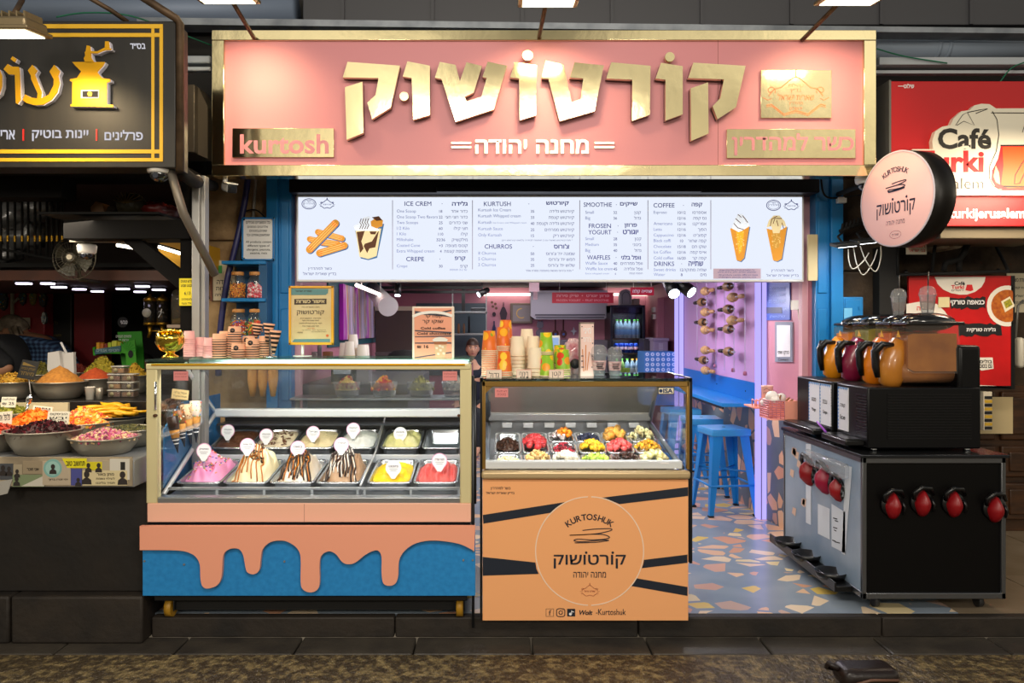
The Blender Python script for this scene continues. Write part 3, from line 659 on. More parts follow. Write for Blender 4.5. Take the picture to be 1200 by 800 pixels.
m.mi=2;m.flat([q1(*p) for p in ((505,290),(560,260),(590,215),(640,205),(660,260),(700,300),(730,330),(520,330))], y-.0010)
m.mi = 1
for x in (570,590,612,632): m.line([q1(x,225), q1(x-12,260), q1(x+2,280), q1(x-14,315)],.9, y-.0014)
m.mi=4;m.flat([q1(*p) for p in ((650,250),(700,215),(755,240),(750,290),(700,310),(655,290))], y-.0012);m.mi=1;m.flat([q1(*p) for p in ((660,215),(720,205),(750,240),(700,245))], y-.0016)
FB(m, 'milkshake_picture', [CRM, CHO, WCR, CHS, CH1], t)
def q3(x, z): return (835+x/7.27,225+z/7.27)
def cone(P0, P1, P2, drip, fl):
    m=MB(YM);m.mi=3;m.flat([q3(a+7, b+7) for a, b in P0], y);m.mi=0;m.flat([q3(*p) for p in P0], y-.0004);m.mi=1;m.flat([q3(*p) for p in P1], y-.0008);m.mi=2;m.flat([q3(*p) for p in P2], y-.0012)
    m.mi = 4
    for d in drip: m.line([q3(*p) for p in d],.9, y-.0016)
    m.mi = 5
    rr = Rnd(3)
    for i in range(26):
        a=rr.random();lx=P1[0][0]+(P1[1][0]-P1[0][0])*rr.random();m.disc(*q3(lx, P1[0][1]+(P1[2][1]-P1[0][1])*a),.7, y-.001, n=5)
    FB(m, 'cone_picture', [CH1, lit('custard_'+fl, fl), WCR if fl == 'f0b42a' else CRM, CHS, CHO, CH2], t)
cone([(150,310),(315,290),(270,560),(240,590),(205,580)],[(200,340),(270,330),(250,500),(225,530)],[(165,310),(180,250),(215,190),(250,185),(300,240),(315,290),(250,330),(220,340)],[[(215,190),(245,215)],[(195,225),(240,265)],[(180,265),(215,305),(265,320)],[(255,200),(300,260)]], 'f0b42a')
cone([(460,310),(500,320),(590,320),(635,290),(590,570),(550,590),(515,580)],[(505,330),(580,320),(570,470),(520,490)],[(460,300),(480,240),(520,200),(570,200),(615,250),(630,300),(590,280),(570,350),(515,350),(500,290)],[[(490,290),(505,230),(550,205)],[(515,270),(530,225),(590,225)],[(545,240),(560,290)],[(590,260),(605,310)]], 'c8963c')
# ================================================================ BLACK SPICE SHOP SIGN
YB = 3.78
t=thing('spice_sign', 'black sign with gold double border and coffee grinder above the spice stall', 'sign', W(90,195, YB))
m=MB(YB);m.pbox(-160,205,24,196, YB+.006, YB+.16,.004);m.build('panel', mat('sign_black', '1b1917', .45, var=('26221c', 3,.4,.7, 'n', (4,1,.6))), t)
YEL = mat('sign_yellow', 'e8b41c', .45)
m = MB(YB)
for q,(a, b, c, d) in enumerate(((-160,190.5,28,33),(-160,186.5,38.5,43),(186.5,190.5,33,185),(177,180.5,33,185),(-160,190.5,185,189),(-160,186.5,175,179.5))): m.pbox(a, b, c, d, YB+.002+(q in (2,3))*.001, YB+.008)
m.build('border', YEL, t)
GF = mat('sign_gold_letter', 'f0b010', .3,.5); WE = mat('white_lit_edge', 'e9e6f2', .5)  # WE: light on the letter sides painted as an offset white layer
def gletter(fn):
    m = MB(YB); fn(m, YB-.022); o = m.build('letter', GF, t); return o
def two(P):
    m=MB(YB);m.prism(P, YB-.024, YB-.018);m.mi=1;m.prism([(x+.9, z+.4) for x, z in P], YB-.018, YB+.005);m.build('letter', [GF, WE], t)
k = 7.27
def q4(P): return [(x/k,30+z/k) for x, z in P]
two(q4([(300,348),(340,395),(320,430),(350,510),(378,580),(372,632),(440,600),(480,520),(482,470),(445,405),(485,348),(532,400),(518,440),(530,500),(510,580),(460,645),(390,685),(320,690),(250,670),(217,645),(238,597),(290,625),(340,632),(345,590),(290,470),(288,440),(262,395)]))
two(q4([(92,340),(125,362),(185,365),(190,400),(200,640),(172,680),(160,670),(152,432),(100,428),(57,385)]))
two(q4([(133,276),(165,298),(150,326),(116,298)]))
two(q4([(-90,380),(-20,370),(20,385),(42,440),(40,530),(20,590),(-10,620),(-60,620),(-60,580),(-20,580),(0,520),(0,440),(-40,410),(-90,420)]))
g=[(640,325),(915,325),(900,355),(850,410),(890,460),(960,470),(960,490),(930,500),(930,685),(985,690),(985,705),(625,700),(625,685),(640,680),(640,490),(620,485),(622,470),(680,460),(715,405),(665,355)]
m = MB(YB)
for P in (g,[(750,330),(825,330),(800,285),(795,235),(790,190),(762,185),(755,230),(745,245),(750,270),(737,295)],[(796,232),(850,235),(915,203),(972,212),(965,222),(920,224),(850,252),(796,250)],[(918,150),(948,150),(955,206),(915,206)]):
    m.mi=0;m.prism(q4(P), YB-.026, YB-.02);m.mi=1;m.prism([(x+.9, z+.5) for x, z in q4(P)], YB-.02, YB+.005)
gr = m.build('grinder_emblem', [GF, WE], t)
m=MB(YB);m.pbox(715/k,868/k,30+562/k,30+632/k, YB-.028, YB-.0255);m.mi=1;m.pbox(730/k,860/k,30+574/k,30+624/k, YB-.0285, YB-.0275);m.mi=2;m.disc(793/k,30+598/k,2.6, YB-.03);m.build('drawer', [WE, INK, GF], gr)
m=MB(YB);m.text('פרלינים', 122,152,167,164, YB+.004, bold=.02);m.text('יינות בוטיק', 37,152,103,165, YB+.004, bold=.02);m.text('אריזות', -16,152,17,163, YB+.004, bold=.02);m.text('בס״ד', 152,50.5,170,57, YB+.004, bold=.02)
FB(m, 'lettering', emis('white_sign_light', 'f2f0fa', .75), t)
m=MB(YB);m.pbox(112,113.6,151,164.5, YB+.002, YB+.008);m.pbox(26,27.6,151,164.5, YB+.002, YB+.008);m.build('red_bars', mat('sign_red', 'c8201c', .5), t)

# ================================================================ RED CAFE SIGN
YC = 4.60
CR = mat('cafe_red', 'c4141a', .4)
t=thing('cafe_sign', 'big red cafe sign with a white cloud panel and tea glass at the right edge', 'sign', W(1160,265, YC))
m = MB(YC); m.pbox(1043,1330,95,265, YC, YC+.14,.004); m.build('panel', CR, t)
m=MB(YC);m.pbox(1041.5,1044,94,266, YC-.004, YC+.15);m.build('edge_trim', mat('grey_trim', '77756f', .5,.5), t)
def q5(P): return [(1000+x/3.635,80+z/3.635) for x, z in P]
m=MB(YC);m.prism(q5([(200,545),(200,400),(240,350),(325,350),(322,315),(335,275),(365,255),(400,248),(412,220),(445,190),(480,185),(500,165),(530,158),(565,160),(592,178),(1000,176),(1000,545)]), YC-.035, YC)
cl = m.build('cloud_panel', mat('cafe_white', 'f0e8d2', .45), t)
m=MB(YC);m.text('Café', 1095,152,1157,176.5, YC-.037, bold=.03);m.text('salem', 1105.5,210,1148,222.5, YC-.037, bold=-.012);m.text('Jeru', 1070,208,1104,222.5, YC-.037, bold=-.012)
m.line(q5([(420,250),(450,205),(470,195),(500,250),(455,232),(425,250)]),.7, YC-.037);m.line(q5([(470,195),(520,185),(555,180),(505,200)]),1.0, YC-.037)
m.line(q5([(575,190),(595,225),(603,290),(592,360),(565,420),(562,470),(580,505),(610,523),(730,523),(900,520)]),.9, YC-.037)
m.line(q5([(570,197),(1000,199)]),1.0, YC-.037);m.line(q5([(702,280),(730,190)]),.7, YC-.037);m.line(q5([(716,280),(740,210)]),.7, YC-.037)
FB(m, 'lettering', mat('cafe_dark_ink', '2c2824', .6), cl)
m=MB(YC);m.text('Turki', 1068,178,1148.5,203.5, YC-.037, bold=.035);FB(m, 'red_lettering', mat('cafe_letter_red', 'd81a1e', .5), cl)
m=MB(YC);m.mi=0;m.flat(q5([(612,335),(600,390),(575,440),(572,480),(590,512),(620,522),(1000,522),(1000,335)]), YC-.0365);m.mi=1;m.flat(q5([(618,340),(622,420),(612,500),(640,515),(1000,515),(1000,340)]), YC-.037)
m.mi = 2; m.flat(q5([(590,420),(603,450),(608,500),(590,490),(580,465)]), YC-.0372); m.mi = 3
m.line(q5([(610,335),(1000,333)]),1.6, YC-.0375);m.line(q5([(620,508),(900,512)]),1.8, YC-.0375);m.line(q5([(735,290),(725,380),(700,410),(672,460),(668,498),(690,495),(712,450),(722,385)]),1.3, YC-.0375)
FB(m, 'tea_glass_picture', [mat('tea_red', 'd81a1e', .5), mat('tea_orange', 'f0551c', .5), mat('tea_glint', 'f6c884', .5), mat('cafe_dark_ink', '2c2824', .6)], cl)
m=MB(YC);m.text('@cafeturkijerusalem', 1074,243,1201,259.5, YC-.002, bold=.03);m.text('שילוט', 1059,98,1071,103.5, YC-.002, bold=.03);m.line([(1052,101),(1059,101)],.8, YC-.002);FB(m, 'white_lettering', WINK, t)

# ================================================================ CAFE POSTER, NOTICES AND FITTINGS ON THE RIGHT
YP = 5.05
t=thing('cafe_poster', 'red cafe poster with a dish photo standing behind the slush machines', 'poster', W(1126,455, YP))
m=MB(YP);m.pbox(1065,1187,323,453, YP, YP+.02);m.build('panel', mat('poster_red', 'd0181c', .3, var=('b81216', 4)), t)
m=MB(YP);m.pbox(1184.5,1189,323,456, YP-.004, YP+.03);m.pbox(1065,1187,452,456, YP-.002, YP+.03);m.build('stand_frame', BLACK, t)
y = YP
def q6(P): return [(1060+x/5.336,310+z/5.333) for x, z in P]
m=MB(YP);m.flat(q6([(187,76),(505,76),(500,105),(480,140),(440,170),(390,187),(345,188),(290,178),(240,155),(205,120)]), y-.002);m.flat(q6([(10,245),(90,232),(200,245),(250,290),(270,320),(180,320),(10,318)]), y-.002);m.flat(q6([(465,580),(550,580),(556,650),(480,662),(462,650)]), y-.002)
m.flat(q6([(465,752),(560,756),(660,766),(660,772),(465,765)]), y-.002)
FB(m, 'white_shapes', PAPER, t)
m = MB(YP); rr = Rnd(5)
for x0, x1, zc in ((280,505,240),(335,600,408)):
    P=[(x0+(x1-x0)*i/12, zc-36+rr.uniform(-8,8)) for i in range(13)]+[(x1-(x1-x0)*i/12+rr.uniform(-6,12), zc+34+rr.uniform(-9,9)) for i in range(13)];m.flat(q6(P), y-.003)
FB(m, 'black_brush_bands', INK, t)
m=MB(YP);m.text('כנאפה טורקי', *q6([(285,222)])[0], *q6([(497,258)])[0], y-.005, bold=.03);m.text('גלידה טורקית', *q6([(385,392)])[0], *q6([(567,424)])[0], y-.005, bold=.03);FB(m, 'white_lettering', WINK, t)
m=MB(YP);m.text('Café', *q6([(310,105)])[0], *q6([(375,128)])[0], y-.004, bold=.03);m.text('בולים', *q6([(468,592)])[0], *q6([(545,615)])[0], y-.004, bold=.02);m.text('גם בכוס', *q6([(466,622)])[0], *q6([(545,645)])[0], y-.004, bold=.02);m.text('ירושלים', *q6([(292,153)])[0], *q6([(368,166)])[0], y-.004);FB(m, 'black_lettering', INK, t)
m=MB(YP);m.text('Turki', *q6([(290,128)])[0], *q6([(370,152)])[0], y-.004, bold=.03);m.flat(q6([(388,125),(420,125),(428,160),(410,166),(378,160)]), y-.004);m.text('ה', *q6([(75,262)])[0], *q6([(97,285)])[0], y-.004, bold=.02);FB(m, 'red_lettering', mat('cafe_letter_red', 'd81a1e', .5), t)
m = MB(YP); c = q6([(640,258)])[0]
def arcd(r, mi, off):
    m.mi=mi;P=[(c[0]+r*cos(a), c[1]+r*sin(a)) for a in [PI*.28+i*(2*PI-.56*PI)/22 for i in range(23)]];P=[(min(px,1186.5), pz) for px, pz in P];m.flat(P, y-off)
arcd(24,0,.004);arcd(19,1,.005);m.mi=2;m.flat(q6([(600,230),(655,198),(683,250),(683,262),(625,298)]), y-.006);m.mi=3;m.flat(q6([(615,235),(655,212),(672,250),(630,275)]), y-.007)
FB(m, 'dish_picture', [PAPER, mat('kanafeh_brown', 'a4480f', .5, var=('c8701c', 40)), mat('ice_cream_print', 'f2e6c8', .5), mat('pistachio_print', 'b8a828', .6, var=('6a7a18', 60))], t)
o=MB(YP).pbox(1099,1112,348,360, YP-.008, YP-.004).build('price_slip', mat('yellowed_paper', 'e6d8a8', .8), None, W(1105,354, YP-.006));tag(o, 'small blank cream slip stuck on the red cafe poster', 'note')
def notice(name, label, cat, box, Y, mt, lines=(), ink=INK, th=.006, extra=None, b=0):
    t=thing(name, label, cat, W((box[0]+box[1])/2, box[3], Y));MB(Y).pbox(*box, Y, Y+th, b).build('sheet', mt, t)
    if lines:
        m = MB(Y)
        for l in lines: m.text(l[0], l[1], l[2], l[3], l[4], Y-.001, bold=.012)
        FB(m, 'lettering', ink, t)
    if extra: extra(t)
    return t
notice('notice', 'yellowish framed certificate on the dark wood at the right edge', 'notice', (1180,1206,320,366),5.41, mat('old_paper', 'd8ccae', .8),[('תעודת כשרות', 1184,326,1204,330),('בית קפה', 1187,336,1203,339),('ירושלים', 1188,345,1202,348),('בהשגחת הרבנות', 1185,353,1204,356)])
notice('panel_board', 'plain cream board low behind the black slush machine', 'board', (1146,1187,465,508),5.352, mat('cream_board', 'cdb98c', .7))
notice('price_tag', 'tiny red and white street plate under the red cafe sign', 'plate', (1062,1086,286,298),5.0, mat('pale_plate', 'd9cdb6', .6),[('רח׳', 1076,287.5,1084,290),('בני ישראל', 1065,291,1084,295)], mat('cafe_letter_red', 'd81a1e', .5))
m = MB(5.1); m.pbox(1146,1156,458,503,5.04,5.14,.004)
for i in range(9): m.mi = 1+i % 2; m.pbox(1147,1155.5,463+i*4.4,466.4+i*4.4,5.036,5.042)
tag(m.build('packet_box', [mat('pale_plate', 'd9cdb6', .6), INK, mat('packet_yellow', 'c8a02c', .5)], None, W(1150,503,5.09)), 'small carton striped black and yellow beside the black slush machine', 'box')
m = MB(); 
m.tube([W(1190,402,5.25), W(1190,396,5.2), W(1193,358,5.18), W(1199,352,5.2)],.008,8);tag(m.build('door_pull', mat('grey_trim', '77756f', .5,.5), None, W(1190,402,5.25)), 'bent grey pull handle beside the red cafe poster', 'handle')
m=MB(5.2);m.pbox(1188,1196,395,431,5.14,5.22,.03);tag(m.build('handset', mat('off_white_plastic', 'c9c4b4', .4), None, W(1192,431,5.18)), 'long off white plastic fixture below the pull handle at right', 'fixture')
m=MB(4.7);m.pbox(1095,1240,266,281,4.64,5.1,.006);tag(m.build('awning_box', mat('beige_metal', '6e6450', .5,.3), None, W(1160,281,4.85)), 'beige metal box under the red cafe sign', 'awning box')
for px, who in ((1108, 'left'),(1123, 'right')):
    m=MB();c=W(px,285,5.05);m.lathe([(.0,0),(.032,0),(.034,.004),(.036,.3),(0,.3)], c,20, 'y');tag(m.build('tube_end', mat('pale_plate', 'd9cdb6', .6), None, c), who+' one of two pale round tube ends under the red cafe sign', 'tube')
m = MB()
for a, b in ((W(1052,322,5.0), W(1182,318,5.0)),(W(1052,322,5.0), W(1052,290,5.0)),(W(1182,318,5.0), W(1166,286,5.4)),(W(1062,320,5.0), W(1062,318,5.4)),(W(1170,318,5.0), W(1170,316,5.4)),(W(1092,320,5.0), W(1096,284,5.0))): m.tube([a, b],.011,8)
tag(m.build('wall_rack', MBLACK, None, W(1110,320,5.0)), 'thin black metal rack on the stone above the red cafe poster', 'rack')
m=MB();m.tube([W(1106,318,5.0), W(1108,308,5.0), W(1124,304,5.0), W(1130,296,5.0), W(1136,280,5.0)],.02,10);m.tube([W(1124,304,5.0), W(1124,318,5.0)],.018,10);tag(m.build('drain_elbow', MBLACK, None, W(1116,318,5.0)), 'dark curved drain pipe in the black rack', 'pipe')
t = thing('electrical_box', 'small blue electrical box beside the right blue post', 'electrical box', W(998,373,5.05));m = MB(5.0);m.pbox(986.5,1010,348,373,4.98,5.1,.006);m.build('box', BLUE, t);m = MB(5.0);m.pbox(989,1007,351,371,4.973,4.982,.004);m.pbox(1003.5,1005.5,359,363,4.965,4.975);m.build('door', BLUE, t);MB(5.0).pbox(986.5,996,361,374,4.968,4.973).build('sticker', mat('pale_blue_sticker', '6ab4dc', .5), t)
m=MB(5.05);m.pbox(1026,1048,290,470,5.0,5.09,.004);tag(m.build('dark_post', MBLACK, None, W(1037,470,5.05)), 'square dark post behind the slush machines', 'post')
m=MB(4.97);m.pbox(945.5,957,275,329,4.95,4.97,.003);tag(m.build('cream_strip', mat('cream_board', 'cdb98c', .7), None, W(950,329,4.96)), 'narrow cream board at the right end of the menu', 'board')

# ================================================================ ROUND HANGING SIGN
c = Vector((2.174,4.2, EYE-(233-CY)/F*4.2)); th = radians(-74); k0 = 4.2/3.55
T = MTr(c) @ MRo(th,4, 'Z') @ Matrix.Scale(k0,4); R = .222
t=thing('round_sign', 'round pink lightbox sign with black rim hung out from the right blue post', 'sign', c)
MB(T=T).lathe([(R-.006,.001),(R,.001),(R,.115),(R-.004,.12),(0,.12)],(0,0,0),56, 'y').build('drum', mat('sign_drum', '15120f', .4,.3), t)
MB(T=T).lathe([(0,-.001),(R-.007,-.001),(R-.007,.01),(0,.01)],(0,0,0),56, 'y').build('lit_face', mat('round_face', 'e2b2a6', .5, emit='e6b0a8', es=.55), t)
MB(T=T).lathe([(R-.008,-.003),(R-.001,-.003),(R-.001,.004),(R-.008,.004)],(0,0,0),56, 'y', caps=False).build('rim_band', mat('pale_rim', 'e8dce6', .5), t)
def scribble(m, cx, cz, k, wd, y):
    A=[(-.35,-.62),(.05,-.73),(.55,-.80),(.97,-.80),(.98,-.62),(.5,-.35),(0,-.22),(-.95,-.12),(-.5,-.16),(0,-.22),(.6,-.2),(.92,.1),(.6,.3),(0,.35),(-.55,.28),(-.75,.42),(-.5,.55),(.1,.48),(.6,.38),(.88,.42),(.3,.6),(-.3,.66),(-.78,.67)]
    P = [Vector(p) for p in A]; Q = []
    for i in range(len(P)-1):
        a = P[max(i-1,0)]; b = P[i]; c_ = P[i+1]; d = P[min(i+2, len(P)-1)]
        for j in range(5):
            t_ = j/5; Q.append(.5*((2*b)+(c_-a)*t_+(2*a-5*b+4*c_-d)*t_*t_+(3*b-a-3*c_+d)*t_**3))
    m.line([(cx+p.x*k, cz+p.y*k*(1 if m.Y else -1)*.45) for p in Q], wd, y)
def arctext(m, s, cx, cz, r, a0, a1, h, y):
    n = len(s)
    for i, ch in enumerate(s):
        a=a0+(a1-a0)*i/(n-1);g, fs, x0, x1, z0, z1=glyphs(ch,.015);sc=h/.73;xm=(x0+x1)/2;q=[]
        for px, pz in g:
            u, v=(px-xm)*sc, pz*sc;q.append((cx+(r+v)*sin(a)+u*cos(a),(cz+((r+v)*cos(a)-u*sin(a))*(-1 if m.Y else 1))))
        m.add([(X_, y, Z_) for X_, Z_ in (m.m2(*p) for p in q)], fs, False)
m=MB(T=T);arctext(m, 'KURTOSHUK', 0,.0,.125,-.52,.52,.024,-.0035);scribble(m,0,.055,.062,.005,-.0035)
m.text('קורטושוק', -.115,-.012,.115,-.085,-.0035, bold=.01);m.disc(-.016,.0005,.006,-.0035);m.disc(.066,.0005,.006,-.0035)
m.text('מחנה יהודה', -.055,-.098,.055,-.118,-.0035); emblem_k = .034
m.line([(emblem_k*cos(i*PI/8),-.165+.018*sin(i*PI/8)) for i in range(16)],.0015,-.0035, True);m.text('שארית', -.02,-.160,.02,-.170,-.0035)
FB(m, 'lettering', mat('round_navy', '1c2140', .6), t)
m=MB();m.tube([c+Vector((.06,.2,.16)), c+Vector((.03,.5,.16)), Vector((PXX(980,5.0),4.98, c.z+.16))],.016,8);m.build('bracket', MBLACK, t)

# ================================================================ CAMERAS, LAMPS
CAMW = mat('camera_white', 'd9d6cf', .35)
def dome(px, py, Y, k, label):
    c = W(px, py, Y); t = thing('security_camera', label, 'security camera', c)
    MB().lathe([(0,.05*k),(.05*k,.05*k),(.056*k,.04*k),(.05*k,.0),(.04*k,-.008*k),(0,-.008*k)], c,24).build('base', CAMW, t)
    m=MB();m.ell((c[0], c[1]-.004, c[2]-.012*k),.040*k,.040*k,.032*k,20,10);m.build('dome', mat('dome_glass', '101014', .08, coat=1), t)
    MB().cyl((c[0], c[1]-.043*k, c[2]-.02*k),.012*k,.012*k,14, 'y').build('lens', mat('lens_glint', '3a3e4a', .1,.6), t);return t
dome(187,202,3.85,1.15, 'white dome camera under the right end of the black sign')
dome(1016,214,4.5,1.27, 'white dome camera at the lower right corner of the gold frame')
t = dome(102,296,4.4,.95, 'white dome camera under the dark beam in the spice stall')
MB(4.4).pbox(83,148,281,284,4.385,4.41,.002).build('mounting_strip', mat('strip_beige', '8a8272', .6), t)
c=Vector(W(268,219,4.46));t=thing('security_camera', 'white bullet camera under the lower left corner of the gold frame', 'security camera', c)
m=MB();m.lathe([(.03,.055),(.03,.062),(0,.062)],(c.x-.02, c.y, c.z),18);m.tube([c+Vector((-.02,0,.06)), c+Vector((-.02,0,.02))],.014,10);m.build('mount', CAMW, t)
T = MTr(c) @ MRo(radians(35),4, 'Z') @ MRo(radians(14),4, 'X')
m=MB(T=T);m.box(-.028,.028,-.075,.06,-.028,.022,.012,3);m.box(-.032,.032,-.082,.03,.020,.028,.006);m.build('body', CAMW, t);MB(T=T).box(-.026,.026,-.082,-.07,-.027,.02,.008).build('lens_plate', BLACK, t)
m=MB(T=T);m.cyl((.0,-.086,.0),.011,.006,14, 'y');m.build('lens', mat('lens_glint', '3a3e4a', .1,.6), t)
LEDW = emis('led_white', 'f4f8ff', 6.0)
for px, who in ((990, 'left'),(1013, 'right')):
    c=Vector(W(px,288 if px < 1000 else 284,4.65));t=thing('led_floodlight', who+' small square LED floodlight below the round sign', 'floodlight', c)
    T = MTr(c) @ MRo(radians(12),4, 'X') @ MRo(radians(-6),4, 'Y')
    MB(T=T).box(-.07,.07,-.055,.055,0,.02,.005).build('housing', mat('dark_lamp_body', '3a3d42', .4,.5), t);MB(T=T).box(-.052,.052,-.042,.042,-.004,.001).build('lamp_glass', LEDW, t)
    m=MB();m.tube([c+Vector((0,.03,.02)), c+Vector((.01,.12,.07)), Vector(W(px+2,268,5.02))],.007,6);m.build('bracket', MBLACK, t)
    area('led_floodlight_beam', c+Vector((0,0,-.012)),.08,.06,1.2,(.9,.95,1), c+Vector((-.1,.15,-1)))
m = MB(); m.tube([W(984,271,4.95), W(1000,264,4.95), W(1022,258,4.95)],.012,8)
for q in range(8): m.tube([W(986+q*4.6,272-q*1.7,4.95), W(988+q*4.6,262-q*1.7,4.93)],.008,6)
tag(m.build('cable_bundle', MBLACK, None, W(1000,266,4.95)), 'bundle of dark taped cables running behind the round sign', 'cable')
m=MB();m.box(PXX(981,4.95), PXX(991,4.95),4.93,4.97, PZ(238,4.95), PZ(231,4.95),.004);tag(m.build('junction_box', CAMW, None, W(986,238,4.95)), 'little white junction box on the top of the right blue post', 'junction box')

# ================================================================ NOTICES AT THE LEFT PIER
def corners(t):
    m = MB(4.96)
    for a, b, c_, d in ((284,321.5,255,256.5),(284,321.5,303.5,305),(284,285.4,255,305),(320,321.5,255,305)): m.pbox(a, b, c_, d,4.947,4.961)
    m.build('frame', mat('blue_frame', '1a7cc0', .4), t)
    m = MB()
    for px in (286,319.5):
        for py in (257,303): m.cyl(W(px, py,4.95),.006,.006,10, 'y')
    m.build('screws', CHROME, t)
notice('allergen_sign', 'white blue edged allergen sign on the left blue post', 'sign', (284,321.5,255,305),4.96, WHITE,[('כל המוצרים מכילים', 288.5,258.5,316.5,262),('אלרגנים מסוגים', 290,264,314,267),('שונים,בוטנים', 292.5,269,313,272),('שומשום,אגוזים וכו׳', 289,274,316,277),('All products contain', 288,282,318,285.3),('different types of', 290,286.5,316,289.8),('allergens, peanuts,', 289,291,317,294.3),('sesame, nuts', 293,295.5,313,298)], extra=corners)
notice('yellow_notice', 'yellow printed notice on the black post right of the spice stall', 'notice', (210,227.5,326,358),4.25, mat('yellow_paper', 'e8d626', .7),[('חדש טעים', 212,328,226,331),('מבצע שבוע', 212,333,226,336),('6.13', 216,341.5,223,345.5),('ליחידה', 213,349,225,352),('כולל מעמ', 213,354,226,356.5)])
notice('old_certificate', 'weathered framed certificate behind the blue hose on the stone pier', 'certificate', (248,275,305,352),5.06, mat('old_paper', 'd8ccae', .8),[('תעודה', 254,328,272,333),('כשרות', 253,336,272,340),('בהשגחה', 252,344,272,347)], extra=lambda t: (MB(5.05).pbox(251,260,311,320,5.048,5.055).build('green_stamp', mat('stamp_green', '3f9a48', .6), t), MB(5.05).pbox(247,249,304,353,5.04,5.065).build('frame', mat('red_frame', '6a3a22', .5), t)))
# ================================================================ ICE CREAM DISPLAY CASE
def smooth2(A, n=5, closed=False):
    P = [Vector(p) for p in A]; Q = []; K = len(P)
    for i in range(K-1):
        a = P[max(i-1,0)]; b = P[i]; c_ = P[i+1]; d = P[min(i+2, K-1)]
        for j in range(n):
            t_ = j/n; Q.append(.5*((2*b)+(c_-a)*t_+(2*a-5*b+4*c_-d)*t_*t_+(3*b-a-3*c_+d)*t_**3))
    Q.append(P[-1]); return [tuple(q) for q in Q]
YI = 3.73; XL, XR = -1.707,-.1326
t=thing('ice_cream_display', 'glass ice cream display case with blue front panel under dripping salmon icing', 'display case', (-.92,4.2,0))
m=MB();m.box(XL+.02, XR-.02,3.755,4.72,.15,.572,.004);m.build('body', mat('case_body_grey', '6c6c6a', .5), t)
m=MB();m.box(XL+.03, XR-.02,3.74,4.72,.095,.15,.004);m.box(XL+.06, XR-.06,3.80,3.84,.03,.095);m.build('chassis', MBLACK, t)
for x in (-1.62,-.19):
    for yy in (3.80,4.60):
        m = MB();m.cyl((x-.016, yy,.047),.047,.032,20, 'x');w_ = m.build('wheel', mat('caster_yellow', 'a87c1c', .5), t)
        m=MB();m.box(x-.024, x-.018, yy-.02, yy+.02,.03,.115,.003);m.box(x+.018, x+.024, yy-.02, yy+.02,.03,.115,.003);m.box(x-.03, x+.03, yy-.03, yy+.03,.10,.112);m.build('fork', DSTEEL, w_)
m = MB(3.7); m.pbox(167,557,616,698,3.70,3.715,.002); fp = m.build('front_panel', PBLUE, t)
DR=[(1131,127),(1080,103),(1000,92),(940,100),(900,125),(880,160),(877,210),(868,235),(848,243),(828,235),(822,200),(822,150),(815,130),(800,125),(770,138),(735,165),(710,171),(690,163),(670,138),(648,128),(625,138),(615,165),(615,235),(605,258),(582,265),(560,255),(552,230),(552,150),(540,118),(510,97),(483,92),(450,98),(425,122),(418,160),(414,190),(402,202),(388,204),(372,195),(365,165),(360,140),(348,122),(330,118),(308,124),(293,145),(288,210),(275,240),(243,252),(225,245),(218,220),(216,175),(205,150),(185,135),(150,126),(80,124),(15,124)]
Q = [(160+x/2.857,600+z/2.857) for x, z in smooth2(DR,4)]
m=MB(3.69);m.prism([(160+15/2.857,615.5),(557,615.5)]+Q,3.676,3.699);m.build('icing_drip', SALMON, fp)
m = MB()
for px, py in ((169.5,657),(216,661),(333.5,657.5),(543,656),(554,656),(555,645)): m.cyl((PXX(px,3.7),3.696, PZ(py,3.7)),.005,.006,12, 'y')
m.build('screws', STEEL, fp)
m=MB(YI);m.pbox(173,552,589.5,611.5, YI-.005, YI+.03,.003);m.mi=1;m.pbox(174,551,612.5,615, YI+.0, YI+.03);m.mi=2;m.pbox(356.7,357.1,590,611.5, YI-.0055, YI);m.build('kick_band', [PEACH, BLACK, mat('seam_dark', '9a5f5a', .6)], t)
CREAMP = mat('cream_frame', 'dccf9e', .4,.15)
ZT, ZB = 1.255,.570
m = MB(YI); m.pbox(171,184,427,590, YI, YI+.05,.006); m.build('corner_post', CREAMP, t)
m = MB(YI); m.pbox(539,552.5,427,590, YI, YI+.05,.006); m.build('corner_post', CREAMP, t)
m = MB(YI); m.pbox(171,552,426,433, YI-.004, YI+.05,.005); m.build('top_rail', CREAMP, t)
m = MB(YI); m.pbox(178,545,426,428.3, YI-.010, YI-.003,.002); m.build('gold_strip', GOLDP, t)
m=MB(YI);m.pbox(184,539,583,590, YI+.004, YI+.07,.004);m.pbox(184,539,577,579, YI+.12, YI+.13,.002);m.build('sill', STEEL, t)
MB(YI).pbox(184,539,433,590, YI+.018, YI+.024).build('front_glass', GLASS, t)
MB().box(XL-.005, XR+.005, YI-.012,4.22, ZT+.004, ZT+.016,.002).build('top_glass', GLASSE, t)
def sidepane(x):
    m=MB(T=None);P=[(YI+.05, ZB+.02),(YI+.05, ZT-.02),(4.19, ZT-.02),(4.19,1.178),(4.58,.92),(4.58,.62),(4.5,.60)]
    v=[(x-.003, a, b) for a, b in P]+[(x+.003, a, b) for a, b in P];n=len(P);m.add(v,[tuple(range(n)), tuple(range(2*n-1, n-1,-1))]+[(i,(i+1) % n,(i+1) % n+n, i+n) for i in range(n)]);return m
sidepane(XL+.008).build('side_glass', GLASS, t); sidepane(XR-.008).build('side_glass', GLASS, t)
for x in (XL+.022, XR-.022):
    m=MB();m.tube([(x,4.14,1.235),(x,4.19,1.178),(x,4.58,.92),(x,3.86,.584)],[.009,.012,.014,.012],8);m.build('side_trim', mat('satin_trim', 'd8dadc', .35,.5), t)
m=MB();m.box(XL+.02, XR-.02,4.55,4.61,.895,.945,.01);m.build('back_bar', mat('white_bar', 'dfe3e6', .35,.2), t)
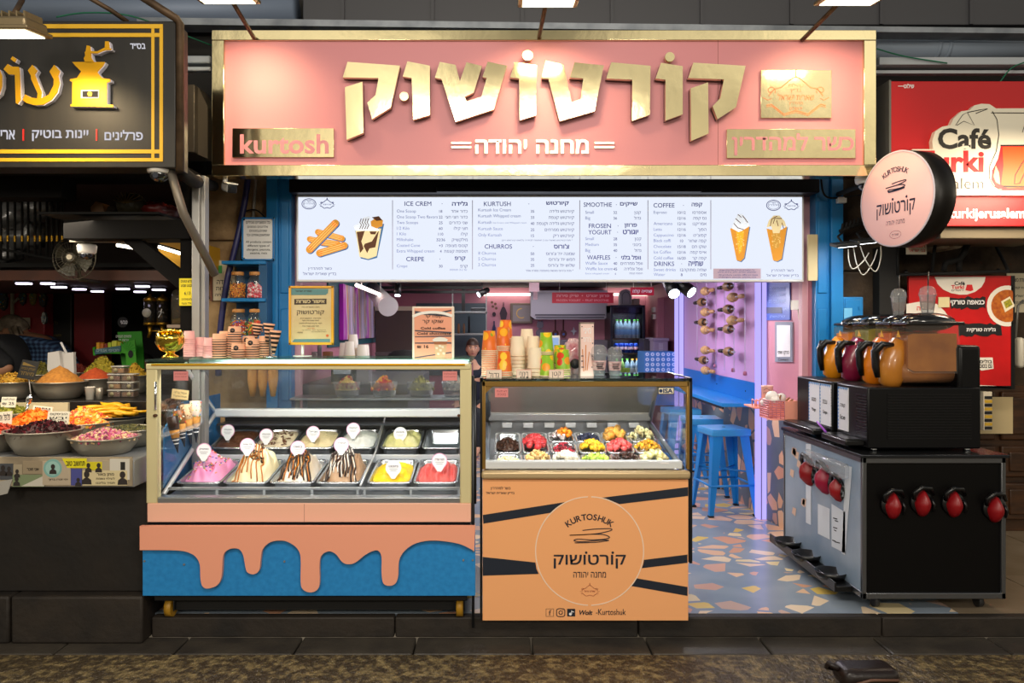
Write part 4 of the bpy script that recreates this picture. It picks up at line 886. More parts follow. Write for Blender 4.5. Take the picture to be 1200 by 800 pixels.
m=MB();x0, x1=XL+.03, XR-.03;m.add([(x0,4.20,1.21),(x1,4.20,1.21),(x1,4.57,.945),(x0,4.57,.945)],[(0,1,2,3)]);m.build('rear_glass', glass('smoky_glass', 'ccd4d8', 1.45,.06,.08,.8), t)
m = MB(); m.box(XL+.02, XR-.02,4.18,4.22,1.20, ZT+.003,.006); m.build('rear_rail', STEEL, t)
DARKB = mat('case_interior_dark', '3a3e44', .35,.4)
m=MB();m.box(XL+.02, XR-.02,4.74,4.78,.58,.90);m.box(XL+.02, XR-.02,4.6,4.75,.84,.85);m.build('rear_wall', DARKB, t)
m = MB(); x0, x1 = XL+.03, XR-.03
m.add([(x0,3.80,.575),(x1,3.80,.575),(x1,3.92,.573),(x0,3.92,.573),(x1,4.74,.64),(x0,4.74,.64)],[(0,1,2,3),(3,2,4,5)]);m.build('well', mat('well_steel', '8a8f94', .3,.7), t)
m=MB();m.add([(XL-.012,3.95,.60),(XL-.012,4.75,.60),(XL-.012,4.75,1.02),(XL-.012,4.15,1.02),(XL-.012,3.95,.9)],[(0,1,2,3,4)]);m.solid(.006);m.build('blue_side_board', BLUE, t)
m = MB(YI);m.tube([W(182.5,447, YI-.006), W(182,480, YI-.006)],.006,8);m.build('hinge_rod', CHROME, t);m = MB();m.cyl(W(181,487, YI-.012),.008,.02,12, 'y');m.build('hinge_knob', mat('rust_knob', '5a3a24', .5,.5), t)
m=MB();m.cyl(W(537.5,487, YI-.012),.007,.02,12, 'y');m.build('hinge_knob', mat('rust_knob', '5a3a24', .5,.5), t)
STK = mat('pink_sticker', 'e08a88', .5)
for a, b in ((202,219),(518.5,535.5)):
    m = MB(YI);m.pbox(a, b,435,446, YI+.014, YI+.0165);s_ = m.build('sticker', STK, t);m = MB(YI);m.text('מוצרים אלרגניים', a+1.5,437, b-1.5,439, YI+.0135);m.text('לא לגעת בזכוכית', a+1.5,440.5, b-1.5,442.3, YI+.0135);FB(m, 'lettering', mat('sticker_ink', '8a2c34', .6), s_)
m=MB();m.tube([W(557,447,3.75), W(557,590,3.75)],.006,8);m.tube([W(554.5,440,3.75), W(554.5,735,3.75)],.007,8);tag(m.build('hinge_post', DSTEEL, None, W(556,735,3.75)), 'thin steel rods in the gap between the two display cases', 'rod')
# ---- pans
COLS = [-1.55,-1.309,-1.068,-.827,-.566,-.325]
def ftop(y): return .626+(y-3.95)*.152
def btop(y): return .735+(y-4.40)*.21
def pan_mesh(wd, L, dp, mt, name='ice_cream_pan'):
    m = MB()
    def rr(w_, l, z, r=.03, n=5):
        P = []
        for cx_, cy_, a0 in ((w_/2-r, l/2-r,0),(-w_/2+r, l/2-r, PI/2),(-w_/2+r,-l/2+r, PI),(w_/2-r,-l/2+r,1.5*PI)):
            for i in range(n): a = a0+PI/2*i/(n-1); P.append((cx_+r*cos(a), L/2+cy_+r*sin(a), z))
        return P
    loops=[rr(wd, L,-.006), rr(wd, L,0), rr(wd-.016, L-.016,.002), rr(wd-.03, L-.03,-.006), rr(wd-.045, L-.045,-dp+.01), rr(wd-.07, L-.07,-dp)]
    n=len(loops[0]);v=[p for l in loops for p in l];f=[(j*n+i, j*n+(i+1) % n,(j+1)*n+(i+1) % n,(j+1)*n+i) for j in range(5) for i in range(n)]+[tuple(range(5*n,6*n))]
    m.add(v, f, True);lo2=[rr(wd-.026, L-.026,-.006), rr(wd-.041, L-.041,-dp+.008), rr(wd-.068, L-.068,-dp-.002)]
    v=[p for l in lo2 for p in l];m.add(v,[(j*n+(i+1) % n, j*n+i,(j+1)*n+i,(j+1)*n+(i+1) % n) for j in range(2) for i in range(n)]+[tuple(range(3*n-1,2*n-1,-1))], True)
    return m
PANS = mat('pan_steel', 'c4c9ce', .22,.9)
WP = .232
pf = pan_mesh(WP,.385,.10, PANS).build('ice_cream_pan', PANS, None,(0,0,0));pb = pan_mesh(WP,.34,.10, PANS).build('ice_cream_pan', PANS, None,(0,0,0))
FL=['pink bubblegum ice cream with sprinkles', 'vanilla ice cream with caramel and chocolate bits', 'white ice cream under dark chocolate drizzle', 'light brown ice cream with chocolate and white drizzle', 'yellow mango sorbet', 'coral red strawberry sorbet']
BLF=['brown chocolate ice cream', 'cream ice cream with chocolate flakes', 'smooth cream coloured ice cream', 'plain white ice cream', 'pale yellow green pistachio ice cream', None]
af, ab = math.atan(.152), math.atan(.21)
pans = {}
for i, x in enumerate(COLS):
    o=pf if i == 0 else dup(pf);o.location=(x,3.955, ftop(3.955));o.rotation_euler=(af,0,0);tag(o, 'steel pan holding the '+FL[i]+', front row', 'pan', 'steel pans in the ice cream case')
    o2=pb if i == 0 else dup(pb);o2.location=(x,4.405, btop(4.405));o2.rotation_euler=(ab,0,0);tag(o2, 'empty steel pan at the right end of the back row' if BLF[i] is None else 'steel pan holding the '+BLF[i]+', back row', 'pan', 'steel pans in the ice cream case')
clearp = pans
def icm(name, hx, hx2, sc=14, rough=.45, bump=(60,.25,.004)): return mat(name, hx, rough, var=(hx2, sc), bump=bump, sss=.0)
class Ice:
    def __init__(s, x, front, L, h, ridge=0., fr=9, ang=.6, seed=0, bz=-.012, skew=(0,0)):
        s.x=x;s.front=front;s.L=L;s.h=h;s.r=ridge;s.fr=fr;s.an=ang;s.sd=seed;s.bz=bz;s.sk=skew
        s.loc=(x,3.955, ftop(3.955)) if front else (x,4.405, btop(4.405));s.rot=af if front else ab
    def z(s, u, v):                                         # u, v in -1..1
        uu, vv=u-s.sk[0]*(1-u*u), v-s.sk[1]*(1-v*v);rad=min(1,(abs(uu)**2.6+abs(vv)**2.6)**(1/2.6));dome=max(0,1-rad**2.4)**.8
        nz_ = mnoise.noise(Vector((u*2.2+s.sd, v*2.2, s.sd*1.7)))
        rg = sin(s.fr*(u*cos(s.an)+v*sin(s.an))+3*nz_)
        return s.bz+s.h*dome*(1+.3*nz_)+(s.r*1.3*rg+.012*s.h/.1*mnoise.noise(Vector((u*5+s.sd, v*5,3)))+.004*mnoise.noise(Vector((u*14+s.sd, v*14,5))))*min(1,(1-rad)*3+.15)
    def xy(s, u, v): return (u*(WP/2-.017), s.L/2+v*(s.L/2-.017))
    def mesh(s, nr=30, na=80):
        m = MB(); v = [(0, s.L/2, s.z(0,0))]
        for j in range(1, nr+1):
            r = j/nr
            for i in range(na):
                a=2*PI*i/na;c_, q=cos(a), sin(a);k_=1/(abs(c_)**3.5+abs(q)**3.5)**(1/3.5);u, w_=r*k_*c_, r*k_*q;x, y=s.xy(u, w_);v.append((x, y, s.z(u, w_)))
        f=[(0,1+i,1+(i+1) % na) for i in range(na)]+[(1+j*na+i,1+(j+1)*na+i,1+(j+1)*na+(i+1) % na,1+j*na+(i+1) % na) for j in range(nr-1) for i in range(na)]
        b = len(v); 
        for i in range(na): p = v[1+(nr-1)*na+i]; v.append((p[0]*.93, s.L/2+(p[1]-s.L/2)*.95,-.05))
        f += [(1+(nr-1)*na+i, b+i, b+(i+1) % na,1+(nr-1)*na+(i+1) % na) for i in range(na)]
        m.add(v, f, True); return m
    def make(s, label, mt):
        o = s.mesh().build('ice_cream', mt, None,(0,0,0));o.location = s.loc;o.rotation_euler = (s.rot,0,0);tag(o, label, 'ice cream');s.o = o;return o
    def drizzle(s, n, mt, wd, seed, name='sauce_drizzle', mode='v'):
        r = Rnd(seed); m = MB()
        for i in range(n):
            if mode == 'v':
                u0 = -.95+1.9*(i+.5)/n; P = []; vl = r.uniform(1.25,1.47)
                for k_ in range(15):
                    v_=.48-vl*k_/14;u=(u0*(.32+.66*(k_/14)))+.05*sin(k_*1.1+i);P.append((u, v_))
                pass
            else:
                a=r.uniform(0,6.28);cu, cv=r.uniform(-.5,.5), r.uniform(-.6,.5);P=[(cu+.1*k_*cos(a)*.8, cv+.1*k_*sin(a)) for k_ in range(r.randint(3,6))]
            pts=[(*s.xy(u, v_), s.z(u, v_)+(wd*.5+.0025)*sqrt(1+((s.z(u, v_+.04)-s.z(u, v_-.04))/.08/(s.L/2))**2+((s.z(u+.04, v_)-s.z(u-.04, v_))/.08/(WP/2))**2)) for u, v_ in P if abs(u) < .94 and abs(v_) < .985]
            if len(pts) > 2: m.tube(pts, wd,6)
        return m.build(name, mt, s.o)
    def bits(s, n, mts, size, seed, name, elong=1.0, area_=.75):
        r = Rnd(seed); m = MB()
        for i in range(n):
            u, v_=r.uniform(-area_, area_), r.uniform(-area_, area_*.8);x, y=s.xy(u, v_);z=s.z(u, v_)+size*.5;m.mi=r.randrange(len(mts));a=r.uniform(0, PI);d=Vector((cos(a), sin(a), r.uniform(-.3,.3)))*size*elong
            m.tube([Vector((x, y, z))-d, Vector((x, y, z))+d], size*.5,5)
        return m.build(name, mts, s.o)
SPR=[mat('sprinkle_'+n, h,.4) for n, h in (('red', 'd8342c'),('yellow', 'f2c21c'),('green', '3fa34a'),('blue', '2a6ac8'),('white', 'f4f0ea'),('orange', 'f0802c'))]
DCHO = mat('dark_chocolate', '2c160c', .3); CAR = mat('caramel_sauce', 'b86a18', .25)
i0=Ice(COLS[0],1,.385,.085,.012,8,.9,1, skew=(.05,.0));i0.make('pink ice cream with coloured sprinkles in the front left pan', icm('bubblegum_pink', 'f4a6cc', 'ee8fc0'));i0.bits(130, SPR,.0055,1, 'sprinkles', 1.1)
i1=Ice(COLS[1],1,.385,.125,.016,9,1.1,2, skew=(.15,.1));i1.make('tall vanilla ice cream with caramel threads and chocolate bits', icm('vanilla_cream', 'f6ebc8', 'efe0b0'));i1.drizzle(7, CAR,.0035,2, 'caramel_threads');i1.bits(36,[DCHO],.008,3, 'chocolate_bits', .9,.5)
i2=Ice(COLS[2],1,.385,.10,.007,12,0,3);i2.make('white ice cream mound striped with chocolate drizzle', icm('white_cream', 'f1ece4', 'dcc7a4', 9));i2.drizzle(13, DCHO,.0042,4);i2.drizzle(6, CAR,.004,14, 'caramel_drizzle');i2.bits(26,[DCHO],.006,5, 'chocolate_chips', .8,.35)
i3=Ice(COLS[3],1,.385,.115,.010,10,.3,4);i3.make('light brown ice cream mound striped with chocolate and white', icm('hazelnut_cream', 'c9a684', 'a87e5a', 9));i3.drizzle(11, DCHO,.0048,6);i3.drizzle(10, mat('white_sauce', 'efe8dc', .3),.0036,16, 'white_drizzle')
i4=Ice(COLS[4],1,.385,.022,.007,11,1.3,5,-.016);i4.make('flat bright yellow mango sorbet in the front row', icm('mango_yellow', 'f7d21e', 'f2c010'))
i5=Ice(COLS[5],1,.385,.03,.009,16,0,6,-.016);i5.make('coral red strawberry sorbet in the front right pan', icm('strawberry_coral', 'ee6a62', 'e85a58', 20))
j0=Ice(COLS[0],0,.34,.02,.004,6,1,7);j0.make('brown chocolate ice cream in the back row at left', icm('choc_ice', '6b4028', '573018'))
j1=Ice(COLS[1],0,.34,.02,.005,7,.4,8);j1.make('cream ice cream flecked with chocolate flakes in the back row', icm('strac_ice', 'e9d9bd', 'dcc6a2'));j1.bits(60,[mat('flake_brown', '6a3c20', .5)],.007,8, 'chocolate_flakes', 1.2,.8)
j2=Ice(COLS[2],0,.34,.02,.004,5,.4,9);j2.make('smooth cream coloured ice cream third in the back row', icm('custard_ice', 'f0dcae', 'ead2a0'))
j3=Ice(COLS[3],0,.34,.025,.004,5,.4,10);j3.make('plain white ice cream left of the clear divider in the back row', icm('coconut_ice', 'f4f2ec', 'e9e6de'))
j4=Ice(COLS[4],0,.34,.03,.007,9,.8,11);j4.make('pale yellow green pistachio ice cream in the back row', icm('pistachio_ice', 'ddd688', 'f0e6a8', 12))
# clear dividers and pan supports
t=thing('clear_divider', 'clear upright divider between the brown and the yellow ice cream', 'divider', (-.697,4.3,.60))
m=MB();P=[(3.88,.58),(3.88,.625),(4.36,.72),(4.40,.80),(4.72,.87),(4.72,.66)];v=[(-.700, a, b) for a, b in P]+[(-.694, a, b) for a, b in P];n=6;m.add(v,[tuple(range(n)), tuple(range(2*n-1, n-1,-1))]+[(i,(i+1) % n,(i+1) % n+n, i+n) for i in range(n)]);m.build('pane', glass('divider_clear', 'e6eaee', 1.45,.05,.12), t)
m=MB();m.tube([(-.697,3.88,.628),(-.697,4.36,.722),(-.697,4.72,.872)],.005,6);m.build('edge', mat('satin_trim', 'd8dadc', .35,.5), t)
m=MB();m.box(XL+.03, XR-.03,3.90,3.925,.60,.612,.003);m.box(XL+.03, XR-.03,4.362,4.382,.66,.705,.003)
for x in (-1.43,-1.19,-.947,-.715,-.68,-.445,-.2): m.box(x-.006, x+.006,3.90,3.915,.575,.603)
tag(m.build('pan_rails', mat('rail_acrylic', 'c9cfd4', .2,.3), None,(-.9,4.1,.575)), 'steel rails carrying the ice cream pans', 'rail')
# flavour tags
TGW = mat('tag_white', 'f4f1f2', .5); TGR = mat('tag_pink_ring', 'e6a8cc', .5)
def flavour(px, py, Y, zb, txt, who, ring=True, k=1.0):
    c=Vector(W(px, py, Y));r=.039*k;t=thing('flavour_tag', who, 'flavour tag', (c.x, c.y, zb), 'round flavour tags on the ice cream')
    T = MTr(c) @ MRo(-.16,4, 'X'); n = 26
    P=[(r*sin(a), r*cos(a)) for a in [(-PI*.80)+1.60*PI*i/n for i in range(n+1)]]+[(r*.22,-r*1.38),(-r*.22,-r*1.38)]
    m = MB(T=T); m.prism(P,0,.002); m.build('disc', TGW, t)
    if ring: m=MB(T=T);m.line([(p[0]*.97, p[1]*.97) for p in P[:-2]],.004,-.0008);FB(m, 'ring', TGR, t)
    m=MB(T=T);m.text(txt,-r*.6, r*.34, r*.6, r*.06,-.001, bold=.02);m.line([(-r*.55,-r*.14),(r*.55,-r*.14)],.0018,-.001);m.line([(-r*.4,-r*.36),(r*.4,-r*.36)],.0018,-.001);FB(m, 'lettering', mat('tag_ink', '4a4458', .6), t)
    zt = c.z-r*1.36
    if zt-zb > .005: m=MB();m.box(c.x-r*.2, c.x+r*.2, c.y-.002+.006, c.y+.006, zb-.01, zt+.01);m.build('stake', CLEARP, t)
for a in ((267,505,4.47,.75, 'שוקולד', 'flavour tag standing in the chocolate ice cream'),(312,510,4.45,.745, 'סטרצטלה', 'flavour tag standing in the chocolate flaked cream ice cream'),(367,507,4.47,.75, 'וניל', 'flavour tag standing in the smooth cream ice cream'),(414,503,4.50,.755, 'קוקוס', 'flavour tag standing in the plain white ice cream'),
          (239,528,4.02,.66, 'מסטיק', 'flavour tag standing in the pink sprinkled ice cream'),(290,522,4.04,.71, 'וניל עוגיות', 'flavour tag standing in the tall vanilla ice cream'),(349,525,4.10,.72, 'בואנו', 'flavour tag standing in the white chocolate striped mound'),(400,521,4.10,.73, 'קינדר', 'flavour tag standing in the light brown striped mound')): flavour(*a)
flavour(469,508,4.5,.755, 'פיסטוק', 'flavour tag in the pale pistachio ice cream', False,1.0);flavour(461,548,4.02,.625, 'מנגו', 'flavour tag in the yellow mango sorbet', False,1.05);flavour(515,540,4.08,.635, 'תות שדה', 'flavour tag in the coral red sorbet', True,1.05)
# cones in a clear holder at the left end
t=thing('cone_holder', 'clear slanted shelf holding four dipped cones at the left end of the case', 'holder', W(210,505,3.92))
m=MB();a, b, c_, d=W(187,512,3.86), W(191,500,4.1), W(238,492,4.1), W(232,500,3.86);m.add([a, d, c_, b],[(0,1,2,3)]);m.solid(.005);m.build('shelf', CLEARP, t)
m=MB();m.tube([W(188,511,3.87), W(187,470,3.87)],.004,6);m.tube([W(236,497,4.05), W(237,470,4.1)],.004,6);m.build('hanger', CLEARP, t)
WAF = mat('waffle_cone', 'dba050', .6, var=('c88838', 60), bump=(90,.3,.003))
for k_,(tx, ty, bx, by, Y, coat, nm) in enumerate(((202,488,208.5,531,3.90, DCHO, 'cone dipped in dark chocolate, leftmost in the clear holder'),(209,481,216.5,524,3.96, mat('milk_coat', '7a4a24', .4), 'cone dipped in rainbow sprinkles, second in the clear holder'),(217.5,474,224,521,4.02, mat('nut_coat', 'd8b890', .5), 'cone dipped in chopped nuts, third in the clear holder'),(229,470,230,519,4.06, mat('white_coat', 'e6d4c4', .5), 'cone dipped in bright sprinkles, rightmost in the clear holder'))):
    A_, B_=Vector(W(tx, ty, Y)), Vector(W(bx, by, Y));ax=B_-A_;t=thing('ice_cream_cone', nm, 'cone', A_, 'dipped cones in the clear holder');at=lambda f: A_+ax*f
    m=MB();m.tube([at(0), at(.02), at(.40), at(.58)],[.026,.0275,.024,.019],16);m.build('waffle', WAF, t)
    m=MB();m.tube([at(-.01), at(.0), at(.2), at(.36)],[.026,.0292,.0275,.0255],16);m.build('coating', coat, t)
    m=MB();m.tube([at(.56), at(.99)],[.0195,.002],14);sl=m.build('paper_sleeve', NAVY, t);m=MB()
    for q in range(4): m.tube([at(.62+q*.1), at(.645+q*.1)],[.0195*(1-(.06+q*.1)/.43)+.0012,.0195*(1-(.085+q*.1)/.43)+.0012],14)
    m.build('sleeve_stripes', WINK, sl)
    if k_:
        m = MB(); r = Rnd(k_)
        for q in range(60 if k_ != 2 else 45): a=r.uniform(0,6.28);f=r.uniform(0,.35);p=at(f)+Vector((cos(a), sin(a),0))*(.0285-.008*f);m.mi=r.randrange(6) if k_ != 2 else 0;m.ell(p,.0032,.0032,.0042,5,4)
        m.build('sprinkles', SPR if k_ != 2 else [mat('nut_bit', '9a6a3a', .6)], t)
t = thing('price_card', 'small cream card behind the dipped cones', 'card', W(211,469,4.12));T = MTr(W(211,462,4.12)) @ MRo(.12,4, 'Y');MB(T=T).box(-.045,.045,0,.003,-.026,.026).build('sheet', mat('kraft_card', 'e2c48a', .8), t);m = MB(T=T);m.text('וופל בלגי', -.034,.016,.034,.003,-.001, bold=.01);m.text('מצופה שוקולד', -.036,-.004,.036,-.017,-.001, bold=.01);FB(m, 'lettering', INK, t)
def chunks(name, label, cat, c, rx, ry, h, n, size, mts, seed=0, shape='b', flat=1.0, kind='stuff', base=True, group=None):
    """a heap nobody could count: dome of small irregular pieces"""
    r = Rnd(seed); m = MB()
    if base:
        m.T=MTr(c) @ Matrix.Diagonal((rx, ry, h,1));m.lathe([(1,-.05)]+[(1-i/10,.97*(1-(1-i/10)**1.25)+.02*sin(i*2)) for i in range(11)],(0,0,0),36, caps=False);m.T=None
    for i in range(n):
        a = r.uniform(0,6.283); q = sqrt(r.random()); z = h*max(0,1-q**1.25)*r.uniform(.93,1.03)
        T=MTr((c[0]+rx*q*cos(a), c[1]+ry*q*sin(a), c[2]+z)) @ Euler((r.uniform(0,6), r.uniform(0,6), r.uniform(0,6))).to_matrix().to_4x4();m.T=T;m.mi=r.randrange(len(mts));s=size*r.uniform(.7,1.3)
        if shape == 'b': m.box(-s, s,-s*.7, s*.7,-s*.4*flat, s*.4*flat)
        elif shape == 'e': m.ell((0,0,0), s, s*.75, s*.6*flat,6,4)
        elif shape == 't': m.tube([(-s*1.6,0,0),(0, s*.4,0),(s*1.6,0, s*.3)], s*.32,4)
        else: m.add([(-s,-s*.6,0),(s,-s*.5,.2*s),(s*.7, s*.6,0),(-s*.6, s*.7,.3*s)],[(0,1,2,3)])
    m.T=None;o=m.build(name, mts, None,(c[0], c[1], c[2]));return tag(o, label, cat, group, kind)
c=W(202,478,4.15);chunks('chocolate_heap', 'dark brown heap of chocolate pieces behind the dipped cones', 'chocolate', c,.07,.05,.05,70,.013,[mat('choc_piece', '3a2014', .4), mat('choc_piece_light', '5a3420', .4)],4)
t = thing('small_tray', 'clear tray under the chocolate heap behind the cones', 'tray', c);m = MB();m.box(c[0]-.085, c[0]+.085, c[1]-.06, c[1]+.06, c[2]-.012, c[2]-.004,.003);m.build('tray', CLEARP, t);m = MB();m.tube([(c[0]-.07, c[1], c[2]-.01),(c[0]-.07, c[1],.99)],.004,6);m.build('prop', CLEARP, t)

# ================================================================ FRUIT DISPLAY CASE
YF = 3.72; XA, XB = PXX(565, YF), PXX(807.5, YF)
t=thing('fruit_display', 'glass fruit display case with an orange front panel and round shop logo', 'display case', ((XA+XB)/2,4.1,0))
m=MB();m.box(XA+.015, XB-.015, YF+.012,4.65,.03,.70,.004);m.build('body', mat('case_body_grey', '6c6c6a', .5), t)
m=MB(YF);m.pbox(565.5,806.3,561.5,726.5, YF-.006, YF+.012,.002);fp=m.build('front_panel', ORANGE, t)
def q7(P): return [(560+x/4.323,550+z/4.323) for x, z in P]
y = YF-.0075
m = MB(YF)
for P in ([(25,228),(440,163),(400,188),(368,217),(28,272)],[(625,141),(1063,87),(1063,132),(716,173),(680,158)],[(25,440),(291,468),(296,500),(308,526),(25,535)],[(840,455),(1060,428),(1060,470),(829,497),(836,478)],[(803,548),(1060,592),(1060,637),(776,587)]): m.flat(q7(P), y)
FB(m, 'stripes', NAVY, fp)
m = MB(YF); cx_, cz_ = q7([(565,410)])[0]
for s in (0,1): m.line([(cx_+273/4.323*sin(a), cz_-274/4.323*cos(a)) for a in [s*PI+.03+(PI-.06)*i/48 for i in range(49)]],1.3, y-.0005)
FB(m, 'circle_line', mat('circle_cream', 'f8dcc0', .5), fp)
m=MB(YF);yl=y-.001;arctext(m, 'KURTOSHUK', cx_, cz_+4,40.5,-.60,.60,7.2, yl);sx_, sz_=q7([(567,336)])[0];scribble(m, sx_, sz_,25,1.0, yl)
m.text('קורטושוק', *q7([(384,428)])[0], *q7([(748,498)])[0], yl, bold=.012)
for px, pz in ((548,418),(682,418),(475,462)): m.disc(*q7([(px, pz)])[0],1.5, yl, n=12)
m.text('מחנה יהודה', *q7([(483,515)])[0], *q7([(648,544)])[0], yl, bold=.004);m.text('כשר למהדרין', *q7([(65,84)])[0], *q7([(165,103)])[0], yl, bold=.005);m.text('בד״ץ שארית ישראל', *q7([(42,109)])[0], *q7([(185,126)])[0], yl, bold=.005)
m.text('Wolt', *q7([(513,709)])[0], *q7([(580,733)])[0], yl, bold=.03, shear=.25);m.text('-Kurtoshuk', *q7([(597,703)])[0], *q7([(748,733)])[0], yl)
a, b=q7([(345,702)])[0], q7([(383,740)])[0];m.line([a,(b[0], a[1]), b,(a[0], b[1])],.5, yl, True);m.text('f', *q7([(358,708)])[0], *q7([(372,735)])[0], yl, bold=-.01)
rs=[(419+21*(abs(cos(u))**.5)*(1 if cos(u) > 0 else -1),721+20*(abs(sin(u))**.5)*(1 if sin(u) > 0 else -1)) for u in [2*PI*i/32 for i in range(32)]]
m.line(q7(rs),.9, yl, True);m.line([(q7([(419,721)])[0][0]+2.1*cos(u), q7([(419,721)])[0][1]+2.1*sin(u)) for u in [2*PI*i/18 for i in range(18)]],.8, yl, True);m.disc(*q7([(431,709)])[0],.5, yl, n=8)
a, b=q7([(452,702)])[0], q7([(492,740)])[0];m.quad(a[0], b[0], a[1], b[1], yl);FB(m, 'lettering', NAVY, fp)
m=MB(YF);m.disc(*q7([(468,728)])[0],1.7, yl-.001, n=14);m.line(q7([(474,727),(474,709),(478,715),(485,718)]),.9, yl-.001);FB(m, 'app_note_mark', WINK, fp)
m=MB(YF);ex, ez=q7([(566,612)])[0];emblem(m, ex, ez,12, yl,.45, True, False);FB(m, 'emblem', mat('emblem_brown', 'a8583c', .5), fp)
m=MB(YF);m.pbox(564.5,808,551,560.5, YF-.028, YF+.03,.012, ) ;m.build('bumper_rail', mat('cream_rail', 'cdb388', .35,.4), t)
m=MB(YF);m.pbox(568,800,540.5,549.5, YF+.004, YF+.05,.004);m.build('white_sill', mat('white_bar', 'dfe3e6', .35,.2), t)
BRS = mat('brass_frame', 'b08a4a', .3,.8)
m=MB(YF);m.pbox(565,808,446.5,453, YF, YF+.03,.003);m.pbox(565,569,446,550, YF, YF+.03,.003);m.pbox(805,808.5,446,550, YF, YF+.03,.003)
m.prism([(569,453),(577,453),(569,461)], YF+.002, YF+.012);m.prism([(805,453),(796,453),(805,461)], YF+.002, YF+.012);m.build('frame', BRS, t)
m=MB(YF);m.pbox(562.5,565,443,726, YF, YF+.04,.002);m.pbox(808,811.5,443,660, YF+.0, YF+.04,.002);m.build('edge_profile', BLACK, t)
ZF = EYE-(444.5-CY)/F*YF
MB().box(XA-.008, XB+.012, YF-.01,4.22, ZF-.008, ZF+.006,.002).build('top_glass', glass('top_smoked', 'b9cbc8', 1.5), t)
m=MB();m.box(XA-.01, XA+.004, YF,4.22, ZF-.012, ZF+.008);m.box(XB, XB+.014, YF,4.22, ZF-.012, ZF+.008);m.box(XA, XB,4.20,4.225, ZF-.02, ZF+.006);m.build('top_edge', BLACK, t)
MB(YF).pbox(569,805,453,541, YF+.014, YF+.019).build('front_glass', GLASS, t)
def sp2(x):
    m=MB();P=[(YF+.03,.70),(YF+.03, ZF-.01),(4.20, ZF-.01),(4.40,1.06),(4.62,.86),(4.62,.70)];n=6;v=[(x-.003, a, b) for a, b in P]+[(x+.003, a, b) for a, b in P];m.add(v,[tuple(range(n)), tuple(range(2*n-1, n-1,-1))]+[(i,(i+1) % n,(i+1) % n+n, i+n) for i in range(n)]);return m
sp2(XA+.006).build('side_glass', GLASS, t); sp2(XB-.004).build('side_glass', GLASS, t)
for x in (XA+.02, XB-.02):
    m=MB();m.tube([(x,4.24,1.145),(x,4.44,1.03),(x,4.6,.86)],.014,8);m.tube([(x,4.6,.86),(x,3.78,.735)],.014,8);m.build('side_trim', mat('smoke_trim', '7a8490', .3,.6), t)
m=MB();x0, x1=XA+.02, XB-.02;m.add([(x0,4.22,1.15),(x1,4.22,1.15),(x1,4.58,.92),(x0,4.58,.92)],[(0,1,2,3)]);m.build('rear_glass', glass('mirror_glass', 'c8c6b8', 1.6,.12,.35,.8), t)
m=MB();m.box(XA+.02, XB-.02,4.55,4.6,.87,.92,.008);m.box(XA+.02, XB-.02,4.6,4.64,.70,.88);m.build('rear_bar', STEEL, t)
m = MB()
for i in range(7): m.box(XA+.1+i*.125, XA+.16+i*.125,4.53,4.555,.835,.865,.004)
m.build('rear_clips', mat('satin_trim', 'd8dadc', .35,.5), t)
m=MB();m.add([(x0,3.77,.70),(x1,3.77,.70),(x1,4.6,.76),(x0,4.6,.76)],[(0,1,2,3)]);m.build('well', mat('well_steel', '8a8f94', .3,.7), t)
m = MB(YF);m.pbox(580,595.5,455,465.5, YF+.010, YF+.0125);s_ = m.build('sticker', STK, t);m = MB(YF);m.text('לא לגעת', 582,457,594,459.5, YF+.0095);m.text('בזכוכית', 583,461,593,463.5, YF+.0095);FB(m, 'lettering', mat('sticker_ink', '8a2c34', .6), s_)
m = MB(YF);m.pbox(771.5,790.5,453.8,462, YF+.009, YF+.0125);m.mi = 1;m.pbox(772.3,789.8,454.5,461.3, YF+.0085, YF+.009);s_ = m.build('badge', [INK, mat('badge_ivory', 'e6dcc0', .5)], t);m = MB(YF);m.text('ISA', 777.5,455.3,789,460.6, YF+.008, bold=.04);m.disc(774.8,458,2.1, YF+.008, n=14);FB(m, 'lettering', mat('badge_navy', '14305a', .5), s_)
m = MB(YF); m.pbox(774,784,542,543.4, YF+.002, YF+.005); m.build('spec_plate', WINK, t)
# bins
def bz(y): return .742+(y-3.80)*.185
BW = .148; bx0 = XA+.055
ab2 = math.atan(.185)
def bin_mesh(wd, L, dp):
    global WP
    return pan_mesh(wd, L, dp, PANS)
bfull = bin_mesh(BW-.004,.335,.09).build('fruit_bin', PANS, None,(0,0,0));bhalf = bin_mesh(BW-.004,.165,.09).build('fruit_bin', PANS, None,(0,0,0));bfr = bin_mesh(BW-.004,.16,.08).build('fruit_bin', PANS, None,(0,0,0))
first = {id(bfull): 1, id(bhalf): 1, id(bfr): 1}
def putbin(proto, i, y, label):
    o=proto if first.pop(id(proto),0) else dup(proto);o.location=(bx0+BW*(i+.5), y, bz(y));o.rotation_euler=(ab2,0,0);tag(o, label, 'bin', 'steel bins in the fruit case');return o
names_f=['pale cream spread', 'golden granola clusters', 'white chocolate cubes', 'green kiwi pieces', 'dark dates', 'pale yellow pineapple']
for i in range(6): putbin(bfr, i,3.815, 'front row steel bin holding the '+names_f[i])
putbin(bfull,0,3.985, 'long steel bin of chocolate chips');putbin(bfull,1,3.985, 'long steel bin of strawberries')
for i, a, b in ((2, 'cranberries', 'mixed orange and white fruit'),(3, 'yellow mango', 'blueberries'),(4, 'red watermelon cubes', 'orange melon'),(5, 'golden physalis', 'banana slices')):
    putbin(bhalf, i,3.985, 'middle row steel bin of '+a);putbin(bhalf, i,4.16, 'back row steel bin of '+b)
def bc(i, y0, L): return Vector((bx0+BW*(i+.5), y0+L/2, bz(y0+L/2)))
CHOP = [mat('chip_dark', '3a2218', .4), mat('chip_mid', '4e3020', .4)]
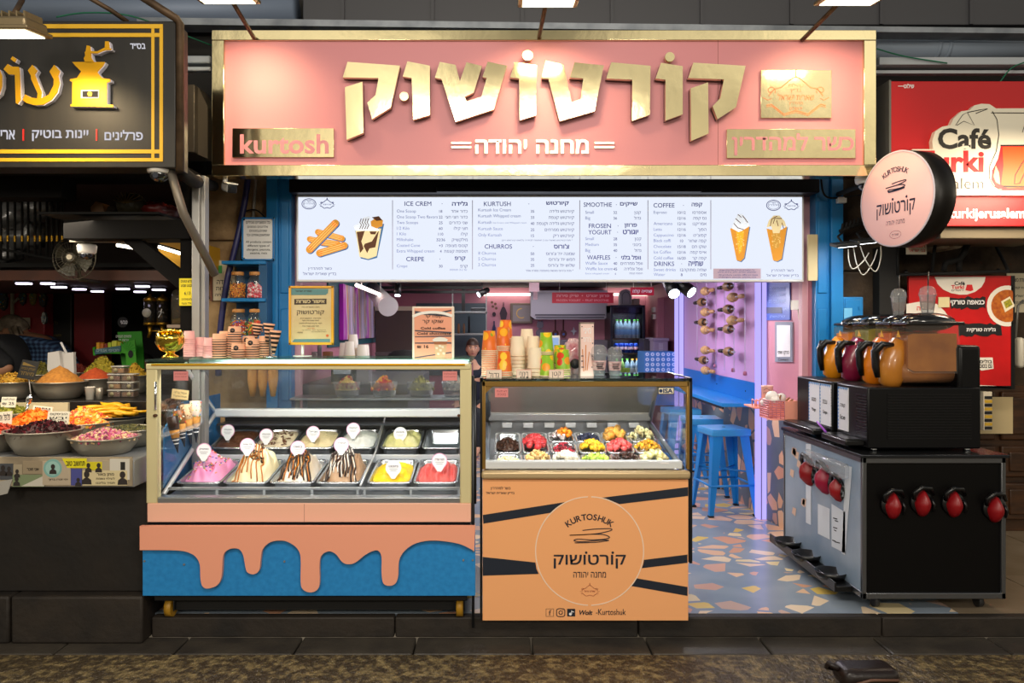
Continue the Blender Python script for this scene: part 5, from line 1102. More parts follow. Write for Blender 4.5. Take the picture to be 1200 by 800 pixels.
chunks('chocolate_chips', 'heap of dark chocolate chips in the leftmost fruit bin', 'chocolate chips', bc(0,3.985,.335)-Vector((0,0,.02)),.066,.155,.042,420,.009, CHOP,1, 'x')
c=bc(0,3.815,.16);chunks('cream_spread', 'pale cream coloured topping in the front left bin', 'topping', c-Vector((0,0,.015)),.062,.066,.03,60,.010,[mat('pale_topping', 'ece0a8', .5)],2, 'e')
chunks('cranberries', 'dark red dried cranberries in front of the mixed fruit', 'cranberries', bc(2,3.985,.165)-Vector((0,0,.02)),.062,.068,.045,150,.010,[mat('cranberry', '7a1020', .3), mat('cranberry_bright', 'b01c34', .3), mat('cranberry_dark', '3c0a18', .3)],3, 'e')
FP = {}
def fr(name, mts, build, n=3):
    L_=[];c0=mts[0].node_tree.nodes['Principled BSDF'].inputs['Base Color'];src=[l for l in mts[0].node_tree.links if l.to_socket == c0]
    for q in range(3):
        mq = mts[0].copy()                               # riper and paler pieces
        for s_ in [mq.node_tree.nodes['Principled BSDF'].inputs['Base Color']] if not src else []: s_.default_value=tuple(min(1, v*(.62,1,1.35)[q]) for v in s_.default_value[:3])+(1,)
        for nd in mq.node_tree.nodes:
            if nd.bl_idname == 'ShaderNodeValToRGB':
                for el_ in nd.color_ramp.elements: el_.color=tuple(min(1, v*(.62,1,1.3)[q]) for v in el_.color[:3])+(1,)
        m=MB();build(m, Rnd(q+len(name)));o=m.build(name,[mq]+mts[1:], None,(0,0,0));L_.append(o)
    FP[name] = [L_, set()]
def heap(name, label, cat, group, c, rx, ry, h, n, layer=.0, seed=0, flat=False):
    L_, used = FP[name]; r = Rnd(seed)
    for i in range(n):
        q=sqrt((i+.5)/n);a=i*2.39996+r.uniform(-.3,.3);z=h*.68*max(0,1-q**1.5);k_=i % len(L_)
        rot=Euler((r.uniform(-.5,.5) if flat else r.uniform(0,6), r.uniform(-.5,.5) if flat else r.uniform(0,6), r.uniform(0,6)))
        o=L_[k_] if k_ not in used else dup(L_[k_]);used.add(k_);o.location=(c.x+rx*q*cos(a), c.y+ry*q*sin(a), c.z+z);o.rotation_euler=rot;sc=r.uniform(.74,.98);o.scale=(sc, sc, sc);tag(o, label, cat, group)
def jit(m, sx, sy, sz, r, j=.15):
    v=[(a*sx*(1+r.uniform(-j, j)), b*sy*(1+r.uniform(-j, j)), c_*sz*(1+r.uniform(-j, j))) for c_ in (-1,1) for a, b in ((-1,-1),(1,-1),(1,1),(-1,1))]
    t_ = bmesh.new(); bv = [t_.verts.new(a) for a in v]
    for f in ((3,2,1,0),(4,5,6,7),(0,1,5,4),(1,2,6,5),(2,3,7,6),(3,0,4,7)): t_.faces.new([bv[i] for i in f])
    bmesh.ops.bevel(t_, geom=list(t_.edges), offset=.18*min(sx, sy, sz), segments=2, affect='EDGES');t_.verts.index_update();m.add([tuple(a.co) for a in t_.verts],[[a.index for a in q.verts] for q in t_.faces], True);t_.free()
fr('strawberry', [mat('strawberry_red', 'b01a2c', .3, var=('d83c3c', 30), bump=(300,.4,.002)), mat('strawberry_leaf', '5a7a2a', .6)], lambda m, r: (m.lathe([(.001,-.024),(.009,-.02),(.017,-.006),(.019,.006),(.014,.015),(.004,.018)],(0,0,0),14), setattr(m, 'mi', 1),[m.add([(0,0,.018),(.010*cos(a-.3),.010*sin(a-.3),.017),(.015*cos(a),.015*sin(a),.014),(.010*cos(a+.3),.010*sin(a+.3),.017)],[(0,1,2,3)]) for a in [i*1.256 for i in range(5)]]))
heap('strawberry', 'dark red whole strawberry in the piled second fruit bin', 'strawberry', 'strawberries in the fruit case', bc(1,3.985,.335)+Vector((0,0,-.005)),.060,.150,.060,46, seed=1)
fr('melon_wedge', [mat('melon_orange', 'f2a030', .35, var=('f8c060', 25))], lambda m, r: jit(m,.022,.016,.022, r,.3));heap('melon_wedge', 'orange melon piece behind the red watermelon cubes', 'melon piece', 'orange melon pieces', bc(4,4.16,.165),.06,.06,.06,13, seed=2)
fr('watermelon_cube', [mat('watermelon_red', 'e04048', .3, var=('ee6a62', 40))], lambda m, r: jit(m,.016,.015,.013, r));heap('watermelon_cube', 'red watermelon cube in the middle row', 'watermelon cube', 'red watermelon cubes', bc(4,3.985,.165),.058,.06,.055,26, seed=3)
fr('mango_cube', [mat('mango_flesh', 'f7b510', .35, var=('f9c830', 40))], lambda m, r: jit(m,.013,.012,.011, r));heap('mango_cube', 'bright yellow mango cube in the middle row', 'mango cube', 'yellow mango cubes', bc(3,3.985,.165),.060,.062,.055,38, seed=4)
fr('blueberry', [mat('blueberry', '1c2038', .4, var=('2c3454', 20))], lambda m, r: (m.ell((0,0,0),.0085,.0085,.008,10,7), m.lathe([(.003,.0075),(.0035,.009),(.002,.0085)],(0,0,0),8, caps=False)),1);heap('blueberry', 'blueberry in the bin behind the yellow mango', 'blueberry', 'blueberries', bc(3,4.16,.165)-Vector((0,0,.01)),.062,.062,.04,55, seed=5)
fr('banana_slice', [mat('banana_flesh', 'f0e2a8', .5), mat('banana_core', 'dcc684', .5)], lambda m, r: (m.lathe([(0,0),(.017,0),(.018,.004),(.017,.008),(0,.008)],(0,0,0),16), setattr(m, 'mi', 1), m.lathe([(0,.0086),(.007,.0084)],(0,0,0),10, caps=False)),1);heap('banana_slice', 'pale banana slice behind the golden physalis', 'banana slice', 'banana slices', bc(5,4.16,.165)+Vector((.0,0,0)),.062,.062,.075,26, seed=6)
fr('dried_apricot', [mat('physalis_gold', 'd8920c', .4, var=('eab030', 30))], lambda m, r: m.ell((0,0,0),.015,.012,.009+.003*r.random(),9,6));heap('dried_apricot', 'golden dried fruit in front of the banana slices', 'dried fruit', 'golden dried fruits', bc(5,3.985,.165),.062,.064,.055,40, seed=7)
fr('pineapple_chunk', [mat('pineapple_flesh', 'f4e484', .4, var=('f8f0c0', 40))], lambda m, r: jit(m,.018,.014,.011, r,.25));heap('pineapple_chunk', 'pale yellow pineapple chunk at the right front', 'pineapple chunk', 'pineapple chunks', bc(5,3.815,.16),.062,.06,.055,24, seed=8)
fr('date', [mat('date_brown', '2c1a18', .25, var=('4a2c24', 15))], lambda m, r: m.ell((0,0,0),.020,.011,.010,10,6));heap('date', 'glossy dark date in the front row', 'date', 'dark dates', bc(4,3.815,.16),.058,.06,.045,22, seed=9)
fr('kiwi_piece', [mat('kiwi_green', '9ac42c', .35, var=('c4e060', 40))], lambda m, r: jit(m,.016,.013,.007, r,.3));heap('kiwi_piece', 'bright green kiwi piece in the front row', 'kiwi piece', 'green kiwi pieces', bc(3,3.815,.16),.06,.06,.028,18, seed=10)
fr('white_chocolate_cube', [mat('white_choc', 'f0e8d0', .45)], lambda m, r: jit(m,.016,.015,.012, r,.1));heap('white_chocolate_cube', 'ivory white chocolate cube in the front row', 'white chocolate cube', 'white chocolate cubes', bc(2,3.815,.16),.058,.06,.05,20, seed=11)
fr('granola_cluster', [mat('granola', 'c89a50', .7, var=('e6c486', 60), bump=(90,.6,.004))], lambda m, r: (jit(m,.013,.011,.009, r,.4), jit(m,.009,.013,.010, r,.4)));heap('granola_cluster', 'golden granola cluster in the front row', 'granola cluster', 'granola clusters', bc(1,3.815,.16),.058,.06,.055,26, seed=12)
fr('papaya_cube', [mat('papaya_orange', 'f28a1c', .35)], lambda m, r: jit(m,.015,.013,.012, r));heap('papaya_cube', 'orange fruit cube on the mixed fruit heap', 'fruit cube', 'orange fruit cubes', bc(2,4.16,.165)+Vector((.015,0,.01)),.045,.045,.05,12, seed=13)
fr('dragon_fruit_cube', [mat('dragon_white', 'eadfdc', .4, var=('6a2a3c', 90,.55,.62))], lambda m, r: jit(m,.014,.013,.011, r));heap('dragon_fruit_cube', 'white speckled fruit cube among the orange cubes', 'fruit cube', 'white fruit cubes', bc(2,4.16,.165)+Vector((-.012,0,.0)),.05,.055,.03,12, seed=14)
# ================================================================ ON TOP OF THE ICE CREAM CASE
ZL = ZT+.0165
CUPP = mat('cup_peach', 'f0b592', .55); CUPK = mat('cup_pink', 'f4b4b4', .5)
def cup_stack(proto, parts, x, y, z0, n, step, label, group, toplabel=None, used=None):
    for i in range(n):
        o = proto if not used else dup(proto)
        used.append(1);o.location=(x+random.uniform(-.0012,.0012), y+random.uniform(-.0012,.0012), z0+i*step);o.rotation_euler=(0,0, random.uniform(-.25,.25))
        tag(o, toplabel if (i == n-1 and toplabel) else label, 'cup', group)
def cup(name, r0, r1, h, mt, band=None, bands=()):
    """cup standing on its mouth: r0 mouth radius at the bottom, r1 base radius at the top"""
    m=MB();m.lathe([(r0-.003,0),(r0,.001),(r0+.001,.003),(r0-.001,.005),(r1, h),(r1-.003, h),(r1-.004, h-.003),(0, h-.003)],(0,0,0),24);m.mi=1
    for a, b in bands:
        ra=r0-.001+(r1-r0)*(a-.005)/(h-.005);rb=r0-.001+(r1-r0)*(b-.005)/(h-.005);m.lathe([(ra+.0006, a),(rb+.0006, b)],(0,0,0),24, caps=False)
    return m.build(name,[mt, band] if band else [mt], None,(0,0,0))
pk = cup('paper_cup', .031,.025,.045, CUPK); u_ = []
for x, top, Y, who in ((222,386,4.06, 'tallest pink cup stack just behind the gold bowl'),(235.5,394,4.10, 'pink cup stack second from the gold bowl'),(245.5,393,3.93, 'pink cup stack in front, third from the gold bowl'),(260,403,4.06, 'short pink cup stack beside the peach cups')):
    n=max(3, int((PZ(top, Y)-ZL-.045)/.0115)+1);cup_stack(pk, None, PXX(x, Y), Y, ZL, n,.0115, 'pink paper tub nested in the '+who, 'pink tubs on the ice cream case', 'topmost cup of the '+who, u_)
pc = cup('paper_cup', .036,.031,.048, CUPP, INK,((.004,.0095),(.016,.019))); u_ = []
LOGO = mat('cup_logo_dark', '2a2a2e', .5)
for x, top, Y, who, lg in ((257,390,3.93, 'peach cup stack next to the pink cups', 0),(264.5,387,4.08, 'peach cup stack behind the first one', 0),(275,381,4.02, 'tallest peach cup stack under the sweet jars', 1),(279.5,402,3.88, 'low peach cup stack in front of the tallest one', 1),(291,391,4.06, 'peach cup stack fourth from the pink cups', 1),(295.5,396,3.90, 'peach cup stack in front at the right', 1),(311,393,4.05, 'last peach cup stack beside the paper cones', 0)):
    n=max(3, int((PZ(top, Y)-ZL-.048)/.0125)+1);x_=PXX(x, Y);cup_stack(pc, None, x_, Y, ZL, n,.0125, 'peach cup nested in the '+who, 'peach cups on the ice cream case', 'topmost cup of the '+who, u_)
    if lg:
        top_o = [o for o in COL.objects if o.get('label') == 'topmost cup of the '+who][0];m = MB();m.lathe([(0,-.0005),(.0125,-.0005),(.0125,.003),(0,.003)],(0,-.0352,.027),20, 'y');lo = m.build('logo_disc', LOGO, None,(0,0,0));lo.parent = top_o;top_o.rotation_euler = (0,0,0)
        m=MB();m.line([(-.007,.026),(.006,.031),(-.004,.027),(.006,.024)],.0016,-.0360);lo2=m.build('logo_mark', CUPP, None,(0,0,0));lo2.parent=lo
# paper cone sleeves in a chrome stand
t = thing('sleeve_stand', 'slim chrome stand beside the peach cups', 'stand', W(316.5,420,3.98));c = Vector((PXX(316.5,3.98),3.98, ZL));m = MB();m.lathe([(0,0),(.035,0),(.034,.006),(.006,.012),(.006,.12),(0,.12)], c,20);m.build('stand', CHROME, t)
for px, pt, pb, Y, who in ((322,387,415,3.97, 'right hand striped paper cone sleeve by the blue post'),(314.5,379,402,4.0, 'upper striped paper cone sleeve in the chrome stand'),(301,379,398,4.12, 'striped paper cone sleeve leaning behind the peach cups')):
    A_, B_ = Vector(W(px+1, pt, Y)), Vector(W(px-1.5, pb, Y));t = thing('cone_sleeve', who, 'paper cone', A_);m = MB();m.tube([A_, B_],[.030,.006],16);m.build('sleeve', CUPP, t);m = MB()
    for q in range(5): f=.08+q*.19;m.tube([A_.lerp(B_, f), A_.lerp(B_, f+.10)],[.030-.024*f+.0012,.030-.024*(f+.10)+.0012],16)
    m.build('stripes', INK, t)
# gold bowl
c=Vector((PXX(199.5,3.93),3.93, ZL));t=thing('gold_bowl', 'shiny gold footed bowl at the left end of the case top', 'bowl', c)
MB().lathe([(0,0),(.040,0),(.041,.008),(.030,.014),(.018,.024),(.022,.030),(0,.030)], c,32).build('foot', mat('mirror_gold', (.95,.66,.10),.12,1.0), t)
T=MTr(c+Vector((0,0,.028))) @ MRo(radians(5),4, 'Y') @ MRo(radians(14),4, 'X');MB(T=T).lathe([(.0,0),(.03,.003),(.058,.024),(.071,.055),(.068,.088),(.060,.108),(.057,.108),(.064,.086),(.066,.056),(.054,.028),(.02,.008),(0,.007)],(0,0,0),40).build('bowl', mat('mirror_gold', (.95,.66,.10),.12,1.0), t)
# kosher certificate on a stand
t=thing('kosher_certificate', 'kosher certificate in a yellow frame standing left of the cold coffee poster', 'certificate', W(364,421,4.12));YK=4.10
m=MB(YK);m.pbox(339.5,390,336,403, YK, YK+.012);m.build('sheet', mat('certificate_paper', 'e2cfa0', .6, var=('d2ba84', 5)), t)
m = MB(YK)
for a, b, c_, d in ((338.5,391,335,337.5),(338.5,391,401,404),(338.5,341.2,335,404),(388.3,391,335,404)): m.pbox(a, b, c_, d, YK-.006, YK+.014,.002)
m.build('frame', mat('frame_yellow', 'e8a81c', .4), t)
m = MB(YK)
def q8(P): return [(330+x/8,330+z/8) for x, z in P]
m.flat(q8([(92,62),(438,68),(435,105),(415,124),(92,124)]), YK-.002);m.flat(q8([(120,538),(455,535),(455,566),(100,566)]), YK-.002);FB(m, 'teal_bands', mat('teal_band', '5f8c8c', .6), t)
m=MB(YK);m.flat(q8([(120,162),(422,158),(422,210),(120,214)]), YK-.002);FB(m, 'title_band', mat('title_dark', '43362c', .6), t)
m=MB(YK);m.text('אישור כשרות', *q8([(138,170)])[0], *q8([(405,200)])[0], YK-.0035, bold=.03);FB(m, 'title_lettering', mat('certificate_paper', 'e2cfa0', .6), t)
m = MB(YK)
for s, a, b, c_, d in (('קורטושוק', 145,268,400,316),('שארית ישראל', 130,76,285,96),('הננו מאשרים בזה', 190,232,355,242),('תחת השגחת', 175,338,370,347),('החנות נמצאת תחת פיקוח', 195,358,352,372),('הבשר חלק והירקות ללא תולעים', 168,382,380,397),('לכל ימות השנה כולל', 195,408,350,422),('בתוקף עד תאריך', 190,450,415,457),('המוצרים המסומנים בלבד', 280,464,420,472),('חתימה', 150,470,200,482)): m.text(s, *q8([(a, b)])[0], *q8([(c_, d)])[0], YK-.003, bold=.008)
FB(m, 'lettering', mat('title_dark', '43362c', .6), t)
m=MB(YK);m.text('חלבי פרווה', *q8([(240,432)])[0], *q8([(312,441)])[0], YK-.003, bold=.02);m.disc(*q8([(430,505)])[0],1.6, YK-.003);FB(m, 'orange_lettering', mat('orange_ink', 'd8662a', .6), t)
m=MB();m.tube([W(354.5,402,4.12),(PXX(354.5,4.12),4.12, ZL+.005)],.008,10);m.lathe([(0,0),(.05,0),(.05,.005),(0,.005)],(PXX(354.5,4.12),4.12, ZL),20);m.build('stand', WHITE, t)
# cold coffee poster
t=thing('cold_coffee_poster', 'peach cold coffee price poster in a white frame', 'poster', W(508,422,4.02));YK=4.0
def q9(P): return [(440+x/8,330+z/8) for x, z in P]
m = MB(YK);m.pbox(483,532.3,359,422, YK+.002, YK+.014,.003);m.build('frame', mat('frame_cream', 'e9dccb', .5), t);m = MB(YK);m.pbox(485.6,529.4,361,420.5, YK-.001, YK+.003);m.build('sheet', mat('poster_peach', 'f0a384', .55), t)
m = MB(YK)
for P in ([(370,272),(712,320),(712,332),(370,300)],[(560,290),(712,262),(712,276),(600,300)],[(370,452),(712,470),(712,484),(370,464)],[(370,512),(712,502),(712,515),(370,520)],[(370,570),(712,566),(712,580),(370,580)],[(370,706),(712,656),(712,668),(370,716)]): m.flat(q9(P), YK-.002)
FB(m, 'stripes', mat('poster_stripe', '4a4550', .6), t)
m=MB(YK);m.line(smooth2(q9([(348,328),(430,296),(540,286),(640,296),(722,322)])),3.2, YK-.003);FB(m, 'white_arc', mat('poster_white', 'f4efe8', .6), t)
m=MB(YK);m.text('קפה קר', *q9([(458,308)])[0], *q9([(628,342)])[0], YK-.004, bold=.01);m.text('שוקו קר', *q9([(440,358)])[0], *q9([(636,396)])[0], YK-.004, bold=.01);m.text('Cold coffee', *q9([(425,424)])[0], *q9([(655,446)])[0], YK-.004, bold=.02);m.text('Cold chocolate', *q9([(390,474)])[0], *q9([(708,496)])[0], YK-.004, bold=.02);m.text('16 ₪', *q9([(392,592)])[0], *q9([(498,622)])[0], YK-.004, bold=.015);FB(m, 'lettering', INK, t)
m=MB(YK);m.flat(q9([(553,590),(668,590),(655,705),(640,716),(575,716),(562,705)]), YK-.0035);m.mi=1;m.flat(q9([(545,556),(672,556),(668,585),(552,585)]), YK-.004);m.mi=2;m.flat(q9([(533,545),(560,525),(600,518),(650,524),(680,540),(672,560),(548,560)]), YK-.0045)
m.mi = 3
for x, z in ((575,620),(610,640),(590,675),(630,610),(640,670),(605,600)): m.flat(q9([(x-12, z-10),(x+12, z-8),(x+10, z+14),(x-10, z+10)]), YK-.0042)
FB(m, 'iced_drink_picture', [mat('iced_coffee', 'dcae86', .5), mat('coffee_brown', 'a05a34', .5), mat('foam_white', 'ece4dc', .5), mat('ice_print', 'e9d4bc', .5)], t)

# ================================================================ ON TOP OF THE FRUIT CASE
ZR = ZF+.007
def printed(name, hx, spots, seed):
    """paper cup with a fruit print: base colour with blotches"""
    m=bpy.data.materials.new(name);m.use_nodes=True;MATS[name]=m;t_=m.node_tree;b=t_.nodes['Principled BSDF'];b.inputs['Roughness'].default_value=.4
    tc_ = t_.nodes.new('ShaderNodeTexCoord');v = t_.nodes.new('ShaderNodeTexVoronoi');v.inputs['Scale'].default_value = 22;mp = t_.nodes.new('ShaderNodeMapping');mp.inputs['Location'].default_value = (seed, seed*.7,0);t_.links.new(tc_.outputs['Object'], mp.inputs[0]);t_.links.new(mp.outputs[0], v.inputs['Vector'])
    lt_ = t_.nodes.new('ShaderNodeMath');lt_.operation = 'LESS_THAN';lt_.inputs[1].default_value = .46;t_.links.new(v.outputs['Distance'], lt_.inputs[0])
    s_ = t_.nodes.new('ShaderNodeSeparateColor');t_.links.new(v.outputs['Color'], s_.inputs[0]);r = t_.nodes.new('ShaderNodeValToRGB');ramp(r,[(i/len(spots), h) for i, h in enumerate(spots)], True)
    t_.links.new(s_.outputs[0], r.inputs[0]);mx = t_.nodes.new('ShaderNodeMix');mx.data_type = 'RGBA';mx.inputs[6].default_value = H(hx);t_.links.new(lt_.outputs[0], mx.inputs['Factor']);t_.links.new(r.outputs[0], mx.inputs[7]);t_.links.new(mx.outputs[2], b.inputs['Base Color']);return m
OC = printed('orange_fruit_print', 'e8701c', ['f6b020', 'e84a1c', 'f08c60', 'f8c838', '8aa02c'],1.3);GC = printed('green_fruit_print', '8fc02c', ['f2c81c', 'd8401c', 'b4d840', 'f0a01c', '5f9a24'],2.7)
WOODR = mat('cup_rim_cream', 'ead2b0', .6); BG = mat('cup_beige', 'f0dfc2', .55)
def fcup(mt): 
    m=MB();r0, r1, h=.040,.030,.105;m.lathe([(r0-.004,0),(r0,.001),(r0+.0015,.004),(r0-.001,.007)],(0,0,0),24, caps=False);m.mi=1;m.lathe([(r0-.001,.007),(r1, h),(r1-.003, h),(r1-.004, h-.004),(0, h-.004)],(0,0,0),24, caps=False);return m.build('paper_cup', [WOODR, mt], None,(0,0,0))
oc, gc, bgc = fcup(OC), fcup(GC), fcup(BG)
def fstack(proto, x, top, Y, who, colour, used, base=None, step=.0095, ang=0):
    z0 = ZR if base is None else base; n = max(1, int((PZ(top, Y)-z0-.105)/step)+1)
    for i in range(n):
        o=proto if not used else dup(proto);used.append(1);o.location=(PXX(x, Y), Y, z0+i*step);o.rotation_euler=(0,0, ang+(.4*i if i < n-1 else 0));tag(o,('topmost '+colour+' cup of the ' if i == n-1 else colour+' cup nested in the ')+who, 'cup', colour+' cups on the fruit case')
u_ = []
fstack(oc,573.5,386,3.90, 'stack at the far left of the fruit case', 'orange fruit', u_, ang=.2);fstack(oc,589.5,382,4.02, 'orange cup stack second from the left', 'orange fruit', u_, ang=1.1);fstack(oc,592.5,374,4.12, 'tallest orange cup stack behind the others', 'orange fruit', u_, ang=2.2);fstack(oc,591,411,3.84, 'short orange cup stack in front', 'orange fruit', u_, ang=3.0)
u_ = []
fstack(bgc,606.5,391,3.96, 'left beige cup stack', 'plain beige', u_, step=.019);fstack(bgc,617.5,384,4.10, 'tallest beige cup stack at the back', 'plain beige', u_, step=.019);fstack(bgc,625,391,4.02, 'beige cup stack behind the right one', 'plain beige', u_, step=.019);fstack(bgc,627,403,3.86, 'right front beige cup stack', 'plain beige', u_, step=.019)
u_ = []
fstack(gc,640,389,3.97, 'tall green cup stack', 'green fruit', u_, ang=.5);fstack(gc,641,416,3.84, 'short green cup stack in front', 'green fruit', u_, ang=1.5);fstack(gc,659.5,408,3.90, 'right green cup stack', 'green fruit', u_, ang=2.5);fstack(gc,656,404,4.06, 'green cup stack behind the right one', 'green fruit', u_, ang=3.3)
for x0, x1, s, w_ in ((570,588, 'גדול', 'large size'),(605.5,622.5, 'בינוני', 'medium size'),(643.5,660.5, 'קטן', 'small size')):
    t = thing('size_card', 'pink edged handwritten card for the '+w_+' cups', 'card', W((x0+x1)/2,444,3.78));Y = 3.78;m = MB(Y);m.pbox(x0, x1,433,444, Y, Y+.003);m.build('sheet', mat('card_cream', 'f2dcc8', .7), t);m = MB(Y);m.line([(x0,433),(x1,433),(x1,444),(x0,444)],.7, Y-.001, True);FB(m, 'border', mat('card_pink', 'e89a8c', .6), t);m = MB(Y);m.text(s, x0+3.2,435.5, x1-3.2,442, Y-.001, bold=-.005);FB(m, 'lettering', INK, t);m = MB();m.tube([W((x0+x1)/2,443, Y+.004),(PXX((x0+x1)/2, Y), Y+.025, ZR)],.002,5);m.build('prop', WHITE, t)
# churros stand, dome cups, bag, tablet
Y = 3.90;t = thing('churros_stand', 'tall narrow pale pink table stand with drawn churro sticks', 'table stand', (PXX(687, Y), Y, ZR));m = MB(Y);m.pbox(679.5,696,378.5,441, Y, Y+.02,.002);m.mi = 1;m.pbox(678.6,680.3,378,442, Y-.002, Y+.022);m.pbox(678.6,696.5,377.5,379.2, Y-.002, Y+.022);m.build('stand', [mat('stand_pink', 'f4d2c8', .5), mat('stand_edge', '8a7a70', .4,.4)], t)
m=MB(Y);m.line([(684,435),(682.5,409)],1.1, Y-.001);m.line([(686,434),(686.5,404)],1.2, Y-.001);m.line([(688,434),(690.5,412)],1.0, Y-.001);m.mi=1
for px, py, w_ in ((682,382.5,1.2),(682,396,1.2),(694.5,382.5,1.2),(694.5,402,1.2),(682.5,417,2.6),(682.5,423,2.6),(682.8,430,3),(694,417,2),(694,430,2)): m.line([(px-w_/2, py),(px+w_/2, py)],1.2, Y-.001)
FB(m, 'churro_drawing', [mat('churro_drawn', 'd8884c', .6), mat('stand_navy', '2a2a4a', .6)], t);m = MB(Y);m.text('מיני', 684,384,692.5,390.5, Y-.001, bold=.01);m.text("צ'ורוס", 683.6,394,693,400.5, Y-.001, bold=.01);FB(m, 'lettering', WINK, t)
def domecup(px, Y, base, k, label, straw=False, group=None, fill=None):
    c = Vector((PXX(px, Y), Y, base)); t = thing('dome_cup', label, 'plastic cup', c, group)
    MB().lathe([(0,.001),(.026*k,0),(.028*k,.002),(.040*k,.105*k),(.0425*k,.107*k),(.0425*k,.110*k),(.039*k,.109*k),(.027*k,.004),(0,.004)], c,28, caps=False).build('cup', CLEARP, t)
    m=MB();m.lathe([(.041*k,.106*k),(.045*k,.108*k),(.045*k,.114*k),(.041*k,.117*k)], c,28, caps=False);m.lathe([(.0410*k,.117*k),(.0395*k,.132*k),(.033*k,.147*k),(.021*k,.156*k),(.012*k,.158*k)], c,28, caps=False);m.build('dome_lid', CLEARP, t)
    m=MB();m.lathe([(.0315*k,.030*k),(.0375*k,.078*k)], c,28, caps=False);m.build('printed_band', mat('cup_print', 'dcaeb0', .5, var=('eed6d4', 60,.4,.6)) if not straw else glass('print_clear', 'e6dcd8', 1.4,.1,.15), t)
    if not straw:
        m = MB()
        for q,(x0, x1, z, w_) in enumerate(((-.02,.02,.068,.003),(-.016,.018,.060,.004),(-.018,.014,.050,.006),(-.014,.02,.041,.004))): m.box(c.x+x0*k, c.x+x1*k, c.y-.0385*k, c.y-.036*k, c.z+z*k-w_*k/2, c.z+z*k+w_*k/2)
        m.build('print_lines', LOGO, t)
    else: m=MB();m.tube([c+Vector((0,0,.01)), c+Vector((.004,0,.235*k))],.0036*k,8);m.build('straw', BLACK, t)
    return t
domecup(702,3.90, ZR,1.0, 'clear dome lid cup right beside the narrow pink stand');domecup(720.5,3.90, ZR,.93, 'shorter clear dome lid cup on the right end of the fruit case')
def blob(m, c, rx, ry, rz, amp, fr_, seed, n=28, k=16):
    for j in range(k+1):
        pass
    v = []; 
    for j in range(k+1):
        a = -PI/2+PI*j/k
        for i in range(n):
            b=2*PI*i/n;d=Vector((cos(a)*cos(b), cos(a)*sin(b), sin(a)));f=1+amp*mnoise.noise(d*fr_+Vector((seed, seed,0)));v.append((c[0]+rx*d.x*f, c[1]+ry*d.y*f, c[2]+rz*d.z*f))
    m.add(v,[(j*n+i, j*n+(i+1) % n,(j+1)*n+(i+1) % n,(j+1)*n+i) for j in range(k) for i in range(n)], True)
c = Vector((PXX(672,4.08),4.08, ZR));t = thing('wrapped_bag', 'shiny pinkish cellophane bag with a dark round label behind the green cups', 'bag', c);m = MB();blob(m,(c.x, c.y, c.z+.085),.058,.045,.10,.35,3.5,2);m.build('bag', mat('cellophane_pink', 'c87a86', .12, var=('e8c8cc', 20,.4,.6), coat=.5), t);m = MB();m.lathe([(0,0),(.026,0),(.026,.02),(0,.02)],(c.x+.004, c.y-.058, c.z+.055),24, 'y');m.build('label_disc', LOGO, t)
t = thing('tablet', 'small bright tablet behind the green cups', 'tablet', (PXX(649,4.16),4.16, ZR));m = MB(4.16);m.pbox(643,656,393,441,4.155,4.17,.003);m.build('body', WHITE, t);m = MB(4.16);m.pbox(645,654.5,395.5,410,4.152,4.156);m.build('screen', emis('tablet_blue', 'a8c8f8', .8), t)

# ================================================================ BLUE JAR SHELF AT THE LEFT POST
Y=4.88;t=thing('jar_shelf', 'blue wooden wall shelf with two boards holding sweet jars', 'shelf', W(288,430, Y));
for p_ in (306,349.5,393): MB(Y).pbox(262,313, p_, p_+4, Y-.04,5.07,.003).build('shelf_board', BLUE, t)
MB(Y).pbox(266,313,310,393,5.055,5.075).build('back_panel', mat('shelf_blue_back', '14507c', .5), t);MB(Y).pbox(304,314,306,397, Y-.02,5.06,.002).build('side', mat('shelf_blue_back', '14507c', .5), t);MB(5.0).pbox(276,282,284,308,5.0,5.05,.002).build('metal_bracket', DSTEEL, t)
JG = glass('jar_glass', 'eef2f2', 1.45,.0,.04)
def jar(px, pb, Y, label, kind, mts):
    c=Vector((PXX(px, Y), Y, PZ(pb, Y)));r, h=.047,.135;t=thing('candy_jar', label, 'jar', c, 'sweet jars on the blue shelf')
    MB().lathe([(0,0),(r,.0),(r+.001,.006),(r,.105),(r*.82,.13),(r*.72,.138),(r*.72,.15)], c,28, caps=False).build('jar', JG, t);MB().lathe([(0,.146),(r*.80,.146),(r*.82,.150),(r*.82,.163),(r*.78,.168),(0,.168)], c,28).build('lid', mat('wood_lid', 'c98a4a', .5), t)
    m = MB(); rr = Rnd(len(label)); 
    m.mi = 0; m.lathe([(0,.004),(r*.9,.004),(r*.9,.085),(0,.09)], c,20)
    for i in range(260 if kind != 'g' else 90):
        a=rr.uniform(0,6.28);z=rr.uniform(.006,.096);q=r*.93 if z < .09 else r*sqrt(rr.random())*.9;m.mi=rr.randrange(len(mts));m.T=MTr((c.x+q*cos(a), c.y+q*sin(a), c.z+z)) @ Euler((rr.uniform(0,6), rr.uniform(0,6), rr.uniform(0,6))).to_matrix().to_4x4()
        if kind == 'g': m.tube([(-.018,0,0),(0,.005,.002),(.018,0,.004)],.0042,5)
        else: m.ell((0,0,0),.0058 if kind == 's' else .009,.0058 if kind == 's' else .008,.005 if kind == 's' else .007,6,4)
    m.T = None; tag(m.build('candy', mts, t), kind='stuff'); return t
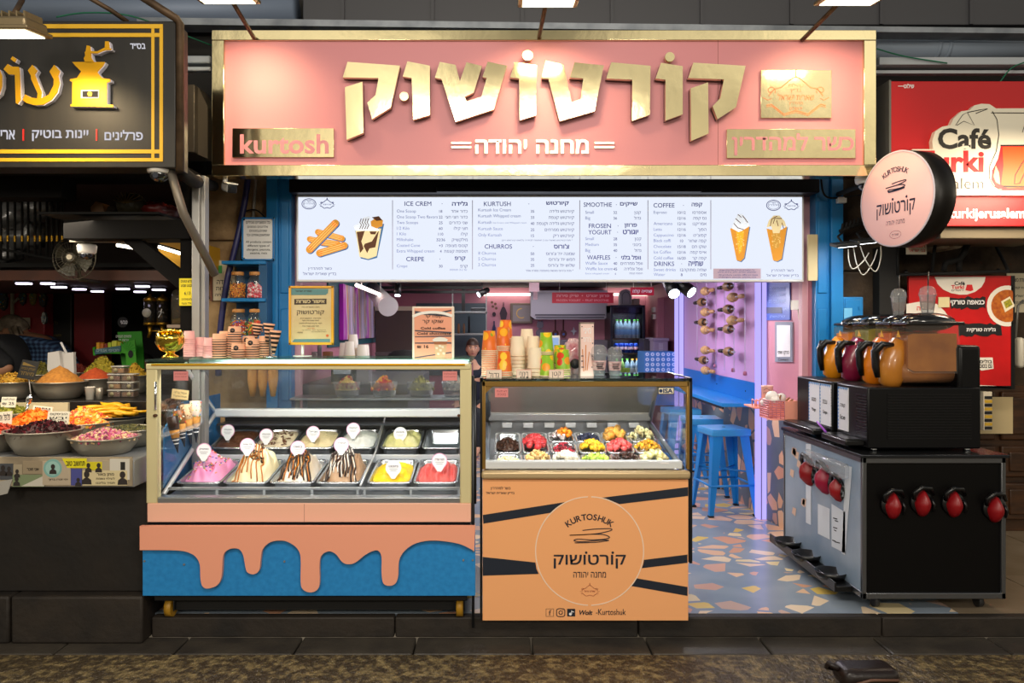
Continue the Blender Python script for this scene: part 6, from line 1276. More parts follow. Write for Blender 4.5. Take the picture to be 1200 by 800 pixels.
ORG_=mat('candy_orange', 'f08a1c', .4);jar(278.5,349.5, Y, 'upper left jar of orange and brown sweets', 's', [ORG_, mat('candy_brown', '8a4a1c', .4), mat('candy_gold', 'f2b43c', .4)]);jar(299.5,349.5, Y, 'upper right jar of pink and white sweets', 'm', [mat('candy_rose', 'f0a0a8', .5), mat('candy_white', 'f4e8e4', .5), mat('candy_redd', 'd84454', .4)])
jar(279.5,393, Y, 'lower left jar of small multicoloured beans', 's', SPR);jar(299.5,393, Y, 'lower right jar of long gummy sweets', 'g', [mat('gummy_red', 'e04a28', .3), ORG_, mat('gummy_green', '5fb43c', .3), mat('candy_gold', 'f2b43c', .4)])

# ================================================================ SHOP INTERIOR
XWL = -1.36
def YW(px): return -XWL*F/(CX-px)
TEAL=mat('teal_wall', '1c5a66', .6);tag(MB().box(XWL, XWL+.012, YW(383), YW(446),1.27,1.95).build('wall_teal_panel', TEAL), kind='structure')
ART = bpy.data.materials.new('swirl_print');ART.use_nodes = True;t_ = ART.node_tree;b_ = t_.nodes['Principled BSDF'];b_.inputs['Roughness'].default_value = .35
tc_ = t_.nodes.new('ShaderNodeTexCoord');mp_ = t_.nodes.new('ShaderNodeMapping');mp_.inputs['Scale'].default_value = (1,1,1);wv_ = t_.nodes.new('ShaderNodeTexWave');wv_.bands_direction = 'Y';wv_.inputs['Scale'].default_value = .55;wv_.inputs['Distortion'].default_value = 6;wv_.inputs['Detail'].default_value = 2.5;wv_.inputs['Detail Scale'].default_value = 1.6
r_ = t_.nodes.new('ShaderNodeValToRGB')
COLS_=['c832c8', 'ece6f0', 'c89a3c', 'f07a2c', 'f0ecf2', '3a3a6a', 'b4a4dc', 'e8e4ea', '8a5a3c', 'd8c8f0']
ramp(r_,[(i/len(COLS_), h) for i, h in enumerate(COLS_)])
t_.links.new(tc_.outputs['Object'], mp_.inputs[0]);t_.links.new(mp_.outputs[0], wv_.inputs['Vector']);t_.links.new(wv_.outputs[0], r_.inputs[0]);t_.links.new(r_.outputs[0], b_.inputs['Base Color'])
for k_,(a, b, who) in enumerate(((397,409.6, 'colourful swirled wall panel nearest the counter, with a magenta edge'),(412,423, 'second swirled wall panel along the teal wall'),(424.7,434.5, 'third swirled wall panel along the teal wall'),(436,443.5, 'narrow swirled wall panel deepest in the shop'))):
    o=MB().box(XWL+.014, XWL+.045, YW(a), YW(b),1.325,1.80,.003).build('art_panel', ART, None,(XWL+.03, YW(a),1.3));tag(o, who, 'wall panel')
tag(MB().box(XWL+.014, XWL+.047, YW(395.6), YW(396.9),1.325,1.80).build('panel_edge', mat('magenta_edge', 'c21cc8', .4)), 'bright magenta strip edging the first swirled panel', 'strip')
LEDP = emis('led_warm_pink', 'ffe4dc', 5)
t=thing('tube_lamp', 'glowing pink white tube lamp under the ceiling by the swirled panels', 'lamp', (-1.12,6.1,1.80));MB().tube([W(418,334,6.05), W(450,347,7.4)],.016,8).build('tube', LEDP, t);m=MB();
for f in (.15,.85): p=Vector(W(418,334,6.05)).lerp(Vector(W(450,347,7.4)), f);m.tube([p,(p.x, p.y,1.97)],.004,5)
m.build('hanger', WHITE, t)
A_, B_ = Vector(W(445,348,7.3)), Vector(W(455,359,7.0));t = thing('vent_elbow', 'fat white vent pipe slanting beside the dark hood', 'vent pipe', A_);m = MB();m.tube([Vector(W(436,338,7.5)), A_, B_],[.07,.08,.085],24);m.build('pipe', mat('vent_white', 'e4e0e0', .45), t);d_ = (B_-A_).normalized();m = MB();m.tube([B_-d_*.02, B_+d_*.006],[.092,.092],24);m.build('collar', mat('vent_white', 'e4e0e0', .45), t)
m=MB(8.2);m.pbox(441,487,364,430,8.15,8.25);m.mi=1;m.pbox(441,487,359,364,8.1,8.25);m.mi=2;m.pbox(443,487,412,415,8.0,8.15);m.pbox(443,487,415,440,8.05,8.15);tag(m.build('range_hood', [mat('hood_brown_grey', '5a4c48', .45,.3), mat('hood_edge', 'cfc0a8', .5), mat('hood_shelf', '6a6668', .4,.4)], None, W(464,440,8.2)), 'brownish grey metal hood panel left of the cold coffee poster', 'hood')
c=Vector(W(473,425,7.2));m=MB();m.lathe([(.15,-1.09),(.17,0),(.165,.04),(.14,.085),(.09,.115),(0,.125)], c,28);tag(m.build('black_bin', MBLACK, None, c-Vector((0,0,1.09))), 'black round lidded tub in front of the hood panel', 'tub')
# kitchen corner: shelf rack and tiles
tag(MB(10.2).pbox(487,570,355,440,10.26,10.3).build('wall_kitchen_tile', mat('kitchen_teal_grey', '4a5a64', .35)), kind='structure')
Y=9.6;t=thing('kitchen_rack', 'steel kitchen shelf rack behind the cashier', 'shelf', W(552,445, Y));m=MB(Y)
for py in (366,391.5): m.pbox(530,571, py-1, py+1, Y-.1, Y+.35,.003)
for px in (531,570): m.pbox(px-.7, px+.7,340,450, Y-.1, Y-.08)
m.build('rack', STEEL, t)
for k_,(a, b, c_, d, mt_, who) in enumerate(((552,569,360.5,365, DSTEEL, 'dark tray on the top shelf of the kitchen rack'),(548.5,551,371,390, mat('thermo_dark', '15171c', .4), 'narrow black bottle on the kitchen rack'),(536,539,379,390.5, mat('spice_brown', 'a87850', .5), 'left small brown jar on the kitchen rack'),(542.5,545,379,390.5, mat('spice_brown', 'a87850', .5), 'right small brown jar on the kitchen rack'))):
    m = MB(Y)
    if k_ == 0: m.pbox(a, b, c_, d, Y-.05, Y+.25,.01)
    else:
        cc=Vector(W((a+b)/2, d, Y));r=(b-a)/2*Y/F;h=(d-c_)*Y/F;m.lathe([(0,0),(r,0),(r, h*.75),(r*.7, h*.85),(r*.7, h),(0, h)], cc,14)
    tag(m.build('tray' if k_ == 0 else 'bottle' if k_ == 1 else 'jar', mt_, None, W((a+b)/2, d, Y)), who, 'tray' if k_ == 0 else 'bottle' if k_ == 1 else 'jar')
TRK = mat('track_black', '121214', .4)
for k_,(py, Y) in enumerate(((337,7.6),(342,8.6))): m=MB();z=PZ(py, Y);m.box(PXX(446, Y), PXX(566, Y), Y-.02, Y+.02, z-.015, z+.015);tag(m.build('ceiling_track', TRK, None, W(506, py, Y)),('nearer' if k_ == 0 else 'farther')+' black ceiling track above the hood', 'track')
tag(MB(9.9).pbox(541,545,335,366,9.88,9.92).build('hanging_bar', TRK, None, W(543,366,9.9)), 'dark vertical bar hanging above the kitchen rack', 'bar')
def tracklight(px, py, Y, k, aim, label, pw=0):
    c = Vector(W(px, py, Y));d = Vector(aim).normalized();t = thing('spotlight', label, 'spotlight', c);m = MB();m.tube([c-d*.10*k, c+d*.06*k],[.04*k,.045*k],18);m.tube([c-d*.1*k, c-d*.12*k],[.038*k,.02*k],18);m.build('body', TRK, t);MB().tube([c+d*.055*k, c+d*.063*k],[.037*k,.037*k],18).build('lens', emis('spot_lens', 'e8f4ff', 9), t);m = MB();m.tube([c,(c.x, c.y,1.97)],.008,6);m.build('stem', TRK, t);spot('spotlight_beam', c+d*.07*k, c+d, pw,(1,.97,.95),75) if pw else None;return c, d
tracklight(787,338,6.0,1.15,(.1,-.7,-.55), 'left black ceiling spotlight under the right end of the menu', 25);tracklight(803,337,6.0,1.15,(.5,-.55,-.5), 'right black ceiling spotlight under the right end of the menu', 25)
tracklight(466,341,6.9,.7,(0,-.4,-1), 'small black ceiling spotlight above the white vent pipe');tracklight(565,343,8.5,.8,(-.7,-.4,-.4), 'small spotlight at the left end of the glowing strip')
t=thing('ceiling_strip', 'long glowing strip along the top of the back wall', 'strip light', W(670,346,10.22));MB(10.22).pbox(566,775,343.6,346.2,10.2,10.28).build('tube', emis('strip_cream', 'fff0dc', 3.5), t)
# back wall: cabinet plinth, air conditioner, picture, ornaments
tag(MB(10.2).pbox(612,714,398,514,9.95,10.3,.004).build('wall_plinth', mat('grey_back_shelf', '6a6470', .5)), kind='structure')
Y = 10.05;t = thing('air_conditioner', 'pale grey wall air conditioner under the red hanging sign', 'air conditioner', W(667,374, Y));m = MB(Y);m.prism([(622,341),(712,341),(712,372),(708,374),(627,374),(622,370)], Y,10.29);m.build('body', mat('ac_grey', '9a96a4', .4), t);m = MB(Y);m.pbox(627,709,368,369.5, Y-.012, Y);m.pbox(628,708,371.2,372.6, Y-.008, Y+.002);m.build('louvre', mat('ac_dark', '4a4854', .5), t);m = MB(Y);m.pbox(622,712,340.2,342.5, Y-.01,10.29);m.build('top_grille', mat('ac_top', 'c0bcc6', .4), t)
Y = 10.24;t = thing('framed_picture', 'square grey framed crescent ornament on the pink back wall', 'picture', W(612,379, Y));m = MB(Y);m.pbox(598,624,355,379, Y,10.3,.01);m.mi = 1;m.pbox(601,621,357.5,376.5, Y-.005, Y+.01);m.build('frame', [mat('frame_taupe', '7a6a60', .5,.3), mat('mount_grey', '8f868a', .6)], t);m = MB(Y);m.line([(611+5.5*cos(a),367+5.5*sin(a)) for a in [1.0+i*.2 for i in range(20)]],1.1, Y-.008);FB(m, 'crescent', mat('crescent_gold', 'd8b060', .3,.7), t)
ORN = mat('ornament_dark', '3a2c38', .5,.4)
def orn(px, py, label, cat, fn, mt_=ORN): t=MB(10.25);fn(t, px, py);tag(t.build(cat.replace(' ', '_'), mt_, None, W(px, py,10.25)), label, cat)
orn(590,368, 'dark hand shaped ornament left of the framed picture', 'hand ornament', lambda m, x, y: (m.prism([(x-3, y+6),(x-4.5, y-1),(x-3, y-5),(x-1.5, y-8),(x, y-9),(x+1.5, y-8),(x+3, y-5),(x+4.5, y-1),(x+3, y+6),(x, y+8)],10.25,10.29), m.tube([W(x, y-9,10.27), W(x, y-14,10.29)],.006,5)))
orn(578.5,358, 'small sprig ornament high on the pink wall', 'sprig ornament', lambda m, x, y: [m.disc(x+a, y+b,1.6,10.28, n=8) or m.prism([(x+a-1.6, y+b),(x+a, y+b-1.6),(x+a+1.6, y+b),(x+a, y+b+1.6)],10.25,10.29) for a, b in ((-2,-4),(2,-2),(-1,1),(3,3))], mat('sprig_brown', '6a4a3c', .6))
orn(579,368, 'tiny dark medallion under the sprig ornament', 'medallion', lambda m, x, y: m.prism([(x+2.2*cos(a), y+2.6*sin(a)) for a in [i*.52 for i in range(12)]],10.26,10.29))
orn(579,386, 'narrow dark bottle shaped ornament on the pink wall', 'bottle ornament', lambda m, x, y: m.prism([(x-2, y+8),(x-2, y-2),(x-.8, y-6),(x-.8, y-10),(x+.8, y-10),(x+.8, y-6),(x+2, y-2),(x+2, y+8)],10.25,10.29), mat('ornament_navy', '1f2450', .5))
orn(633,386, 'metal figure with round belly on the pink wall', 'figure ornament', lambda m, x, y: (m.prism([(x+4*cos(a), y-5+4*sin(a)) for a in [i*.45 for i in range(14)]],10.25,10.29), m.prism([(x+5*cos(a), y+4+5*sin(a)) for a in [i*.45 for i in range(14)]],10.24,10.29), m.prism([(x-4, y-8),(x-2, y-11),(x, y-8)],10.26,10.29), m.prism([(x+4, y-8),(x+2, y-11),(x, y-8)],10.26,10.29)), mat('ornament_grey', '6a6674', .35,.6))
for px, who in ((651, 'left'),(660.5, 'right')):
    t = thing('paddle', who+' of two dark hanging wooden paddles with red eyes', 'paddle', W(px,392,10.25));m = MB(10.25);m.pbox(px-.7, px+.7,374,388,10.26,10.285,.004);m.prism([(px+3.8*cos(a),391+4.2*sin(a)) for a in [i*.4 for i in range(16)]],10.25,10.285);m.build('paddle', mat('paddle_brown', '5a2420', .5), t);m = MB();m.cyl(W(px,391.5,10.243),.017,.012,14, 'y');m.build('eye', mat('eye_blue', '3a5aa8', .4), t)
orn(672.5,388, 'small white star ornament right of the paddles', 'star ornament', lambda m, x, y: m.prism([(x, y-5),(x+1.3, y-1.2),(x+4, y),(x+1.3, y+1.2),(x, y+5),(x-1.3, y+1.2),(x-4, y),(x-1.3, y-1.2)],10.26,10.29), mat('ornament_white', 'c8ccd8', .5))
def hang(box, Y, s, sub, label):
    t=thing('hanging_sign', label, 'sign', W((box[0]+box[1])/2, box[3], Y));MB(Y).pbox(*box, Y, Y+.02,.002).build('panel', mat('sign_crimson', 'c81434', .4), t);m=MB(Y);w_=box[1]-box[0];h=box[3]-box[2]
    if sub: m.text(s, box[0]+w_*.07, box[2]+h*.2, box[1]-w_*.07, box[2]+h*.52, Y-.002, bold=.02);m.text(sub, box[0]+w_*.07, box[2]+h*.64, box[1]-w_*.08, box[2]+h*.84, Y-.002, bold=.01)
    else: m.text(s, box[0]+w_*.09, box[2]+h*.24, box[1]-w_*.09, box[2]+h*.8, Y-.002, bold=.025)
    FB(m, 'lettering', WINK if not sub else mat('faded_pink_ink', 'e89aa4', .6), t); m = MB()
    for f in (.12,.88): p=Vector(W(box[0]+w_*f, box[2], Y+.01));m.tube([p,(p.x, p.y,1.97)],.003,5)
    m.build('hanger', WHITE, t)
hang((647,719,342.5,355),8.9, 'פרוזן יוגורט  •  שייק פירות', 'FROZEN YOGURT  •  FRUIT SMOOTHIE', 'long red hanging sign in front of the air conditioner');hang((739,766.5,336.5,346),7.6, 'שתייה קלה', None, 'short red hanging sign for soft drinks above the fridge')
HG=lambda x, y0, Y: lambda t: MB().tube([W(x, y0, Y),(PXX(x, Y), Y,1.97)],.003,5).build('hanger', WHITE, t)
notice('blank_card', 'blank pinkish card hanging under the menu board', 'card', (620,632,329,341.5),6.2, mat('pinkish_card', 'd8b4c4', .6), extra=HG(626,330,6.203));notice('blank_card', 'narrow blank card just below the other hanging card', 'card', (625,630,341,351),6.4, mat('pinkish_card', 'd8b4c4', .6), extra=HG(627.5,342,6.403))
# drinks fridge
Y=9.7;fx0, fx1=PXX(715, Y), PXX(755.5, Y);zt=PZ(357.5, Y);t=thing('drinks_fridge', 'tall black glass door drinks fridge at the back of the shop', 'fridge', ((fx0+fx1)/2, Y+.25,0))
m=MB();m.box(fx0, fx0+.02, Y, Y+.5,.05, zt);m.box(fx1-.02, fx1, Y, Y+.5,.05, zt);m.box(fx0, fx1, Y+.48, Y+.5,.05, zt);m.box(fx0, fx1, Y, Y+.5, zt-.10, zt);m.box(fx0, fx1, Y, Y+.5,0,.3);m.build('cabinet', BLACK, t)
m = MB(Y)
for a, b, c_, d in ((715,718,357.5,470),(752.5,755.5,357.5,470),(715,755.5,357.5,360)): m.pbox(a, b, c_, d, Y-.03, Y,.004)
m.build('door_frame', mat('fridge_frame', '30333c', .3,.6), t);MB(Y).pbox(718,752.5,360,470, Y-.02, Y-.014).build('door_glass', glass('fridge_glass', 'd8dce6', 1.45,0,0,.5), t)
m = MB(Y)
for py in (396.5,414,441): m.pbox(717,753.5, py, py+1.4, Y+.02, Y+.46)
m.build('shelves', mat('fridge_shelf', '8a6a48', .4,.4), t)
for z_ in (zt-.12, PZ(398.5, Y), PZ(416, Y)): area('fridge_glow', ((fx0+fx1)/2, Y+.05, z_),.3,.05,1.3,(.9,.95,1),((fx0+fx1)/2, Y+.14, z_-.3))
def bottle_proto(name, body, cap, lab, h):
    t=thing(name, 'bottle', 'bottle', (0,0,0));MB().lathe([(0,0),(.03,0),(.032,.006),(.032, h*.62),(.026, h*.76),(.013, h*.88),(.013, h*.94),(0, h*.94)],(0,0,0),18).build('bottle', body, t);MB().cyl((0,0, h*.93),.015, h*.08,14).build('cap', cap, t)
    if lab: MB().lathe([(.0326, h*.2),(.0326, h*.48)],(0,0,0),18, caps=False).build('label_band', lab, t)
    return t
WAT = mat('water_bottle', 'cfe0e6', .1, spec=.8, var=('8fb0bc', 30));GCAP = mat('cap_green', '5fd03c', .4)
bp=bottle_proto('drink_bottle', WAT, GCAP, mat('label_ice_blue', '8ac0e8', .4),.235);bz_=PZ(396.4, Y)
for i, px in enumerate((723,727.3,733,737.5,743.5,747.5)):
    o=bp if i == 0 else dup(bp);o.location=(PXX(px, Y+.1), Y+.1, bz_+.002);tag(o, 'clear water bottle with a green cap on the top fridge shelf', 'bottle', 'water bottles in the fridge')
can=thing('drink_can', 'can', 'can', (0,0,0));MB().lathe([(0,0),(.026,0),(.031,.008),(.031,.115),(.025,.125),(0,.124)],(0,0,0),18).build('can', mat('can_blue', '1c3f9a', .25,.6), can);MB().lathe([(.0314,.045),(.0314,.08)],(0,0,0),18, caps=False).build('logo_band', mat('can_band', 'c86a6a', .4, var=('e8dce0', 30)), can)
for i, px in enumerate((722,728,734,739.5,745.5)):
    o=can if i == 0 else dup(can);o.location=(PXX(px, Y+.1), Y+.1, PZ(413.9, Y)+.002);o.rotation_euler=(0,0, i*.9);tag(o, 'blue drink can on the middle fridge shelf', 'can', 'blue cans in the fridge')
for i,(px, cc_, who) in enumerate(((729, '6fd03c', 'green capped bottle of pale green drink'),(735, '6fd03c', 'green capped clear bottle'),(741, 'f0a01c', 'orange capped clear bottle'),(746.5, 'f0a01c', 'orange capped bottle'),(722.5, '6fd03c', 'green capped bottle'))):
    b2 = bottle_proto('drink_bottle', mat('pale_green_drink', '9ac06a', .15) if i in (0,4) else WAT, mat('cap_'+cc_, cc_,.4), mat('label_lime', 'b8cc4a', .4) if i < 2 else mat('label_pale', 'd8dcd0', .4),.215);b2.location = (PXX(px, Y+.1), Y+.1, PZ(440.9, Y)+.002);tag(b2, who+['', ' second on the lowest shelf', ' third on the lowest shelf', ' at the right of the lowest shelf', ' at the left of the lowest shelf'][i]+(' on the lowest visible fridge shelf' if i == 0 else ''), 'bottle')
m=MB(9.85);m.prism([(726,357.4)]+[(732.8+6.8*cos(a),347+8*sin(a)) for a in [PI+PI*i/12 for i in range(13)]]+[(739.6,357.4)],9.8,9.95);m.mi=1;m.line([(728.5,356)]+[(732.8+4.4*cos(a),347.6+5.4*sin(a)) for a in [PI+PI*i/12 for i in range(13)]]+[(737.2,356)],.6,9.796);tag(m.build('white_box', [mat('grey_plastic', '9a98a0', .5), mat('ac_dark', '4a4854', .5)], None, W(733,357.4,9.87)), 'rounded grey plastic case on top of the fridge', 'case')
m=MB(9.9);m.pbox(741,749,350,357.4,9.85,9.95,.01);tag(m.build('small_box', mat('cream_box', 'c8b4a4', .6), None, W(745,357.4,9.9)), 'small cream box beside the grey case on the fridge', 'box')
Y=9.2;m=MB(Y);m.pbox(755,766,397,470, Y, Y+.35,.005);tag(m.build('dark_cabinet', mat('cabinet_dark', '3c3640', .5), None, W(760,470, Y)), 'dark cabinet right of the fridge', 'cabinet')
Y = 9.0;t = thing('grey_machine', 'lilac grey machine with vent slots beside the fridge', 'machine', W(774,470, Y));m = MB(Y);m.pbox(765.5,783,398.5,470, Y, Y+.4,.01);m.pbox(764.5,784,396,399.5, Y-.02, Y+.42,.006);m.build('body', mat('machine_lilac', 'a294b4', .4), t);m = MB(Y)
for q in range(5): m.pbox(772,777,402.5+q*1.9,403.4+q*1.9, Y-.004, Y+.002)
m.build('vent_slots', mat('slot_pale', 'd0c8dc', .5), t)
Y = 8.3;t = thing('patterned_box', 'blue box patterned with rows of pale discs at the back right', 'box', W(774,470, Y));m = MB(Y);m.pbox(755,793,412,475, Y, Y+.4,.004);m.build('box', mat('pattern_blue', '3f80cc', .5), t);m = MB(Y)
for i in range(6):
    for j in range(8):
        px, py = 758.5+i*6.2,415+j*6; m.disc(px, py,2.2, Y-.002, n=14)
FB(m, 'pale_discs', mat('pattern_pale', 'c8dcf4', .5), t); m = MB(Y)
for i in range(6):
    for j in range(8): m.disc(758.5+i*6.2,415+j*6,.8, Y-.004, n=8)
FB(m, 'disc_centres', mat('pattern_blue', '3f80cc', .5), t)
m=MB();y0, y1=1.98*F/(768.5-CX),1.98*F/(765.5-CX);m.box(1.955,1.98, min(y0, y1), max(y0, y1), PZ(366,9.8), PZ(360,9.8),.004);m.box(1.95,1.98, min(y0, y1)-.02, max(y0, y1)-.04, PZ(374,9.7), PZ(368,9.7),.006);tag(m.build('wall_phone', WHITE, None,(1.965,(y0+y1)/2, PZ(374,9.7))), 'small white wall phone near the dark doorway', 'phone')
# back counter behind the ice cream case
tag(boxo('back_counter', mat('counter_grey', '5c5a60', .45),-1.34,-.62,5.25,6.9,0,1.04, 'grey back counter along the left wall', 'counter', .004))
Y = 5.5;t = thing('coffee_machine', 'dark coffee machine on the back counter', 'coffee machine', W(405,430, Y));m = MB();x0, x1 = PXX(388, Y), PXX(421.5, Y);m.box(x0, x1, Y-.2, Y+.25, PZ(421, Y)-.012, PZ(420, Y)+.006,.003);m.box(x0+.02, x1-.02, Y-.1, Y+.23,1.04, PZ(421, Y)-.01,.008);m.build('body', BLACK, t);m = MB();m.box(x0+.04, x1-.04, Y-.12, Y-.09,1.10,1.14,.004);m.build('front_panel', STEEL, t)
wc = fcup(mat('cup_white', 'e6e0d8', .55)); wc['label'] = ''; u_ = []; zc = PZ(420,5.5)+.008
def wstack(x, top, Y, zb, who):
    n = max(1, int((PZ(top, Y)-zb-.105)/.012)+1)
    for i in range(n):
        o=wc if not u_ else dup(wc);u_.append(1);o.location=(PXX(x, Y), Y, zb+i*.012);tag(o,('topmost white cup of the ' if i == n-1 else 'white cup nested in the ')+who, 'cup', 'white cups on the coffee machine')
wstack(414,390,5.55, zc, 'tall white cup stack on the coffee machine');wstack(409.5,398,5.40, zc, 'front white cup stack on the coffee machine');wstack(403.5,408,5.5, zc, 'short white cup stack on the left of the coffee machine')
tag(boxo('riser_box', mat('riser_grey', '8a8488', .5), PXX(420,5.5), PXX(434,5.5),5.42,5.58,1.04, PZ(421,5.5), 'small grey riser right of the coffee machine', 'box'))
wstack(427,406,5.5, PZ(421,5.5)+.001, 'white cup stack right of the coffee machine');wstack(424,412,5.45, PZ(421,5.5)+.001, 'lower white cup stack right of the coffee machine')
for k_,(a, b, c_, d, mt_, nm, who) in enumerate(((341,349,405,432, mat('bin_white', 'e0dcd8', .4), 'canister', 'white lidded canister behind the certificate stand'),(359,372,412,432, mat('steel_box', '8a8a8c', .35,.8), 'metal_tin', 'brushed metal tin under the certificate'),(372,377,404,432, mat('grey_jar', '6a6a70', .4), 'bottle', 'slim grey bottle under the certificate'),(378,387,412,432, mat('wood_box', '7a4a28', .6), 'wooden_box', 'brown wooden box right of the certificate stand'))):
    Y = 5.6; cc = W((a+b)/2, d, Y)
    if k_ in (1,3): m = MB(Y); m.pbox(a, b, c_, d, Y, Y+.1,.006)
    else: r=(b-a)/2*Y/F;h=(d-c_)*Y/F;m=MB();m.lathe([(0,0),(r,0),(r, h*.82),(r*1.08, h*.84),(r*1.08, h*.95),(r*.8, h),(0, h)], cc,18)
    z_ = PZ(432, Y)-1.04; tag(m.build(nm, mt_, None, cc), who, nm.replace('_', ' '))
t = thing('added_topping_shelf', 'added steel shelf behind the case for toppings reflected in the rear glass', 'shelf', (-.75,4.98,.92));m = MB();m.box(-1.32,-.15,4.86,5.12,.965,.98,.003);m.build('board', STEEL, t)  # added shelf; its cones and tubs stand in for rear glass reflections
for x in (-1.28,-.19):
    for yy in (4.89,5.09): m=MB();m.tube([(x, yy,0),(x, yy,.966)],.014,8);m.build('leg', STEEL, t)
for i,(px, h) in enumerate(((270,5),(282,7),(292,6))):
    pass
wcn=MB();wcn.lathe([(.012,0),(.016,.002),(.034,.12),(.030,.12),(.013,.006),(0,.006)],(0,0,0),20);wcn=wcn.build('waffle_cone', WAF, None,(0,0,0));u_=[]
for px, n, who in ((296,6, 'left'),(308,8, 'middle'),(320,7, 'right')):
    for i in range(n):
        o=wcn if not u_ else dup(wcn);u_.append(1);o.location=(PXX(px,4.98),4.98,.981+i*.020);tag(o,('topmost' if i == n-1 else 'nested')+' waffle cone of the '+who+' cone stack added for rear glass reflections', 'cone', 'added waffle cones behind the ice cream case')
for k_,(x, hx, hx2, who) in enumerate(((-.98, 'd8b868', 'b03a3a', 'added tub of mixed cereal topping behind the case'),(-.74, 'c83a34', 'e8a83c', 'added tub of red sweets behind the case'),(-.50, 'a8a060', '6a6a48', 'added tub of chopped pistachio topping behind the case'),(-.28, 'c8c0b8', '9a948c', 'added tub of pale topping behind the case'))):
    t = thing('added_topping_tub', who, 'tub', (x,4.98,.98));m = MB();m.lathe([(0,0),(.07,0),(.09,.09),(.094,.092),(.09,.094),(.066,.006),(0,.006)],(x,4.98,.981),24);m.build('tub', CLEARP, t);chunks('topping', 'heap of topping in the '+who, 'topping', (x,4.98,1.03),.078,.078,.09,90,.012,[mat('top_a%s' % k_, hx,.5), mat('top_b%s' % k_, hx2,.5)], k_, 'e')
# ================================================================ RIGHT SIDE OF THE SHOP: NICHE, LEDGE, STOOLS
XN = 1.98
LAV = emis('lavender_led', 'aea2ff', 1.3)
for Y0, Y1, x0, who in ((5.72,5.80,1.935, 'nearer tall glowing lavender light pillar beside the pink basket'),(8.19,8.29,1.90, 'farther tall glowing lavender light pillar at the back end of the niche')):
    t = thing('light_pillar', who, 'light pillar', (x0+.04,(Y0+Y1)/2,0));MB().box(x0, x0+.08 if Y0 < 7 else 1.978, Y0, Y1,.0,1.965,.006).build('tube', LAV, t);m = MB();m.box(x0+.075, x0+.088, Y0-.006, Y1,0,1.965);m.box(x0+.02, x0+.026, Y0-.006, Y0,.0,1.965);m.build('channel', mat('channel_lilac', '8a82b8', .4,.4), t)
LB = mat('ledge_blue', '1f8fe0', .35)
t=thing('bar_ledge', 'bright blue wall ledge with backsplash above the bar stools', 'ledge', (1.86,6.95,.82));MB().box(1.70, XN-.002,5.83,8.15,.825,.855,.004).build('ledge_top', LB, t);MB().box(XN-.016, XN-.002,5.83,8.15,.855,1.005,.002).build('backsplash', mat('splash_blue', '1374c8', .4), t)
m = MB()
for yy in (6.1,6.9,7.9): m.cyl((XN-.02, yy,.925),.006,.006,10, 'x')
m.build('screws', INK, t);m = MB();m.box(1.705,1.72,5.85,7.0,.806,.826,.002);m.build('front_edge', mat('ledge_edge', '15202c', .4), t)
area('ledge_strip_glow', (1.93,6.95,.81),.04,2.1,5,(1,.82,.60),(1.975,6.95,.4))
# rolling spits on strings
PINW = mat('spit_wood', 'b48a58', .5);PIND = mat('spit_dark', '2a1c18', .4);DOUGH = mat('spit_dough', 'd8b078', .6, var=('b98a50', 30));STRM = mat('string_white', 'd8d4e0', .7)
XP = 1.885
def YN(px): return XP*F/(px-CX)
def spit(cx, cz, dark, right):
    px, py=780+cx/4.444,310+cz/4.444;y=YN(px);c=Vector((XP, y, PZ(py, y)));s=-1 if right else 1
    t=thing('dough_spit', 'wooden rolling spit hung level on strings in the lavender niche', 'rolling pin', c, 'rolling spits hanging in the niche')
    T = MTr(c) @ MRo(PI/2*s,4, 'X')
    MB(T=T).lathe([(0,-.08),(.012,-.08),(.030,-.055),(.041,0),(.036,.05),(.020,.085),(0,.085)],(0,0,0),20).build('roller', DOUGH if not dark else mat('roller_brown', '9a7448', .5), t)
    MB(T=T).lathe([(0,.17),(.014,.172),(.018,.20),(.016,.27),(.010,.29),(0,.29)],(0,0,0),14).build('handle', PIND if dark else PINW, t)
    m = MB(T=T);m.cyl((0,0,-.16),.006,.34,10);m.build('rod', STEEL, t);m = MB(T=T);m.lathe([(.0205,-.078),(.026,-.066),(.030,-.057)] if dark else [(.030,.064),(.024,.078)],(0,0,0),20, caps=False);m.build('end_band', PIND if dark else PINW, t);return c
cs=[spit(x, z, d, r) for x, z, d, r in ((205,138,0,0),(190,195,1,1),(205,247,0,0),(195,300,1,1),(205,340,0,0),(205,445,0,0),(198,497,1,1),(207,550,0,0),(325,113,1,1),(348,170,0,0),(328,232,1,1),(345,290,0,0),(328,335,1,1),(330,453,1,1))]
k_ = 0
for px in (817,828,839,849,860,873):
    y=YN(px);tag(MB().tube([(XP, y,1.968),(XP, y,1.07)],.003,5).build('string', STRM, None,(XP, y,1.07)),['first', 'second', 'third', 'fourth', 'fifth', 'last'][k_]+' of the thin white strings in the niche, counted from the far end', 'string');k_ += 1
for px, py in ((838,431),(859,436),(873,440),(828,433)): y=YN(px);m=MB();m.lathe([(0,0),(.016,.004),(.014,.03),(0,.034)],(XP, y, PZ(py, y)),10);tag(m.build('string_weight', mat('weight_pink', 'a8607c', .5), None,(XP, y, PZ(py, y))), 'small pinkish weight at the lower end of a string', 'weight', 'string weights in the niche')
